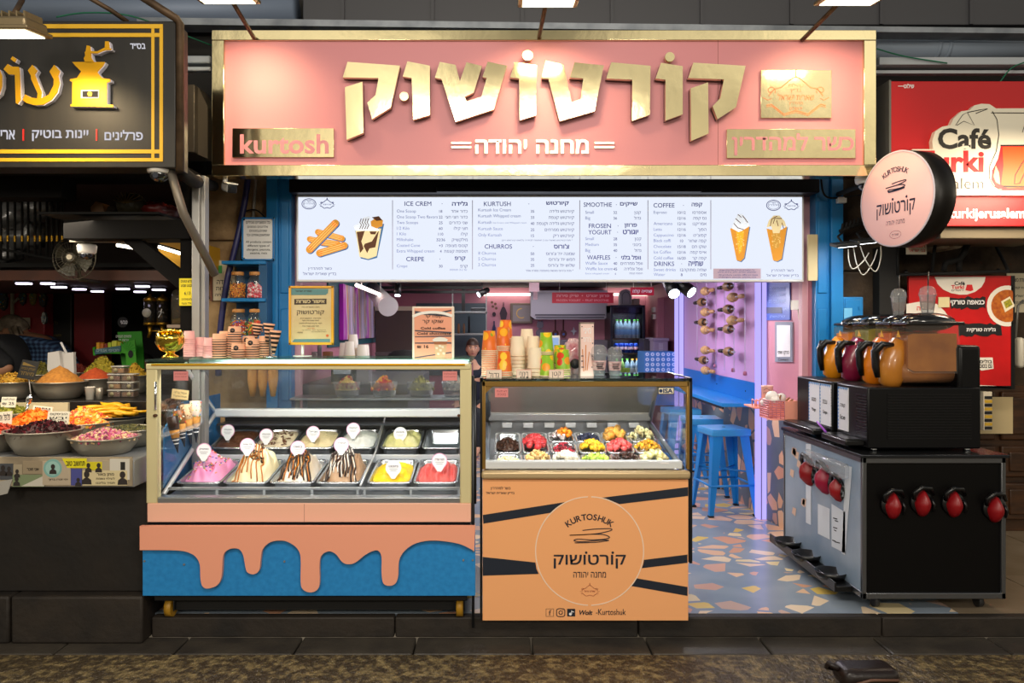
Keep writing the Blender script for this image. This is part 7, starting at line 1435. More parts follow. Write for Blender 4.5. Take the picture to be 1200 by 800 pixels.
# stools
STB = mat('stool_blue', '1c8ade', .35, bump=(60,.05)); STT = mat('stool_seat_blue', '3fa2ea', .3)
def make_stool():
    t=thing('bar_stool', 'stool', 'stool', (0,0,0), 'blue metal stools along the ledge');H_=.655;r=.155
    m=MB();m.box(-r, r,-r, r, H_-.014, H_,.012,3);m.box(-r, r,-r, r, H_-.055, H_-.008,.010,2);m.mi=1;m.lathe([(.016, H_+.0006),(.0, H_+.0006)],(0,0,0),16, caps=False);m.build('seat', [STT, INK], t)
    for sx in (-1,1):
        for sy in (-1,1):
            m = MB(); a = Vector((sx*.140, sy*.140, H_-.03)); b = Vector((sx*.195, sy*.195,.0)); 
            def ring_(c, w): return [(c.x, c.y, c.z),(c.x-sx*w, c.y, c.z),(c.x-sx*w, c.y-sy*.008, c.z),(c.x-sx*.008, c.y-sy*.008, c.z),(c.x-sx*.008, c.y-sy*w, c.z),(c.x, c.y-sy*w, c.z)]
            v=ring_(a,.075)+ring_(a.lerp(b,.5),.055)+ring_(b,.032);m.add(v,[(j*6+i, j*6+(i+1) % 6,(j+1)*6+(i+1) % 6,(j+1)*6+i) for j in range(2) for i in range(6)]+[(0,1,2,3),(0,3,4,5),(12,13,14,15),(12,15,16,17)]);lg=m.build('leg', STB, t)
            MB().box(b.x-.017*sx-.02, b.x-.017*sx+.02, b.y-.017*sy-.02, b.y-.017*sy+.02,0,.014,.004).build('foot', INK, lg)
    m = MB(); z = .23; q = .172
    for a, b in (((-q,-q),(q,-q)),((q,-q),(q, q)),((q, q),(-q, q)),((-q, q),(-q,-q))): m.tube([(a[0], a[1], z),(b[0], b[1], z)],.009,8)
    m.build('footrest', STB, t);m = MB();m.tube([(-.165,-.165,.33),(.165,.165,.33)],.006,6);m.tube([(-.165,.165,.33),(.165,-.165,.33)],.006,6);m.build('cross_brace', STB, t);return t
st = make_stool()
for k_,(x, y, a, who) in enumerate(((1.755,5.98,.12, 'nearest blue metal bar stool standing by the lavender light pillar'),(1.76,6.66,-.06, 'middle blue metal bar stool under the blue ledge'),(1.76,7.42,.1, 'farthest blue metal bar stool half hidden by the fruit case'))):
    o=st if k_ == 0 else dup(st);o.location=(x, y,0);o.rotation_euler=(0,0, a);o['label']=who
# things on the splayed pink wall
def sw(px, py, off=.0):
    q=(px-CX)/F;s=(q*A0.y-A0.x)/(D0.x-q*D0.y);p=A0+D0*s;return Vector((p.x-N0.x*off, p.y-N0.y*off, EYE-(py-CY)/F*p.y))
A0, B0=Vector((1.99,5.80)), Vector((2.06,5.06));D0=(B0-A0).normalized();N0=Vector((-D0.y, D0.x));N0=N0 if N0.x > 0 else -N0
def wq(m, box, o0=.001, o1=.01):
    a, b, c_, d=box;f=[sw(a, d, o1), sw(b, d, o1), sw(b, c_, o1), sw(a, c_, o1)];k=[sw(a, d, o0), sw(b, d, o0), sw(b, c_, o0), sw(a, c_, o0)]
    z0, z1 = f[0].z, f[2].z
    m.add([tuple(p) for p in f+k],[(0,1,2,3),(7,6,5,4),(0,4,5,1),(1,5,6,2),(2,6,7,3),(3,7,4,0)], False)
def wtext(m, s, box, off=.012):
    g, fs, x0, x1, z0, z1=glyphs(s,.01);a, b, c_, d=box;m.add([tuple(sw(a+(b-a)*(x-x0)/(x1-x0), d+(c_-d)*(z-z0)/(z1-z0), off)) for x, z in g], fs, False)
t = thing('wall_poster', 'blue lit poster on the pink wall right of the nearer light pillar', 'poster', sw(913,375));m = MB();wq(m,(900,927,331,375));m.build('sheet', mat('poster_blue', '2c4fb8', .4), t);m = MB();wq(m,(900,918,360,367),.010,.012);m.build('dark_field', mat('poster_navy', '10184a', .4), t)
m = MB()
for k_,(s, bx) in enumerate((('שעות פתיחה', (904,922,336,341)),('ראשון עד חמישי', (903,923,344,348)),('שישי וערבי חג', (903,923,351,355)),('טלפון', (919,925,361,365)),('קורטושוק', (904,922,369.5,372.5)))): wtext(m, s, bx)
FB(m, 'lettering', mat('poster_light_blue', '8fa8ea', .5), t)
t = thing('acrylic_plate', 'clear acrylic plate with a white card under the blue poster', 'plate', sw(920,424));m = MB();wq(m,(910,930,377,424),.001,.012);m.build('plate', mat('acrylic_grey', '9aa0b4', .15, coat=.5), t);m = MB();wq(m,(912.5,928,381,418),.012,.014);m.build('card', mat('card_white', 'eceaf0', .6), t);m = MB();wtext(m, 'סרקו אותי', (914,927,411,416),.0155);wtext(m, 'Contact', (914,926,419.5,422.5),.0135);FB(m, 'lettering', INK, t)
t = thing('blank_note', 'small blank pale note on the pink wall near the blue post', 'note', sw(933,363));m = MB();wq(m,(928,938,351.5,363));m.build('sheet', PAPER, t)
m=MB();m.tube([sw(938.5,362,.012), sw(940.5,386,.012)],.011,8);tag(m.build('mezuzah_case', mat('mezuzah_beige', 'a8a088', .4,.2), None, sw(940,386)), 'small slanted beige doorpost case on the pink wall', 'mezuzah')
# pink basket, tray and cup
c = Vector((1.80,4.98, PZ(491,4.95))); BKT = mat('basket_pink', 'f0a08c', .5)
t=thing('pink_basket', 'pink ribbed basket of white cups fixed to the wall beside the slush machines', 'basket', c)
x0, x1, y0, y1, z0, z1 = PXX(899,5.0), PXX(934,4.96),4.93,5.15, PZ(492,4.95), PZ(469.5,4.95)
m=MB();m.box(x0+.09, x1, y0, y0+.006, z0, z1,.002);m.box(x1-.006, x1, y0, y1, z0, z1,.002);m.box(x0, x1, y1-.006, y1, z0, z1);m.box(x0, x1, y0, y1, z0, z0+.006);m.build('shell', BKT, t);m=MB()
for i in range(9): z=z0+.006+i*(z1-z0-.01)/8;m.tube([(x0+.09, y0+.003, z),(x0+.004, y0+.06, z),(x0+.003, y1-.01, z)],.0042,6)
for q in range(5): f=q/4;m.tube([(x0+.09-.086*f, y0+.003+.057*f, z0),(x0+.09-.086*f, y0+.003+.057*f, z1)],.003,5)
m.build('ribs', mat('basket_rib_pink', 'c87c8a', .5), t)
for i,(px, py, Y, r) in enumerate(((905,464.5,5.02,.042),(915,466,5.05,.034),(896.5,471,5.1,.03),(908,468,4.99,.03))):
    cc=W(px, py, Y);m=MB();blob(m, cc, r, r, r*.85,.2,2.5, i+3,16,10);tag(m.build('napkin_ball', mat('napkin_white', 'f4ece8', .7), None, cc),['largest', 'second largest', 'lower left', 'front'][i]+' white crumpled paper piece in the pink basket', 'paper')
for i,(a, b, c_, d) in enumerate(((919,472,925,466),(925,471,929,468),(913,469,915,463))):
    m=MB();m.tube([W(a, b,5.0), W(c_, d,5.02)],.006,6);tag(m.build('wooden_spoon', mat('spoon_brown', '8a5c30', .6), None, W(a, b,5.0)),['thin brown spoon in the middle of the pink basket', 'short brown spoon at the right of the pink basket', 'brown spoon beside the paper pieces'][i], 'spoon')
t=thing('pink_tray', 'small pink tray with tiny uprights left of the pink basket', 'tray', (1.80,5.3,.9));Y=5.28;xa, xb=PXX(881.5, Y), PXX(898, Y);zb=PZ(478, Y)
m = MB(); m.box(xa, xb, Y-.05, Y+.18, zb, zb+.012,.003); m.build('tray', BKT, t); m = MB()
for x in (xa+.006, xa+.035): m.tube([(x, Y-.04, zb+.01),(x, Y-.04, zb+.055),(x, Y+.02, zb+.06),(x, Y+.02, zb+.01)],.004,6)
m.tube([(xa+.006, Y-.04, zb+.055),(xa+.035, Y-.04, zb+.055)],.004,6);m.build('uprights', BKT, t);m = MB();m.tube([(xb-.01, Y+.1, zb+.006),(1.99, Y+.35, zb+.006)],.008,6);m.build('wall_arm', BKT, t)
c = Vector((PXX(899,5.36),5.36, zb+.013));t = thing('pink_tall_cup', 'tall pale pink paper cup with small print behind the pink basket', 'cup', c);m = MB();m.lathe([(0,0),(.036,0),(.040,.13),(.042,.132),(.040,.136),(.036,.134),(.034,.01),(0,.01)], c,24);m.build('cup', mat('cup_pale_pink', 'f0c4b4', .55), t);m = MB(5.319);m.text('קורטושוק', 894.5,459,903.5,461.5,5.319);m.line([(895,457),(898,455),(902,457)],.5,5.319);FB(m, 'lettering', mat('tag_ink', '4a4458', .6), t)

# ================================================================ SLUSH CART
CX0, CX1, CY0, CY1, CZ0, CZ1 = 1.825,2.545,3.85,4.92,.065,.79
FRM = mat('cart_frame_steel', '7c7e82', .3,.9)
t=thing('slush_cart', 'wheeled black cart with steel frame and red tap heads at the right front', 'cart', ((CX0+CX1)/2,(CY0+CY1)/2,0))
MB().box(CX0+.012, CX1-.012, CY0+.012, CY1-.012, CZ0+.01, CZ1-.03).build('body', mat('cart_black', '060505', .4, spec=.2), t)
m = MB()
for x in (CX0, CX1-.022):
    for y in (CY0, CY1-.022): m.box(x, x+.022, y, y+.022, CZ0, CZ1-.02,.003)
for z in (CZ0, CZ1-.045):
    for y in (CY0, CY1-.022): m.box(CX0, CX1, y, y+.022, z, z+.03,.003)
    for x in (CX0, CX1-.022): m.box(x, x+.022, CY0, CY1, z, z+.03,.003)
m.build('frame', FRM, t);MB().box(CX0-.012, CX1+.012, CY0-.012, CY1+.01, CZ1-.018, CZ1,.004).build('top_slab', mat('cart_top', '3c3e42', .25,.8), t)
for x in (CX0+.10, CX1-.09):
    for y in (CY0+.08, CY1-.1): m=MB();m.cyl((x-.012, y,.032),.032,.024,16, 'x');m.box(x-.02, x+.02, y-.016, y+.016,.045,.07);m.build('wheel', mat('caster_grey', '2a2a2c', .5), t)
m=MB();m.box(CX0+.004, CX0+.012, CY0+.024, CY1-.024, CZ0+.03, CZ1-.045);sp_=m.build('printed_side', mat('side_blue_grey', '7c90a6', .3, var=('9aa9b8', 3)), t)
def Yc(px): return CX0*F/(px-CX)
def sq(P, off): return [(CX0+.004-off, Yc(px), EYE-(py-CY)/F*Yc(px)) for px, py in P]
m = MB(); r = Rnd(4)
for P in ([(944,520),(950,520),(950,615),(944,612)],[(958,590),(972,596),(972,632),(958,625)],[(974,590),(990,600),(990,648),(974,640)],[(990,545),(998,547),(990,650),(986,648)]): m.add(sq(P,.002),[(0,1,2,3)])
m.build('white_print', mat('print_white', 'd4dae0', .35), t); m = MB()
for q in range(9): a, b=r.uniform(925,942), r.uniform(515,600);m.add(sq([(a, b),(a+4, b+2),(a+3, b+11),(a-1, b+7)],.002),[(0,1,2,3)])
m.build('peach_flecks', mat('fleck_peach', 'd8b49a', .4), t)
m = MB()
for a, b, w_ in ((976,606,5),(978,609,4),(976,617,5),(977,620,3),(975,632,4),(978,634,6),(986,645,2)): m.add(sq([(a, b),(a+w_, b+1.5),(a+w_, b+2.7),(a, b+1.2)],.003),[(0,1,2,3)])
m.build('print_marks', INK, t)
TAPR = mat('tap_red', '8c0c14', .4); TAPK = BLACK
def tap(c, face, k=1.0, red=TAPR):
    """drop shaped red tap head with a black lever; face = outward normal angle"""
    T = MTr(c) @ MRo(face,4, 'Z') @ Matrix.Scale(k,4)
    m = MB(T=T); n = 24; prof = []
    m.lathe([(0,-.055),(.020,-.050),(.040,-.02),(.046,.0),(.046,.012),(0,.012)],(0,0,0), n, 'y')
    for v in m.bm.verts: pass
    o = m.build('tap_head', red, t)
    for v in o.data.vertices:
        p=(T.inverted() @ (v.co+ORG[o]));p.z *= 1.55;f=(1-.55*max(0, p.z/.075))*(1-.12*max(0,-p.z/.075));p.x *= .86*f;v.co=(T @ p)-ORG[o]
    m = MB(T=T);m.tube([(-.048,-.01,.02),(-.052,-.022,.055),(-.018,-.03,.085),(.025,-.028,.08),(.05,-.01,.045)],[.010,.012,.013,.012,.009],8);m.tube([(.048,.0,.02),(.056,-.01,-.01),(.052,-.005,-.045)],[.009,.008,.006],8);m.lathe([(0,.0),(.056,.0),(.060,.014),(0,.014)],(0,.0,0), n, 'y');m.build('lever', TAPK, o);m = MB(T=T);m.box(.055,.062,-.012,.0,-.03,.0,.003);m.build('clip', STEEL, o)
for px, py in ((1046.5,592),(1081,589),(1118,590),(1166,596)): tap(Vector(W(px, py, CY0-.004)),0,.98)
for px, py, k in ((950,553,1.15),(969,562,1.15),(984,573,.95)): y=Yc(px);tap(Vector((CX0-.004, y, EYE-(py-CY)/F*y)),-PI/2, k, TAPR if px != 969 else mat('tap_magenta', '981035', .4))
m=MB();y0, y1=Yc(997), Yc(950);m.box(CX0-.05, CX0, y0, y1,.635,.72,.02);m.build('clear_cover', CLEARP, t)
m=MB();m.box(CX0-.09, CX0-.002, CY0+.10, CY1-.02, CZ0+.0, CZ0+.03,.004);m.box(CX0-.095, CX0-.085, CY0+.10, CY1-.02, CZ0-.0, CZ0+.05,.003);m.build('low_tray', mat('tray_black', '0a0a0b', .3), t)
for y in (4.1,4.42,4.7): m=MB();m.lathe([(0,0),(.07,0),(.085,.035),(.08,.035),(.066,.006),(0,.006)],(CX0-.05, y, CZ0+.03),20);m.build('drip_cup', BLACK, t)
# slush machines standing on the cart
SMB = mat('machine_black', '070709', .35, spec=.3);TANK = glass('tank_clear', 'f2ece4', 1.35,.02,.05,.5)
def liquid(n, a, b): return mat('slush_'+n, a,.3, var=(b,6,.3,.7), coat=.3)
def machine(y0, y1, bowls, label, sheets, zb=.805):
    XF, XBk=1.89,2.47;t=thing('slush_machine', label, 'slush machine', ((XF+XBk)/2,(y0+y1)/2, CZ1))
    m = MB(); m.box(XF, XBk, y0, y1, zb,1.12,.008)
    m.box(2.36, XBk+.01, y0+.01, y1-.01,1.1,1.335,.02,3); m.build('housing', SMB, t)
    m = MB()
    for x in (XF+.05, XBk-.05):
        for y in (y0+.04, y1-.04): m.cyl((x, y, CZ1),.018,.018,12)
    m.build('feet', CHROME, t); m = MB()
    for i in range(17): m.box(XF+.10, XBk-.05, y0-.004, y0+.002,.855+i*.014,.862+i*.014)
    for i in range(15): m.box(XF-.004, XF+.001, y0+.01, y0+.12,.86+i*.015,.866+i*.015)
    m.build('louvres', mat('louvre_black', '0e0e11', .25), t);m = MB();m.box(XF-.10, XF, y0+.03, y1-.03,.815,.845,.006);m.box(XF-.095, XF-.005, y0+.04, y1-.04,.843,.849);m.build('drip_tray', mat('tray_black', '0a0a0b', .3), t)
    for a, b, s1, s2 in sheets:
        m = MB();m.box(XF-.006, XF-.001, a, b,.865,1.10);sh = m.build('flavour_sheet', mat('sheet_white', 'e4e4ea', .5), t);T = MTr((XF-.0075,(a+b)/2,.98)) @ MRo(-PI/2,4, 'Z');m = MB(T=T);m.text(s1,-.03,.0,.03,-.02+.045,0, bold=.01) if False else m.text(s1,-.03,.03,.03,.008,0, bold=.01);m.text(s2,-.03,-.03,.03,-.055,0, bold=.02);FB(m, 'lettering', INK, sh)
        m = MB()
        for i in range(12): z=.868+i*.0195;yy=b if True else a;m.add([(XF-.0072, yy, z),(XF-.0072, yy-.014, z+.0095),(XF-.0072, yy, z+.019)],[(0,1,2)])
        for i in range(6): yy=a+i*(b-a)/6;m.add([(XF-.0072, yy,1.10),(XF-.0072, yy+(b-a)/12,1.085),(XF-.0072, yy+(b-a)/6,1.10)],[(0,1,2)])
        FB(m, 'zigzag_edge', mat('zigzag_blue', '3a8ad0', .5), sh)
    for (a, b, lq, nose, lvl) in bowls:
        yc = (a+b)/2; w_ = (b-a)/2; bt = MB()
        def ring2(x, z0, z1, hw): return [(x, yc-hw, z0),(x, yc+hw, z0),(x, yc+hw*.94, z1),(x, yc-hw*.94, z1)]
        def hull(m, secs): 
            v=[p for s_ in secs for p in s_];n=len(secs);m.add(v,[(j*4+i, j*4+(i+1) % 4,(j+1)*4+(i+1) % 4,(j+1)*4+i) for j in range(n-1) for i in range(4)]+[(3,2,1,0), tuple(range(4*n-4,4*n))], False)
        hull(bt,[ring2(2.10,1.21,1.43, w_), ring2(2.13,1.19,1.44, w_), ring2(2.375,1.19,1.45, w_)]);bt.lathe([(0,2.08),(w_*.80,2.09),(w_*.80,2.375),(0,2.38)],(0, yc,1.195),24, 'x', caps=False)
        bo = bt.build('bowl', TANK, t);m = MB();hull(m,[ring2(2.112,1.215, lvl-.01, w_-.008), ring2(2.14,1.2, lvl, w_-.008), ring2(2.365,1.2, lvl, w_-.008)]);m.lathe([(0,2.088),(w_*.76,2.096),(w_*.76,2.365),(0,2.37)],(0, yc,1.195),24, 'x');m.build('slush', lq, bo)
        m=MB();m.tube([(2.10, yc,1.36),(2.075, yc,1.30),(2.055, yc,1.22),(2.06, yc,1.15),(2.075, yc,1.105)],[.035,.058,.066,.062,.028],18);m.build('spout_nose', nose, bo)
        m=MB();m.tube([(2.055, yc-.03,1.335),(2.0, yc-.03,1.34),(1.975, yc,1.30),(1.98, yc,1.22),(1.99, yc,1.165)],[.012,.018,.022,.02,.014],10);m.tube([(2.05, yc+.03,1.335),(1.995, yc+.03,1.335),(1.975, yc,1.30)],[.012,.016,.018],10);m.build('tap_lever', BLACK, bo)
        m=MB();m.box(2.10,2.40, yc-w_-.004, yc+w_+.004,1.437,1.456,.006);v0=len(m.bm.verts);m.ell((2.25, yc,1.455),.145, w_*.97,.05,24,10);m.build('lid', mat('lid_black', '17181a', .15, coat=.6), bo)
        m=MB();m.lathe([(w_*.82,2.368),(w_*.9,2.37),(w_*.9,2.385),(w_*.82,2.387)],(0, yc,1.195),24, 'x', caps=False);m.build('seal_ring', mat('seal_red', 'a83028', .4), bo)
        m=MB();m.add([(2.099, yc-.02,1.375),(2.099, yc+.02,1.375),(2.097, yc,1.41)],[(0,1,2)]);m.solid(.002);m.build('warning_sticker', mat('sticker_amber', 'f0b41c', .5), bo)
    return t
BRN = liquid('brown', 'b8782c', '8a5018');ORS = liquid('orange', 'f08a14', 'e0700c');GRN = liquid('green', '8cc01c', 'a07a3a');PUR = liquid('purple', '8c1840', '6c1034');YOR = liquid('amber', 'f09a18', 'e0860e')
machine(3.93,4.29,[(3.95,4.105, BRN, liquid('caramel', 'c88430', 'a8661e'),1.395),(4.125,4.28, ORS, ORS,1.405)], 'nearer black slush machine with a brown and an orange drink', [(4.14,4.26, 'קפה', 'Ice')])
machine(4.345,4.86,[(4.37,4.56, GRN, PUR,1.42),(4.62,4.81, YOR, YOR,1.40)], 'farther black slush machine with a green and an amber drink', [(4.355,4.50, 'ענבים', 'Grape'),(4.51,4.66, 'מנגו', 'Mango')])
domecup(1087,4.03,1.489,.98, 'clear dome cup with a black straw on the nearer slush machine lid', True);domecup(1053,4.20,1.489,.95, 'clear dome cup with a grey straw on the lid farther from the camera', True)
m=MB();m.tube([(1.80,4.22,.852),(1.785,4.30,.90)],.006,6);tag(m.build('straw_piece', mat('straw_purple', '9a4ac8', .4), None,(1.80,4.22,.85)), 'short purple straw lying on the drip tray', 'straw')
# dark bag on the street at the bottom edge
c = Vector((PXX(1015,3.28),3.28,-.10));t = thing('shoulder_bag', 'dark brown leather bag lying on the street at the bottom edge', 'bag', c);T = MTr(c) @ MRo(.05,4, 'Z')
m = MB(T=T);m.box(-.125,.12,-.07,.07,.002,.088,.035,4);m.build('body', mat('bag_leather', '1c1210', .35, bump=(60,.2)), t);m = MB(T=T);m.tube([(-.09,-.073,.035),(-.02,-.078,.055),(.1,-.075,.05)],.006,6);m.build('zip', mat('zip_tan', '6a4a3a', .5), t);m = MB(T=T);m.tube([(-.12,0,.07),(-.155,.02,.088),(-.15,.05,.06),(-.11,.05,.05)],.012,8);m.build('strap', mat('bag_leather', '1c1210', .35), t)
# ================================================================ SPICE STALL
TBX = -1.736
t=thing('spice_table', 'low spice table with stickered front edge left of the ice cream case', 'table', (-2.6,4.1,.0))
m = MB();m.box(-4.6, TBX,3.66,4.52,.665,.795,.004);m.build('tabletop', mat('table_grey', '8a8c8e', .4,.3), t);m = MB(3.65);m.pbox(-60,154.5,535.5,569.5,3.652,3.66);fr_ = m.build('front_board', mat('board_worn', 'b4a488', .6, var=('8a7c66', 6)), t)
Y = 3.65
def stick(P, hx, lab=None, txt=None, sil=None):
    m=MB(Y);m.prism(P, Y-.0012-stick.k, Y+.002);stick.k += .00012;o=m.build('sticker', mat('stk_'+hx, hx,.5), fr_)
    if lab: o['label'] = lab
    if txt:
        m = MB(Y)
        for s, a, b, c_, d in txt: m.text(s, a, b, c_, d, Y-.004, bold=.015)
        FB(m, 'lettering', INK, o)
    if sil:
        m = MB(Y)
        for x, z, k in sil: m.disc(x, z,2.6*k, Y-.0035, rz=3.2*k, n=14);m.flat([(x-4.5*k, z+9*k),(x-4*k, z+5*k),(x-1.5*k, z+3*k),(x+1.5*k, z+3*k),(x+4*k, z+5*k),(x+4.5*k, z+9*k)], Y-.0034)
        FB(m, 'portrait', mat('portrait_dark', '2c2420', .6), o)
stick.k = 0
def rc(a, b, c_, d): return [(a, c_),(b, c_),(b, d),(a, d)]
stick(rc(0,15.5,543,562), '4a4c50', 'dark photo sticker', None,[(4,548,1),(11,549,.9)]);stick(rc(15.8,26,544,561), 'a89a80', None, None,[(20.5,552,.8)]);stick(rc(27,50,540,555), '9a8a70', None,[('אני זוכר', 32,548,46,551)]);stick([(15,556),(52,556),(52,570),(15,570)], '7c8a66', 'olive sticker', None,[(20,561,.9)]);stick([(52,557),(52,569.5),(25,569.5)], 'c8c2b4');stick(rc(50,83,540,568), 'b8a890', None,[('יהי זכרו ברוך', 57,560.5,80,563)])
stick([(62+10.8*cos(a),548.5+10.8*sin(a)) for a in [i*2*PI/28 for i in range(28)]], '7fb0a8', 'round pale teal sticker');stick([(62+8.4*cos(a),548.5+8.4*sin(a)) for a in [i*2*PI/28 for i in range(28)]], '9cc4ba', None, None,[(62.5,546.5,.95)])
stick([(73,537),(101.5,537),(101.5,548),(79,548)], 'e6da1c', 'bright yellow sticker', [('תחשוב טוב', 78,540,100,545.5)]);stick(rc(83.5,96,549,568.5), '4a4e90', 'blue sticker', None,[(92,562,.8)]);stick(rc(101.5,120,541,550.5), 'd8c81c', None, None,[(104,545,.9),(116,545,.9)]);stick(rc(120,141,539.5,551), 'b0a288');stick(rc(129,152,537.5,562), 'd4cec0');stick(rc(141.5,147,541,550.5), '22201c')
stick(rc(97,149.5,551,568.5), 'd6c69a', 'cream sticker with two portraits', [('מתן באור', 114,554,134,558),('לעילוי נשמת', 113,559,135,561.5),('תמיד בליבנו', 113,564,135,566.5)],[(102,555.5,1.3),(144,556,1.3)]);stick([(0,564),(15,561),(9,578),(0,580)], 'a8a49c')
tag(MB(4.6).pbox(-70,84,471,482,4.56,4.6).build('shelf_edge_board', mat('pale_edge', 'cfc09a', .6)), 'pale board edge under the black spice shelf', 'board')
m = MB(); m.box(-4.6,-2.02,4.60,5.5,.94,.985,.004); m.box(-4.6,-2.02,4.58,4.6,.93,.988,.003)
t=thing('spice_shelf', 'raised black spice shelf behind the low table', 'shelf', (-3.2,5.0,0));m.build('board', mat('shelf_black', '151210', .35), t)
for x in (-4.4,-3.2,-2.06):
    for y in (4.7,5.4): MB().box(x-.02, x+.02, y-.02, y+.02,0,.94).build('leg', MBLACK, t)
BOWLM = mat('bowl_steel', 'b4ac9c', .35,.7, bump=(6,.05))
def bowl(px, Y, z, r, h, label, grp='steel spice bowls'):
    c=Vector((PXX(px, Y), Y, z));m=MB();m.lathe([(0,0),(r*.62,0),(r*.70,.006),(r*.90, h*.55),(r*.97, h-.006),(r*1.03, h-.004),(r*1.035, h),(r*.97, h+.001),(r*.88, h*.55),(r*.66,.012),(0,.010)], c,40);return tag(m.build('steel_bowl', BOWLM, None, c), 'steel bowl of '+label, 'bowl', grp), c
def sm(n, *hx): return [mat('spice_%s_%d' % (n, i), h,.75) for i, h in enumerate(hx)]
def spice(px, Y, z, r, h, mh, name, label, mts, n, size, shape, place, seed=0):
    o, c=bowl(px, Y, z, r, h, label+', '+place);chunks(name, label+' heaped in a steel bowl, '+place, 'spice', c+Vector((0,0, h-.014)), r*.94, r*.94, mh, n, size, mts, seed, shape)
TZ = .7955
spice(52,3.87, TZ,.178,.118,.055, 'hibiscus_petals', 'dark red dried hibiscus', sm('hib', '3c0f14', '5a1620', '240a0c', '7a2430'),420,.014, 'x', 'front of the low table', 1)
spice(123,3.86, TZ,.165,.085,.05, 'rose_buds', 'pink and cream dried rosebuds', sm('rose', 'b8486c', 'e0c49a', 'd07a98', 'c8a878', '8a3a5a'),480,.010, 'e', 'front right of the low table', 2)
spice(-14,3.92, TZ,.17,.10,.07, 'red_pepper_flakes', 'red orange dried pepper', sm('pep', 'b8381c', 'd85a20', '8a2412'),300,.012, 'x', 'front left at the picture edge', 3)
spice(42,4.24, TZ,.165,.11,.085, 'orange_flakes', 'bright orange dried flakes', sm('orf', 'f08418', 'f49c28', 'e06a10'),420,.012, 'x', 'second row of the low table', 4)
spice(99,4.26, TZ,.165,.11,.09, 'mixed_fruit_dice', 'orange yellow dried fruit dice', sm('mix', 'f0901c', 'f6c04a', 'e85a3c', 'f8d88a'),480,.010, 'b', 'second row beside a card', 5)
spice(152,4.10, TZ,.155,.095,.03, 'green_lentils', 'dark green seeds', sm('len', '4a4a20', '6a6430', '2c2c14'),360,.008, 'e', 'close beside the ice cream case', 6)
spice(10,4.46, TZ,.14,.14,.06, 'green_herbs', 'yellow green dried herbs', sm('hrb', '8a8a28', '5f6a1c', 'a8a03c'),260,.012, 'x', 'back left of the low table', 7)
SZ = .986
spice(70,4.80, SZ,.158,.105,.115, 'brown_spice', 'smooth golden brown ground spice', [mat('ground_brown', '9a6220', .85, var=('b87a2c', 60))],0,.01, 'b', 'front of the black shelf', 8)
spice(14,4.80, SZ,.15,.105,.07, 'yellow_spice', 'coarse yellow brown spice', sm('yel', 'b88a28', '8a6418', 'd0a43c'),420,.010, 'x', 'black shelf behind the black card', 9)
spice(112,5.06, SZ,.14,.11,.085, 'red_spice', 'smooth orange red ground spice', [mat('ground_red', 'a83c14', .85, var=('c0501c', 60))],0,.01, 'b', 'black shelf beside the cups', 10)
spice(120,5.36, SZ,.13,.13,.13, 'yellow_green_spice', 'pointed heap of yellow green spice', sm('ygs', '9a8a20', 'c0aa34', '6a6414'),420,.010, 'x', 'back of the black shelf', 11)
spice(46,5.16, SZ,.12,.13,.10, 'olive_spice', 'olive green herb heap', sm('olv', '5a5418', '7a7020', '3c3a10'),300,.011, 'x', 'behind the golden brown spice', 12)
spice(92,5.40, SZ,.10,.13,.07, 'dark_red_spice', 'dark red spice heap', sm('drs', '6a2010', '8a3014'),160,.010, 'x', 'far back of the black shelf', 13)
spice(158,5.2, SZ,.09,.12,.10, 'mustard_spice', 'mustard coloured spice heap', sm('mus', 'b08a1c', '8a6a14'),160,.009, 'x', 'behind the stacked clear boxes', 14)
# tray of dried mango slices
c=Vector((PXX(134,4.42),4.42, TZ));m=MB();m.lathe([(0,0),(.12,0),(.13,.01),(.165,.105),(.185,.112),(.184,.116),(.16,.112),(.12,.012),(0,.012)], c,40);tag(m.build('steel_bowl', BOWLM, None, c), 'steel bowl under the dried mango slices', 'bowl', 'steel spice bowls')
tr_=c+Vector((0,0,.118));m=MB();m.lathe([(0,0),(.19,0),(.2,.012),(.196,.013),(.188,.004),(0,.004)], tr_,40);tag(m.build('steel_tray', mat('tray_steel', '3a3a3a', .3,.9), None, tr_), 'dark round tray carrying the dried mango slices', 'tray')
m = MB(); rr = Rnd(9); MGO = mat('dried_mango', 'f2c010', .5, var=('e0a008', 14)); sl = []
for q in range(3):
    m = MB(); L_ = .10; n = 9; v = []
    for i in range(n):
        f=i/(n-1)*2-1;w_=.030*sqrt(max(0,1-f*f*.9));v += [(f*L_,-w_,.004*sin(f*5+q)),(f*L_, w_,.005*cos(f*4+q)),(f*L_, w_,.012+.004*cos(f*4+q)),(f*L_,-w_,.012+.004*sin(f*5+q))]
    m.add(v,[(i*4+k, i*4+(k+1) % 4,(i+1)*4+(k+1) % 4,(i+1)*4+k) for i in range(n-1) for k in range(4)]+[(3,2,1,0), tuple(range(4*n-4,4*n))], True);sl.append(m.build('mango_slice', MGO, None,(0,0,0)))
for i in range(26):
    q=i//6;o=sl[i] if i < 3 else dup(sl[i % 3]);o.location=(tr_.x+rr.uniform(-.075,.075), tr_.y+rr.uniform(-.10,.09), tr_.z+.006+q*.013);o.rotation_euler=(rr.uniform(-.08,.08), rr.uniform(-.1,.1), rr.uniform(-.5,.5));tag(o, 'long yellow dried mango slice stacked on the round tray', 'mango slice', 'dried mango slices')
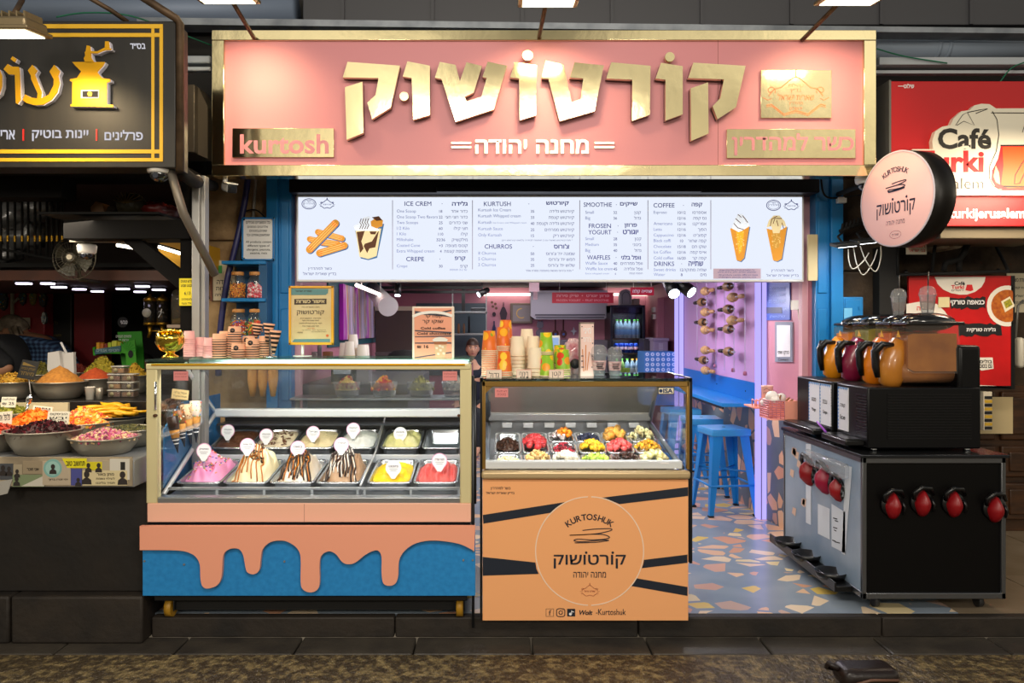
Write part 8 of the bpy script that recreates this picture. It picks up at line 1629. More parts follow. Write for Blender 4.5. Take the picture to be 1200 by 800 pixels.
def card(px, py, Y, w_, h, lines, label, tilt=-.25, roll=0., mt_=None, ink=INK, post=True, zb=None):
    c = Vector(W(px, py, Y));t = thing('price_card', label, 'price card', c);T = MTr(c) @ MRo(roll,4, 'Y') @ MRo(tilt,4, 'X');MB(T=T).box(-w_/2, w_/2,0,.003,-h/2, h/2).build('sheet', mt_ or mat('card_ivory', 'e2dcc8', .7), t);m = MB(T=T);n = len(lines)
    for i, s in enumerate(lines): zt=h*.38-i*h*.76/n;m.text(s,-w_*.40, zt, w_*.40, zt-h*.76/n*.72,-.001, bold=.01)
    FB(m, 'lettering', ink, t)
    if zb: m=MB();m.tube([c+Vector((0,.006,-h*.4)),(c.x, c.y+.03, zb)],.003,5);m.build('prop', WHITE, t)
    return t
card(68,490.5,4.05,.115,.078,('היביסקוס', 'יבש', 'נקטפו'), 'front ivory card behind the dark red hibiscus', zb=.93);card(49,483,4.28,.11,.07,('תערובת פירות',), 'ivory card standing in the orange dried flakes', -.25,.1, zb=.95);card(4,490,4.05,.09,.07,('פלפל אדום',), 'ivory card at the left picture edge above the red pepper', -.25,-.1, zb=.9);card(10,471,4.42,.085,.06,('תבלין לאורז', '25 ₪'), 'ivory card in the yellow green herbs', -.2,0, zb=1.0)
card(33,433,4.68,.105,.115,('', 'תבלין הבית', 'מיוחד'), 'black gold edged card leaning before the brown spice', -.3,.15, mat('card_black', '14110c', .4), mat('card_gold', '6a5218', .5), zb=1.0)
c=Vector(W(32,477,4.33));m2=MB(T=MTr(c) @ MRo(.25,4, 'Y'));m2.tube([(0,0,-.055),(0,0,.02)],.007,8);m2.ell((0,0,.045),.018,.01,.03,14,8);tag(m2.build('serving_spoon', CHROME, None, c), 'steel spoon stuck upright in the orange flakes', 'spoon')
# cups, bags, boxes
c = Vector((PXX(105.5,4.70),4.70, SZ));t = thing('white_cup', 'small white ribbed cup on the black spice shelf', 'cup', c);m = MB();m.lathe([(0,0),(.022,0),(.029,.075),(.031,.077),(.027,.078),(.020,.01),(0,.008)], c,20);m.build('cup', mat('ribbed_white', 'd6cfc0', .5), t)
c=Vector((PXX(116.5,4.70),4.70, SZ));m=MB();m.lathe([(0,0),(.019,0),(.02,.07),(.0185,.072),(.0175,.01),(0,.008)], c,20);tag(m.build('metal_cup', BOWLM, None, c), 'small steel cup beside the white cup', 'cup')
BX = glass('deli_box', 'e6dcd0', 1.4,.08,.10);DRY = [mat('box_fill_red', '5a2418', .6), mat('box_fill_brown', '6a4420', .6), mat('box_fill_tan', '9a7440', .6), mat('box_fill_dark', '2c1c14', .6)]
Yb = 4.88; bpz = None; k_ = 0
for row_, n in enumerate((2,2,2,1)):
    for i in range(n):
        px=(137,152.5)[i] if n == 2 else 141.5;c=Vector((PXX(px, Yb), Yb, SZ+row_*.050));t=thing('clear_box', ['bottom', 'second', 'third', 'topmost'][row_]+(' left' if i == 0 and n == 2 else ' right' if n == 2 else '')+' clear lidded box of the stack beside the ice cream case', 'box', c, 'stacked clear boxes')
        m = MB();m.box(c.x-.040, c.x+.040, Yb-.04, Yb+.04, c.z, c.z+.042,.006);m.build('box', BX, t);m = MB();m.box(c.x-.043, c.x+.043, Yb-.043, Yb+.043, c.z+.042, c.z+.049,.003);m.build('lid', mat('lid_clear_white', 'b8b4ac', .3), t);m = MB();m.box(c.x-.036, c.x+.036, Yb-.036, Yb+.036, c.z+.004, c.z+.034,.008);m.build('contents', DRY[k_ % 4], t);m = MB();m.lathe([(0,0),(.013,0),(.013,.002),(0,.002)],(c.x+(.012 if i else -.012), Yb-.043, c.z+.022),18, 'y');m.build('round_sticker', mat('sticker_olive', '8a8060', .6), t);k_ += 1
t=thing('paper_bags', 'bundle of white paper bags standing on the black shelf', 'paper bags', W(70,440,5.15));Y=5.15;m=MB(Y)
for P, y in (([(57,441),(58,413),(71,411),(74,441)],5.13),([(66,441),(70,415),(84,412.5),(85,441)],5.17),([(62,441),(64,412),(78,414),(80,441)],5.21)): m.prism(P, y, y+.03)
m.build('bags', mat('bag_white', 'cfcac4', .7, bump=(14,.5)), t);m = MB();m.tube([W(79,416,5.19), W(71.5,401,5.19)],.008,6);m.build('stick', mat('bag_stick', 'd8d4d0', .5), t)
# green display box
Y = 5.9;t = thing('green_display', 'bright green cardboard display with a round black header', 'display stand', W(145,432, Y));GRC = mat('display_green', '2f9a14', .5);m = MB(Y);m.prism([(130,389),(159,388),(162,432),(136,432)], Y+.1, Y+.112);m.build('back_card', GRC, t);m = MB(Y);m.prism([(145,404),(161.5,397.5),(164,432),(152,432),(151,414),(146,413)], Y-.05, Y-.04);lp = m.build('front_card', mat('display_green_light', '46aa22', .5), t)
m = MB(Y); c0 = (152,411)
for a in range(9): an=-2.9+a*.36;m.flat([c0,(c0[0]+11*cos(an-.12), c0[1]+11*sin(an-.12)),(c0[0]+11*cos(an), c0[1]+12*sin(an)),(c0[0]+11*cos(an+.1), c0[1]+11*sin(an+.1))], Y-.052) if -2.2 < an < .0 else None
FB(m, 'leaf_print', GRC, lp);m = MB(Y);m.disc(157,414.5,3, Y-.054, rz=4.5);FB(m, 'dark_oval', INK, lp)
m = MB();m.cyl((PXX(144.8, Y+.1), Y+.085, PZ(377.5, Y+.1)),.04,.012,26, 'y');hd_ = m.build('header_disc', INK, t);m = MB(Y+.08);m.text('טבעי', 141,375.5,149,379.5, Y+.083, bold=.02);FB(m, 'lettering', WINK, hd_)
m=MB(Y+.1);m.text('החטיפים הטבעיים', 136,392.5,154,395.5, Y+.098, bold=.01);m.text('עכשיו יש', 139,397,151,399.5, Y+.098, bold=.01);m.text('100% מהטבע', 136.5,401,155,404.5, Y+.098, bold=.03);FB(m, 'lettering', WINK, t)
m = MB(Y);m.prism([(115,409),(146,404.5),(146,411),(116,415)], Y-.06, Y-.05);sh = m.build('tray_front', mat('tray_teal', '3f6a74', .5), t);m = MB(Y);m.text('חטיפי אגוזים', 118,408.5,144,412, Y-.062, bold=.01);FB(m, 'lettering', mat('tray_pale', 'a8bcc0', .6), sh);m = MB(Y);m.pbox(115,146,412,414, Y-.05, Y+.1);m.prism([(113.5,407),(115.5,406),(116,416),(114,416)], Y-.06, Y+.1);m.build('tray', GRC, t)
for i,(a, b, c_, d, hx) in enumerate(((116,120,401,411, 'e0a01c'),(120.5,124.5,402,411, 'c8701c'),(125,129,403,411, '8a2c1c'),(129.5,133.5,401,411, 'b8c82c'),(134,140,399,411, 'd8d84a'),(140.5,145,400,411, 'c0b41c'))): m = MB(Y);m.pbox(a, b, c_, d, Y-.045, Y+.04,.006);tag(m.build('snack_bar', mat('bar_'+hx, hx,.4), None, W((a+b)/2, d, Y)),['leftmost amber', 'orange', 'dark red', 'lime', 'wide pale yellow', 'rightmost olive'][i]+' snack pack standing in the green display tray', 'snack pack')
tag(boxo('stall_counter', MBLACK, PXX(100,6.0),-2.06,5.75,6.05,0, PZ(432,5.9), 'dark counter at the back of the spice stall', 'counter'))
# grinders and dispensers
BRSS = mat('brass_dark', '9a7420', .35,.9)
def disp(px, pt, pb, r, label, badge=True):
    Y = 5.5;c = Vector((PXX(px, Y), Y, PZ(pb, Y)));h = (pb-pt)*Y/F;t = thing('bean_dispenser', label, 'dispenser', c);MB().lathe([(0,0),(r,0),(r, h),(0, h)], c,24).build('tube', mat('smoked_tube', '2a2622', .12, coat=.6), t);m = MB();m.lathe([(0, h),(r*1.1, h),(r*1.12, h+.012),(r*.8, h+.03),(.012, h+.036),(.012, h+.05),(0, h+.052)], c,24);m.lathe([(0,0),(r*1.08,0),(r*1.08,.018),(r,.02)], c,24, caps=False);m.build('brass_caps', BRSS, t)
    m = MB();m.tube([c, c-Vector((0,0,.05)), c-Vector((.01,0,.09))],[.02,.012,.014],10);m.tube([c-Vector((0,0,.04)), c-Vector((-.07,.0,.04))],.007,6);m.build('valve', BRSS, t);m = MB();m.box(c.x-.02, c.x+.05, Y+r, Y+.4, c.z-.05, c.z-.02);m.build('wall_arm', MBLACK, t)
    if badge: m=MB();m.lathe([(0,0),(r*.75,0),(r*.75,.003),(0,.003)],(c.x-.006, Y-r-.003, c.z+h*.52),20, 'y');m.build('badge', mat('badge_pale', 'b8b4a8', .6), t)
    else: m=MB(Y);m.line([(px-2, pb-9),(px+1, pb-14),(px+2, pb-19)],.8, Y-r-.002);FB(m, 'white_mark', WINK, t)
disp(176,353,381,.042, 'smoked tube bean dispenser with a pale round badge');disp(190.5,353,381,.040, 'smoked tube bean dispenser with a white mark, right of the badged one', False)
Y=5.3;c=Vector((PXX(210, Y), Y, PZ(380, Y)));t=thing('glass_dispenser', 'clear glass jar on a tan board next to the aluminium post', 'jar', c);MB().lathe([(0,.0),(.05,0),(.052,.17),(.046,.22),(.03,.24),(0,.245)], c,24).build('jar', glass('dull_glass', 'c8bca8', 1.45,.03,.10), t);MB().lathe([(0,.004),(.045,.004),(.045,.035),(0,.045)], c,20).build('contents', mat('jar_olive', '7a6a20', .7), t);MB().box(c.x-.06, c.x+.05, Y-.06, Y+.3, c.z-.025, c.z-.001,.003).build('board', mat('tan_board', 'a08a78', .6), t)
# stall interior fittings
Y = 6.84
def hamsa(px, py, k, label, mts, cat='hamsa ornament'):
    t = thing('hamsa_ornament', label, cat, W(px, py+8*k, Y));m = MB(Y);m.prism([(px-4*k, py+1*k),(px-4.4*k, py-3*k),(px-3*k, py-3.5*k),(px-2.6*k, py-8*k),(px-1.2*k, py-10*k),(px, py-11*k),(px+1.2*k, py-10*k),(px+2.6*k, py-8*k),(px+3*k, py-3.5*k),(px+4.4*k, py-3*k),(px+4*k, py+1*k),(px+3*k, py+7*k),(px, py+10*k),(px-3*k, py+7*k)], Y, Y+.03);m.build('hand', mts[0], t);m = MB(Y);r = Rnd(int(px))
    for q in range(14): m.mi=q % (len(mts)-1);m.disc(px+r.uniform(-2.6,2.6)*k, py+r.uniform(-7,7)*k, r.uniform(.5,1.1)*k, Y-.002, n=8)
    FB(m, 'inlay', mts[1:], t)
HB = mat('hamsa_dark', '1c2a2c', .4);HI = [mat('inlay_green', '2f7a4a', .4), mat('inlay_gold', 'b8902c', .4), mat('inlay_blue', '2a6a9a', .4)]
hamsa(26,348,1, 'dark blue inlaid hand ornament, left of three on the red panel', [HB]+HI);hamsa(38,348,1, 'green and gold inlaid hand ornament in the middle of the red panel', [mat('hamsa_gold', '7a6a1c', .4)]+HI);hamsa(49.5,350,1, 'dark inlaid hand ornament at the right of the red panel', [mat('hamsa_brown', '2c2420', .4)]+HI);hamsa(51,373,.7, 'silver hand ornament below the other three', [mat('hamsa_silver', 'a8b0b4', .3,.8), mat('inlay_blue', '2a6a9a', .4), mat('hamsa_dark', '1c2a2c', .4)]);hamsa(3,352,1.2, 'dark patterned hand ornament at the left picture edge', [HB]+HI)
notice('wall_socket', 'pair of cream wall sockets behind the grey haired person', 'socket', (19,35,372,386),6.84, mat('socket_cream', 'bcae94', .5),[('o', 22,376,25,379),('o', 29,376,32,379)])
m=MB();m.tube([W(14.5,333,6.84), W(14.5,380,6.84)],.015,8);m.tube([W(14.5,356,6.84), W(22,349,6.84)],.012,8);tag(m.build('conduit', mat('conduit_cream', 'a89c84', .5), None, W(14.5,380,6.84)), 'cream pipe running down the red panel', 'pipe')
t=thing('chalkboard', 'tall black board with faint gold writing beside the red panel', 'board', W(72,470,7.0));MB(7.05).pbox(56,88,336,470,7.0,7.04).build('panel', mat('board_black', '11100e', .6), t);m=MB(7.0)
for s, a, b, c_, d in (('תה', 57,369,61,373),('כל מיני', 57,376,68,380),('תבלינים', 57,384,61,387),('חליטות צמחים', 57,391,72,394),('טריים', 57,396,66,399),('מכל העולם', 57,404,72,406.5)): m.text(s, a, b, c_, d,6.998)
FB(m, 'lettering', mat('faint_gold', '7a6a20', .6), t);m = MB(7.0);m.pbox(84.5,86,340,430,6.97,7.0);m.build('edge_strip', mat('strip_grey', '4a4a4c', .4), t)
TL = emis('tube_white', 'e8dcf8', 4.0)
k_ = 0
for px, py, w_ in ((28,327,15),(56,330.5,13),(69,335.5,15),(93,338,13),(114,340.5,12),(144,337.5,13),(167,334.5,14),(164,341,12),(186,338.5,13)):
    Y=1.42;zc=1.722;Y=min(6.9, max(5.05,(EYE-zc)*F/(CY-py)*-1 if False else (zc-EYE)*F/(CY-py)));t=thing('tube_light', 'short white tube light under the mezzanine of the spice stall', 'tube light', (PXX(px, Y), Y, zc), 'tube lights in the spice stall');MB().box(PXX(px-w_/2, Y), PXX(px+w_/2, Y), Y-.025, Y+.025, zc-.012, zc,.003).build('lamp', TL, t);MB().box(PXX(px-w_/2-1, Y), PXX(px+w_/2+1, Y), Y-.035, Y+.035, zc, zc+.013,.003).build('holder', MBLACK, t);k_ += 1
for a, b, c_, d, who in ((137,287,158,290.5, 'white tube light left of the black diagonal brace'),(186,289,212,297, 'slanting white tube light before the yellow lit board')):
    t = thing('tube_light', who, 'tube light', W(a, b,4.66));MB().tube([W(a, b,4.66), W(c_, d,4.66)],.010,8).build('lamp', emis('tube_warm', 'fff4dc', 6), t);m = MB();m.tube([W(a, b-2,4.67), W(c_, d-2,4.67)],.012,6);m.tube([W(a, b-2,4.67),(PXX(a,4.67),4.67, PZ(258,4.6))],.004,5);m.build('holder', MBLACK, t)
# fan
c=Vector(W(87,302,4.72));t=thing('wall_fan', 'round dark wall fan with wire guard under the mezzanine beam', 'fan', c);R_=.132;m=MB()
for q in range(28): a=q*2*PI/28;m.tube([c+Vector((.03*cos(a),-.045,.03*sin(a))), c+Vector((R_*.8*cos(a),-.035, R_*.8*sin(a))), c+Vector((R_*cos(a),0, R_*sin(a)))],.0016,4)
for rr_, yy in ((R_,0),(R_*.7,-.038),(R_*.4,-.044)): m.tube([c+Vector((rr_*cos(a), yy, rr_*sin(a))) for a in [i*2*PI/36 for i in range(36)]],.0035 if rr_ == R_ else .002,6, True)
m.build('guard', mat('guard_metal', '3a3528', .5,.4), t); m = MB()
for q in range(4):
    a=q*PI/2+.4;T=MTr(c+Vector((0,-.01,0))) @ MRo(a,4, 'Y');m.T=T;m.add([(.02,-.008,-.015),(.11,-.016,-.05),(.118,.0,.01),(.10,.012,.045),(.02,.008,.015)],[(0,1,2,3,4)])
m.T = None;m.solid(.002);m.build('blades', mat('blade_olive', '2a2718', .5), t);m = MB();m.cyl((c.x, c.y-.05, c.z),.028,.11,18, 'y');m.tube([c+Vector((0,.05,0)), c+Vector((0,.06,-.13)), c+Vector((0,.3,-.13))],.012,8);m.build('motor', mat('motor_grey', '3c382c', .5,.3), t);m = MB();m.cyl((c.x, c.y-.058, c.z),.016,.01,14, 'y');m.build('hub_badge', mat('hub_pale', 'b4ac98', .4), t)
# mezzanine store: railing, sacks, odd things
t=thing('mezzanine_railing', 'row of thin black bars in front of the stored silver sacks', 'railing', W(38,300,5.2));Y=5.2
for px in (1,9,17.5,26,33,41,47,55,61,67,73): m=MB();m.tube([W(px,232, Y), W(px,303 if px < 40 else 300, Y)],.008,6);m.mi=1;m.lathe([(.009,0),(.0095,.02),(.009,.04)], W(px,283, Y),8, caps=False);m.build('bar', [MBLACK, BRSS], t)
m=MB();m.tube([W(-8,290, Y), W(64,304, Y), W(76,302, Y)],.010,6);m.tube([W(-8,233, Y), W(78,233, Y)],.014,6);m.build('rail', MBLACK, t)
SACK = mat('silver_sack', '6a6866', .3,.4, var=('9a9a9a', 5), bump=(10,.6))
for i,(px, py, rx, rz, who) in enumerate(((14,252,.13,.10, 'upper left'),(42,246,.12,.09, 'upper right'),(28,275,.16,.11, 'large middle'),(6,296,.13,.07, 'lower left'))):
    Y=5.62+.06*i;cc=W(px, py, Y);m=MB();blob(m, cc, rx,.12, rz,.35,2.6, i+10,22,14);tag(m.build('storage_sack', SACK, None, cc), who+' of the silver sacks stored behind the railing', 'sack')
tag(boxo('storage_deck', MBLACK,-4.2,-2.35,5.35,6.3, PZ(308,5.35)-.03, PZ(308,5.35), 'dark deck under the stored silver sacks', 'deck'))
Y=4.6;m=MB(Y);m.pbox(80,212,257,259.5,4.3,5.0);tag(m.build('upper_board', MBLACK, None, W(146,259,4.6)), 'dark board carrying the stored basket above the spice stall', 'board')
m=MB(Y);m.prism([(106,243),(112,236),(120,238),(122,248),(117,257),(108,256)], Y, Y+.15);tag(m.build('stored_box', mat('stored_amber', '5a3a14', .5), None, W(114,257, Y)), 'small dark amber box on the board above the spice stall', 'box')
cc=W(155,241, Y);m=MB();blob(m, cc,.09,.08,.075,.08,2,4,26,14);bk=m.build('storage_basket', mat('basket_olive', '2c2610', .5, bump=(30,.6)), None, cc);tag(bk, 'round dark basket on the board above the spice stall', 'basket');m=MB()
for q in range(9): a=-1.2+q*.3;m.tube([Vector(cc)+Vector((.09*sin(a)*s_,-.084*sqrt(max(0,1-(sin(a)*s_)**2*.6)),.07*cos(a)*s_+.0)) for s_ in (1,.75,.5,.25,.05)],.003,4)
m.build('weave', mat('weave_gold', '6a5418', .5), bk)
for i,(px, py, hx, who) in enumerate(((182,246, '5a1410', 'dark red bag on the board near the aluminium post'),(197,250, '3c0c0c', 'lower dark red bag near the aluminium post'),(135,252, '191512', 'black bundle between the amber box and the basket'))): cc = W(px, py, Y+.05*i);m = MB();blob(m, cc,.075,.07,.05,.4,2.5, i+20,20,12);tag(m.build('stored_bag', mat('sbag_'+hx, hx,.4), None, cc), who, 'bag')

# ================================================================ PEOPLE
SKIN = mat('skin_light', 'd8a488', .5, sss=.08); SKIN2 = mat('skin_tan', 'b07c5c', .5, sss=.08)
def skinmesh(J, E, R, sub=2, root=0):
    me = bpy.data.meshes.new('sk');me.from_pydata([tuple(j) for j in J], E,[]);o = bpy.data.objects.new('sk', me);COL.objects.link(o)
    o.modifiers.new('s', 'SKIN'); l = me.skin_vertices[0].data
    for i, r in enumerate(R): l[i].radius=(r, r) if not isinstance(r, tuple) else r;l[i].use_root=(i == root)
    b = o.modifiers.new('u', 'SUBSURF'); b.levels = sub; b.render_levels = sub
    out=mesh_from(o);vs_=[tuple(v.co) for v in out.vertices];fs=[tuple(p.vertices) for p in out.polygons];bpy.data.objects.remove(o);return vs_, fs
def headpts(m, T, k=1.0, beard=False):
    n, q = 40,28; v = []
    for j in range(q+1):
        a = -PI/2+PI*j/q
        for i in range(n):
            b = 2*PI*i/n; d = Vector((cos(a)*sin(b),-cos(a)*cos(b), sin(a)))
            x, y, z = .074*d.x,.094*d.y,.118*d.z; f = -d.y
            if z < -.02: t_=min(1,(-.02-z)/.098);x *= 1-.32*t_;y=y*(1-.16*t_)-.010*t_*max(0, f)
            g = lambda x0, z0, sx, sz: math.exp(-((x-x0)/sx)**2-((z-z0)/sz)**2)
            if f > 0:
                nose=.026*math.exp(-(x/.010)**2)*max(0, min(1,(.022-z)/.05))*(1 if z > -.032 else max(0,1-(-.032-z)/.010));y -= nose
                y += .010*(g(-.031,.012,.017,.011)+g(.031,.012,.017,.011));y -= .006*(g(-.030,.033,.022,.008)+g(.030,.033,.022,.008));y -= .005*g(0,-.058,.022,.010);y -= .008*g(0,-.098,.022,.016)
            v.append((x*k, y*k, z*k))
    m.T=T;m.add(v,[(j*n+i, j*n+(i+1) % n,(j+1)*n+(i+1) % n,(j+1)*n+i) for j in range(q) for i in range(n)], True)
    for s in (-1,1): m.ell((s*.075*k,.012*k,-.004*k),.011*k,.020*k,.031*k,10,8)
    m.T = None
def hand_chain(J, E, R, wr, d, up, side, k=1.0):
    """append palm, four fingers and a thumb to a joint list, from wrist index wr along d"""
    d=Vector(d).normalized();up=Vector(up).normalized();s=d.cross(up).normalized()*side;w0=Vector(J[wr]);p=len(J);J.append(w0+d*.05*k);E.append((wr, p));R.append(.026*k)
    for f,(o, ln) in enumerate(((-.026,.062),(-.009,.072),(.009,.066),(.025,.052))):
        a=len(J);J.append(w0+d*.088*k+s*o*k);J.append(w0+d*(.088+ln*.5)*k+s*o*1.1*k-up*.008*k);J.append(w0+d*(.088+ln*.9)*k+s*o*1.1*k-up*.026*k);E.extend([(p, a),(a, a+1),(a+1, a+2)]);R.extend([.0095*k,.0085*k,.0075*k])
    a=len(J);J.append(w0+d*.035*k-s*.034*k);J.append(w0+d*.07*k-s*.052*k);J.append(w0+d*.095*k-s*.056*k-up*.01*k);E.extend([(p, a),(a, a+1),(a+1, a+2)]);R.extend([.012*k,.010*k,.0085*k])
def person(label, loc, J, E, R, headT, skin, vox=.0075, extra=None):
    J=[Vector(j) for j in J];t=thing('person', label, 'person', loc);vs_, fs=skinmesh(J, E, R,2);m=MB();m.add(vs_, fs, True);headpts(m, headT)
    o = m.build('body', skin, t);md = o.modifiers.new('r', 'REMESH');md.mode = 'VOXEL';md.voxel_size = vox;md.use_smooth_shade = True;md2 = o.modifiers.new('sm', 'SMOOTH');md2.factor = .4;md2.iterations = 3
    me=mesh_from(o);o.modifiers.clear();old=o.data;o.data=me;bpy.data.meshes.remove(old);me.materials.clear();me.materials.append(skin)
    for p in me.polygons: p.use_smooth = True
    return t
def face(t, T, brow='3a2618', iris='4a5a5c', lips='b46a60', k=1.0):
    for s in (-1,1):
        m = MB(T=T);m.ell((s*.031,-.078,.012),.0135,.010,.0075,14,8);e_ = m.build('eye', mat('eye_white', 'e6e0da', .3), t);m = MB(T=T);m.ell((s*.030,-.0870,.012),.0058,.0022,.0062,12,6);m.build('iris', mat('iris_'+iris, iris,.2), e_)
        m=MB(T=T);m.tube([(s*.015,-.096,.029),(s*.03,-.096,.034),(s*.047,-.084,.029)],[.0035,.004,.0025],6);m.build('eyebrow', mat('brow_'+brow, brow,.7), t)
    m=MB(T=T);m.tube([(-.023,-.088,-.058),(-.008,-.098,-.054),(0,-.099,-.056),(.008,-.098,-.054),(.023,-.088,-.058)],[.002,.0045,.0042,.0045,.002],8);m.tube([(-.018,-.089,-.060),(0,-.098,-.064),(.018,-.089,-.060)],[.002,.005,.002],8);m.build('lips', mat('lips_'+lips, lips,.4), t)
def hairshell(t, T, mt_, line, back, thick=1.09, name='hair', amp=.03):
    n, q = 44,26; m = MB(T=T); v = []; keep = []
    for j in range(q+1):
        a = -PI/2+PI*j/q
        for i in range(n):
            b=2*PI*i/n;d=Vector((cos(a)*sin(b),-cos(a)*cos(b), sin(a)));f=thick*(1+amp*mnoise.noise(d*9));v.append((.0765*d.x*f,.097*d.y*f+.003,.121*d.z*f));keep.append(d.z > (line if d.y < -.35 else line-(line-back)*min(1,(d.y+.35)/.55)))
    m.add(v,[(j*n+i, j*n+(i+1) % n,(j+1)*n+(i+1) % n,(j+1)*n+i) for j in range(q) for i in range(n) if keep[j*n+i] and keep[(j+1)*n+(i+1) % n]], True);return m.build(name, mt_, t)
def cloth(t, name, J, E, R, mt_, sub=2, root=0):
    vs_, fs=skinmesh(J, E, R, sub, root);m=MB();m.add(vs_, fs, True);return m.build(name, mt_, t)
def seated(label, base, seat, face_rz, skin, shirt, hair, line, back, tilt, hk, iris, brow, scale=1.0, pants='22262e'):
    """person sitting on a stool behind a counter, hands resting on the thighs"""
    b=Vector(base);Rz=MRo(face_rz,3, 'Z');P=lambda x, y, z: b+Rz @ Vector((x*scale, y*scale, z*scale))
    h = seat
    J=[P(0,0, h+.06), P(0,-.01, h+.22), P(0,-.01, h+.40), P(0,0, h+.50), P(0,-.012, h+.57), P(0,-.02, h+.64),
         P(.10,0, h+.47), P(.175,0, h+.44), P(.21,-.03, h+.20), P(.15,-.22, h+.12), P(-.10,0, h+.47), P(-.175,0, h+.44), P(-.21,-.03, h+.20), P(-.15,-.22, h+.12),
         P(.09,-.02, h+.04), P(.12,-.40, h+.03), P(.12,-.38,.09), P(.12,-.52,.04), P(-.09,-.02, h+.04), P(-.12,-.40, h+.03), P(-.12,-.38,.09), P(-.12,-.52,.04)]
    E=[(0,1),(1,2),(2,3),(3,4),(4,5),(3,6),(6,7),(7,8),(8,9),(3,10),(10,11),(11,12),(12,13),(0,14),(14,15),(15,16),(16,17),(0,18),(18,19),(19,20),(20,21)]
    R=[.12,.11,.115,.07,.05,.05,.065,.05,.042,.028,.065,.05,.042,.028,.08,.058,.042,.034,.08,.058,.042,.034]
    J0, E0, R0 = list(J), list(E), list(R)
    hand_chain(J, E, R,9, Rz @ Vector((-.2,-1,-.15)),(0,0,1),1);hand_chain(J, E, R,13, Rz @ Vector((.2,-1,-.15)),(0,0,1),-1)
    hc=P(0,-.035, h+.755);T=MTr(hc) @ MRo(face_rz+hk,4, 'Z') @ MRo(tilt,4, 'X') @ Matrix.Scale(scale,4)
    t = person(label, b, J, E, R, T, skin); face(t, T, brow, iris); 
    cloth(t, 'shirt', [J0[i] for i in (0,1,2,3,6,7,8,10,11,12)],[(0,1),(1,2),(2,3),(3,4),(4,5),(5,6),(3,7),(7,8),(8,9)],[.135,.125,.13,.085,.08,.066,.056,.08,.066,.056], shirt)
    cloth(t, 'trousers', [J0[i] for i in (0,14,15,16,18,19,20)],[(0,1),(1,2),(2,3),(0,4),(4,5),(5,6)],[.135,.095,.072,.056,.095,.072,.056], mat('trousers_'+pants, pants,.8))
    hairshell(t, T, hair, line, back); return t, T
t, T=seated('young woman with dark hair tied back and dark top behind the counter', (PXX(554.5,8.9),8.9,0),.47,-.15, SKIN, mat('top_navy', '1b2233', .8), mat('hair_brown', '3a2418', .5),.30,-.6,.0,.25, '4a4a44', '3a2418', .97)
m=MB(T=T);m.ell((0,.115,.02),.035,.035,.04,14,10);m.build('hair_bun', mat('hair_brown', '3a2418', .5), t)
tag(MB().lathe([(0,.44),(.17,.44),(.17,.465),(0,.465)],(PXX(554.5,8.9),8.9,0),24).lathe([(.03,.02),(.03,.44)],(PXX(554.5,8.9),8.9,0),14).lathe([(0,0),(.18,0),(.18,.02),(0,.025)],(PXX(554.5,8.9),8.9,0),24).build('round_stool', MBLACK, None,(PXX(554.5,8.9),8.9,0)), 'round stool under the young woman behind the counter', 'stool')
t, T=seated('young man with short dark hair and beard looking left in the spice stall', (PXX(173,6.9),6.9,0),.42,-.55, SKIN2, mat('tee_black', '141416', .8), mat('hair_black', '1a1410', .6),.42,-.30,.05,-.1, '2c2018', '1a1410', .92)
n, q = 36,20; m = MB(T=T); v = []; kp = []
for j in range(q+1):
    a = -PI/2+PI*.55*j/q
    for i in range(n):
        b=2*PI*i/n;d=Vector((cos(a)*sin(b),-cos(a)*cos(b), sin(a)));x, y, z=.0775*d.x,.0975*d.y,.1215*d.z
        if z < -.02: t_ = min(1,(-.02-z)/.098); x *= 1-.32*t_; y = y*(1-.16*t_)-.012*t_*max(0,-d.y)
        v.append((x, y, z));kp.append(d.y < .25 and not (abs(d.x) < .36 and d.z > -.62 and d.y < 0) and d.z < -.05-.25*max(0,-d.y))
m.add(v,[(j*n+i, j*n+(i+1) % n,(j+1)*n+(i+1) % n,(j+1)*n+i) for j in range(q) for i in range(n) if kp[j*n+i] and kp[(j+1)*n+(i+1) % n]], True);m.build('beard', mat('hair_black', '1a1410', .6), t)
tag(MB().lathe([(0,.39),(.16,.39),(.16,.415),(0,.415)],(PXX(173,6.9),6.9,0),24).lathe([(.03,.02),(.03,.39)],(PXX(173,6.9),6.9,0),14).lathe([(0,0),(.18,0),(.18,.02),(0,.025)],(PXX(173,6.9),6.9,0),24).build('round_stool', MBLACK, None,(PXX(173,6.9),6.9,0)), 'round stool under the young man in the spice stall', 'stool')
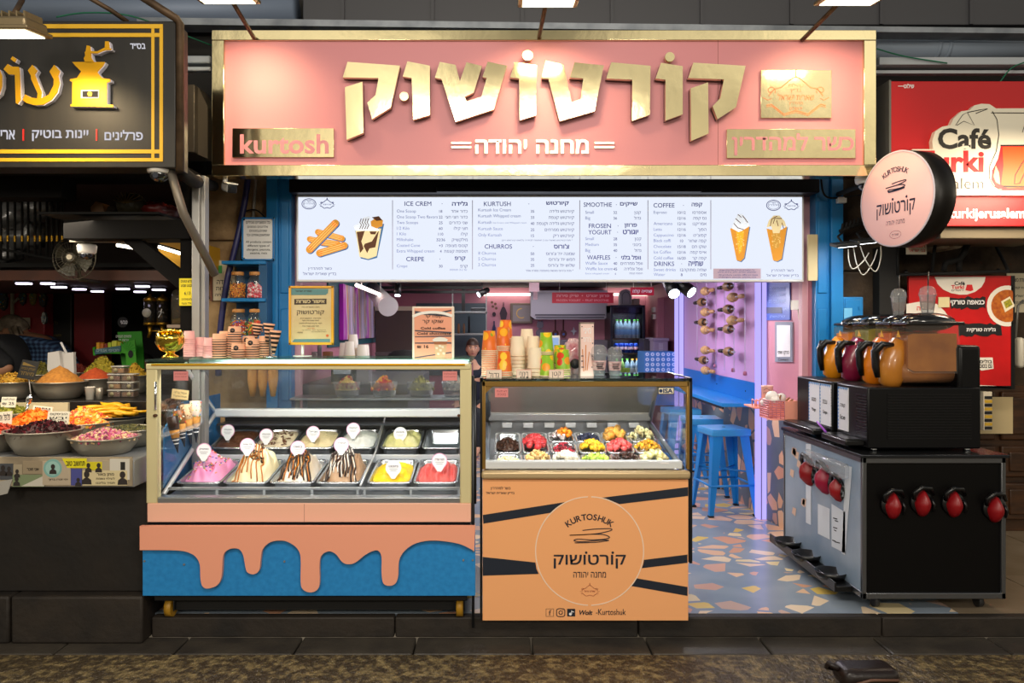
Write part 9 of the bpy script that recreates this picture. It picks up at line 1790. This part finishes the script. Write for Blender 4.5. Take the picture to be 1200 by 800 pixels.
def bent(label, hipx, Y, hip_z, sh, hd, skin, shirt, pants, headrot, arm, elb):
    """standing person bending forward to the left;sh, hd=shoulder centre and head centre in metres"""
    hx=hipx;H0=Vector((hx, Y, hip_z));S=Vector(sh);Hd=Vector(hd);mid=H0.lerp(S,.5)+Vector((.05,0,.05));nk=S.lerp(Hd,.45)
    J=[H0, mid, S, nk, S+Vector((0,-.17,-.02)), Vector(elb[0]), Vector(arm[0]), S+Vector((0,.17,-.02)), Vector(elb[1]), Vector(arm[1]), Vector((hx, Y-.09, hip_z-.06)), Vector((hx-.03, Y-.10,.50)), Vector((hx+.03, Y-.10,.08)), Vector((hx-.10, Y-.10,.035)), Vector((hx, Y+.09, hip_z-.06)), Vector((hx-.03, Y+.10,.50)), Vector((hx+.03, Y+.10,.08)), Vector((hx-.10, Y+.10,.035))]
    E=[(0,1),(1,2),(2,3),(2,4),(4,5),(5,6),(2,7),(7,8),(8,9),(0,10),(10,11),(11,12),(12,13),(0,14),(14,15),(15,16),(16,17)]
    R=[.125,.125,.12,.055,.062,.045,.030,.062,.045,.030,.085,.06,.045,.034,.085,.06,.045,.034];J0=list(J)
    hand_chain(J, E, R,6, Vector(arm[0])-Vector(elb[0]),(0,-1,.2),1);hand_chain(J, E, R,9, Vector(arm[1])-Vector(elb[1]),(0,1,.2),-1)
    T = MTr(Hd) @ headrot.to_4x4(); t = person(label,(hx, Y,0), J, E, R, T, skin); face(t, T)
    cloth(t, 'shirt', [J0[i] for i in (0,1,2,4,5,7,8)],[(0,1),(1,2),(2,3),(3,4),(2,5),(5,6)],[.165,.165,.155,.085,.066,.085,.066], shirt);cloth(t, 'trousers', [J0[i] for i in (0,10,11,12,14,15,16)],[(0,1),(1,2),(2,3),(0,4),(4,5),(5,6)],[.165,.105,.078,.06,.105,.078,.06], mat('trousers_'+pants, pants,.8));return t, T
PLAID = bpy.data.materials.new('plaid_blue');PLAID.use_nodes = True;t_ = PLAID.node_tree;b_ = t_.nodes['Principled BSDF'];b_.inputs['Roughness'].default_value = .8;tc_ = t_.nodes.new('ShaderNodeTexCoord');ws = []
for d_ in ('X', 'Z'):
    w_ = t_.nodes.new('ShaderNodeTexWave');w_.bands_direction = d_;w_.inputs['Scale'].default_value = 9;t_.links.new(tc_.outputs['Object'], w_.inputs['Vector']);ws.append(w_)
ad = t_.nodes.new('ShaderNodeMath');ad.operation = 'ADD';t_.links.new(ws[0].outputs[0], ad.inputs[0]);t_.links.new(ws[1].outputs[0], ad.inputs[1]);rp = t_.nodes.new('ShaderNodeValToRGB');rp.color_ramp.elements[0].color = H('1c2a4a');rp.color_ramp.elements[1].color = H('5a7ea8');rp.color_ramp.elements[0].position = .3;rp.color_ramp.elements[1].position = .95;ml_ = t_.nodes.new('ShaderNodeMath');ml_.operation = 'MULTIPLY';ml_.inputs[1].default_value = .5;t_.links.new(ad.outputs[0], ml_.inputs[0]);t_.links.new(ml_.outputs[0], rp.inputs[0]);t_.links.new(rp.outputs[0], b_.inputs['Base Color'])
Yp = 6.5
sh=Vector(W(34,398, Yp));hd=Vector(W(17,386, Yp-.05));rot=(MRo(-1.25,3, 'Z') @ MRo(.75,3, 'X'))
t, T=bent('person with long grey hair in a blue plaid shirt bending over the spices', PXX(58, Yp)+.18, Yp,.93, sh, hd, SKIN2, PLAID, '23262c', rot,((sh.x-.28, Yp-.32,1.02),(sh.x-.25, Yp+.10,1.03)),((sh.x-.06, Yp-.24,1.08),(sh.x-.02, Yp+.26,1.10)))
GH=mat('hair_grey', '8a7a66', .6, var=('5a4c3c', 20));hairshell(t, T, GH,.30,-.55,1.13, 'hair', .06);m=MB();r=Rnd(2)
for q in range(16): a=hd+Vector((.03+r.uniform(-.03,.05),-.10+r.uniform(-.02,.05), r.uniform(-.02,.04)));m.tube([a, a+Vector((.035+r.uniform(-.02,.03),-.01,-.10)), a+Vector((.05+r.uniform(-.02,.04),-.02,-.22-r.uniform(0,.06)))],[.012,.009,.005],6)
m.build('hair_locks', GH, t)
Yp=5.80;sh=Vector(W(-8,398, Yp));hd=Vector((sh.x-.20, Yp-.02, sh.z+.17));rot=(MRo(-1.3,3, 'Z') @ MRo(.4,3, 'X'))
t, T=bent('person in a black short sleeved shirt at the left edge of the spice stall', PXX(8, Yp)+.05, Yp,.94, sh, hd, SKIN2, mat('tee_black', '141416', .8), '1c1c20', rot,((sh.x-.16, Yp-.32,1.03),(sh.x-.2, Yp+.2,1.04)),((PXX(15, Yp-.2), Yp-.22, PZ(432, Yp-.2)),(sh.x-.05, Yp+.28,1.12)))
hairshell(t, T, mat('hair_black', '1a1410', .6),.42,-.4)
# ---------------------------------------------------------------- tidy up
bpy.data.objects.remove(_fo); bpy.data.curves.remove(_fc)
for o in list(COL.objects):
    if o.parent is None and o.get('label') == '': del o['label']
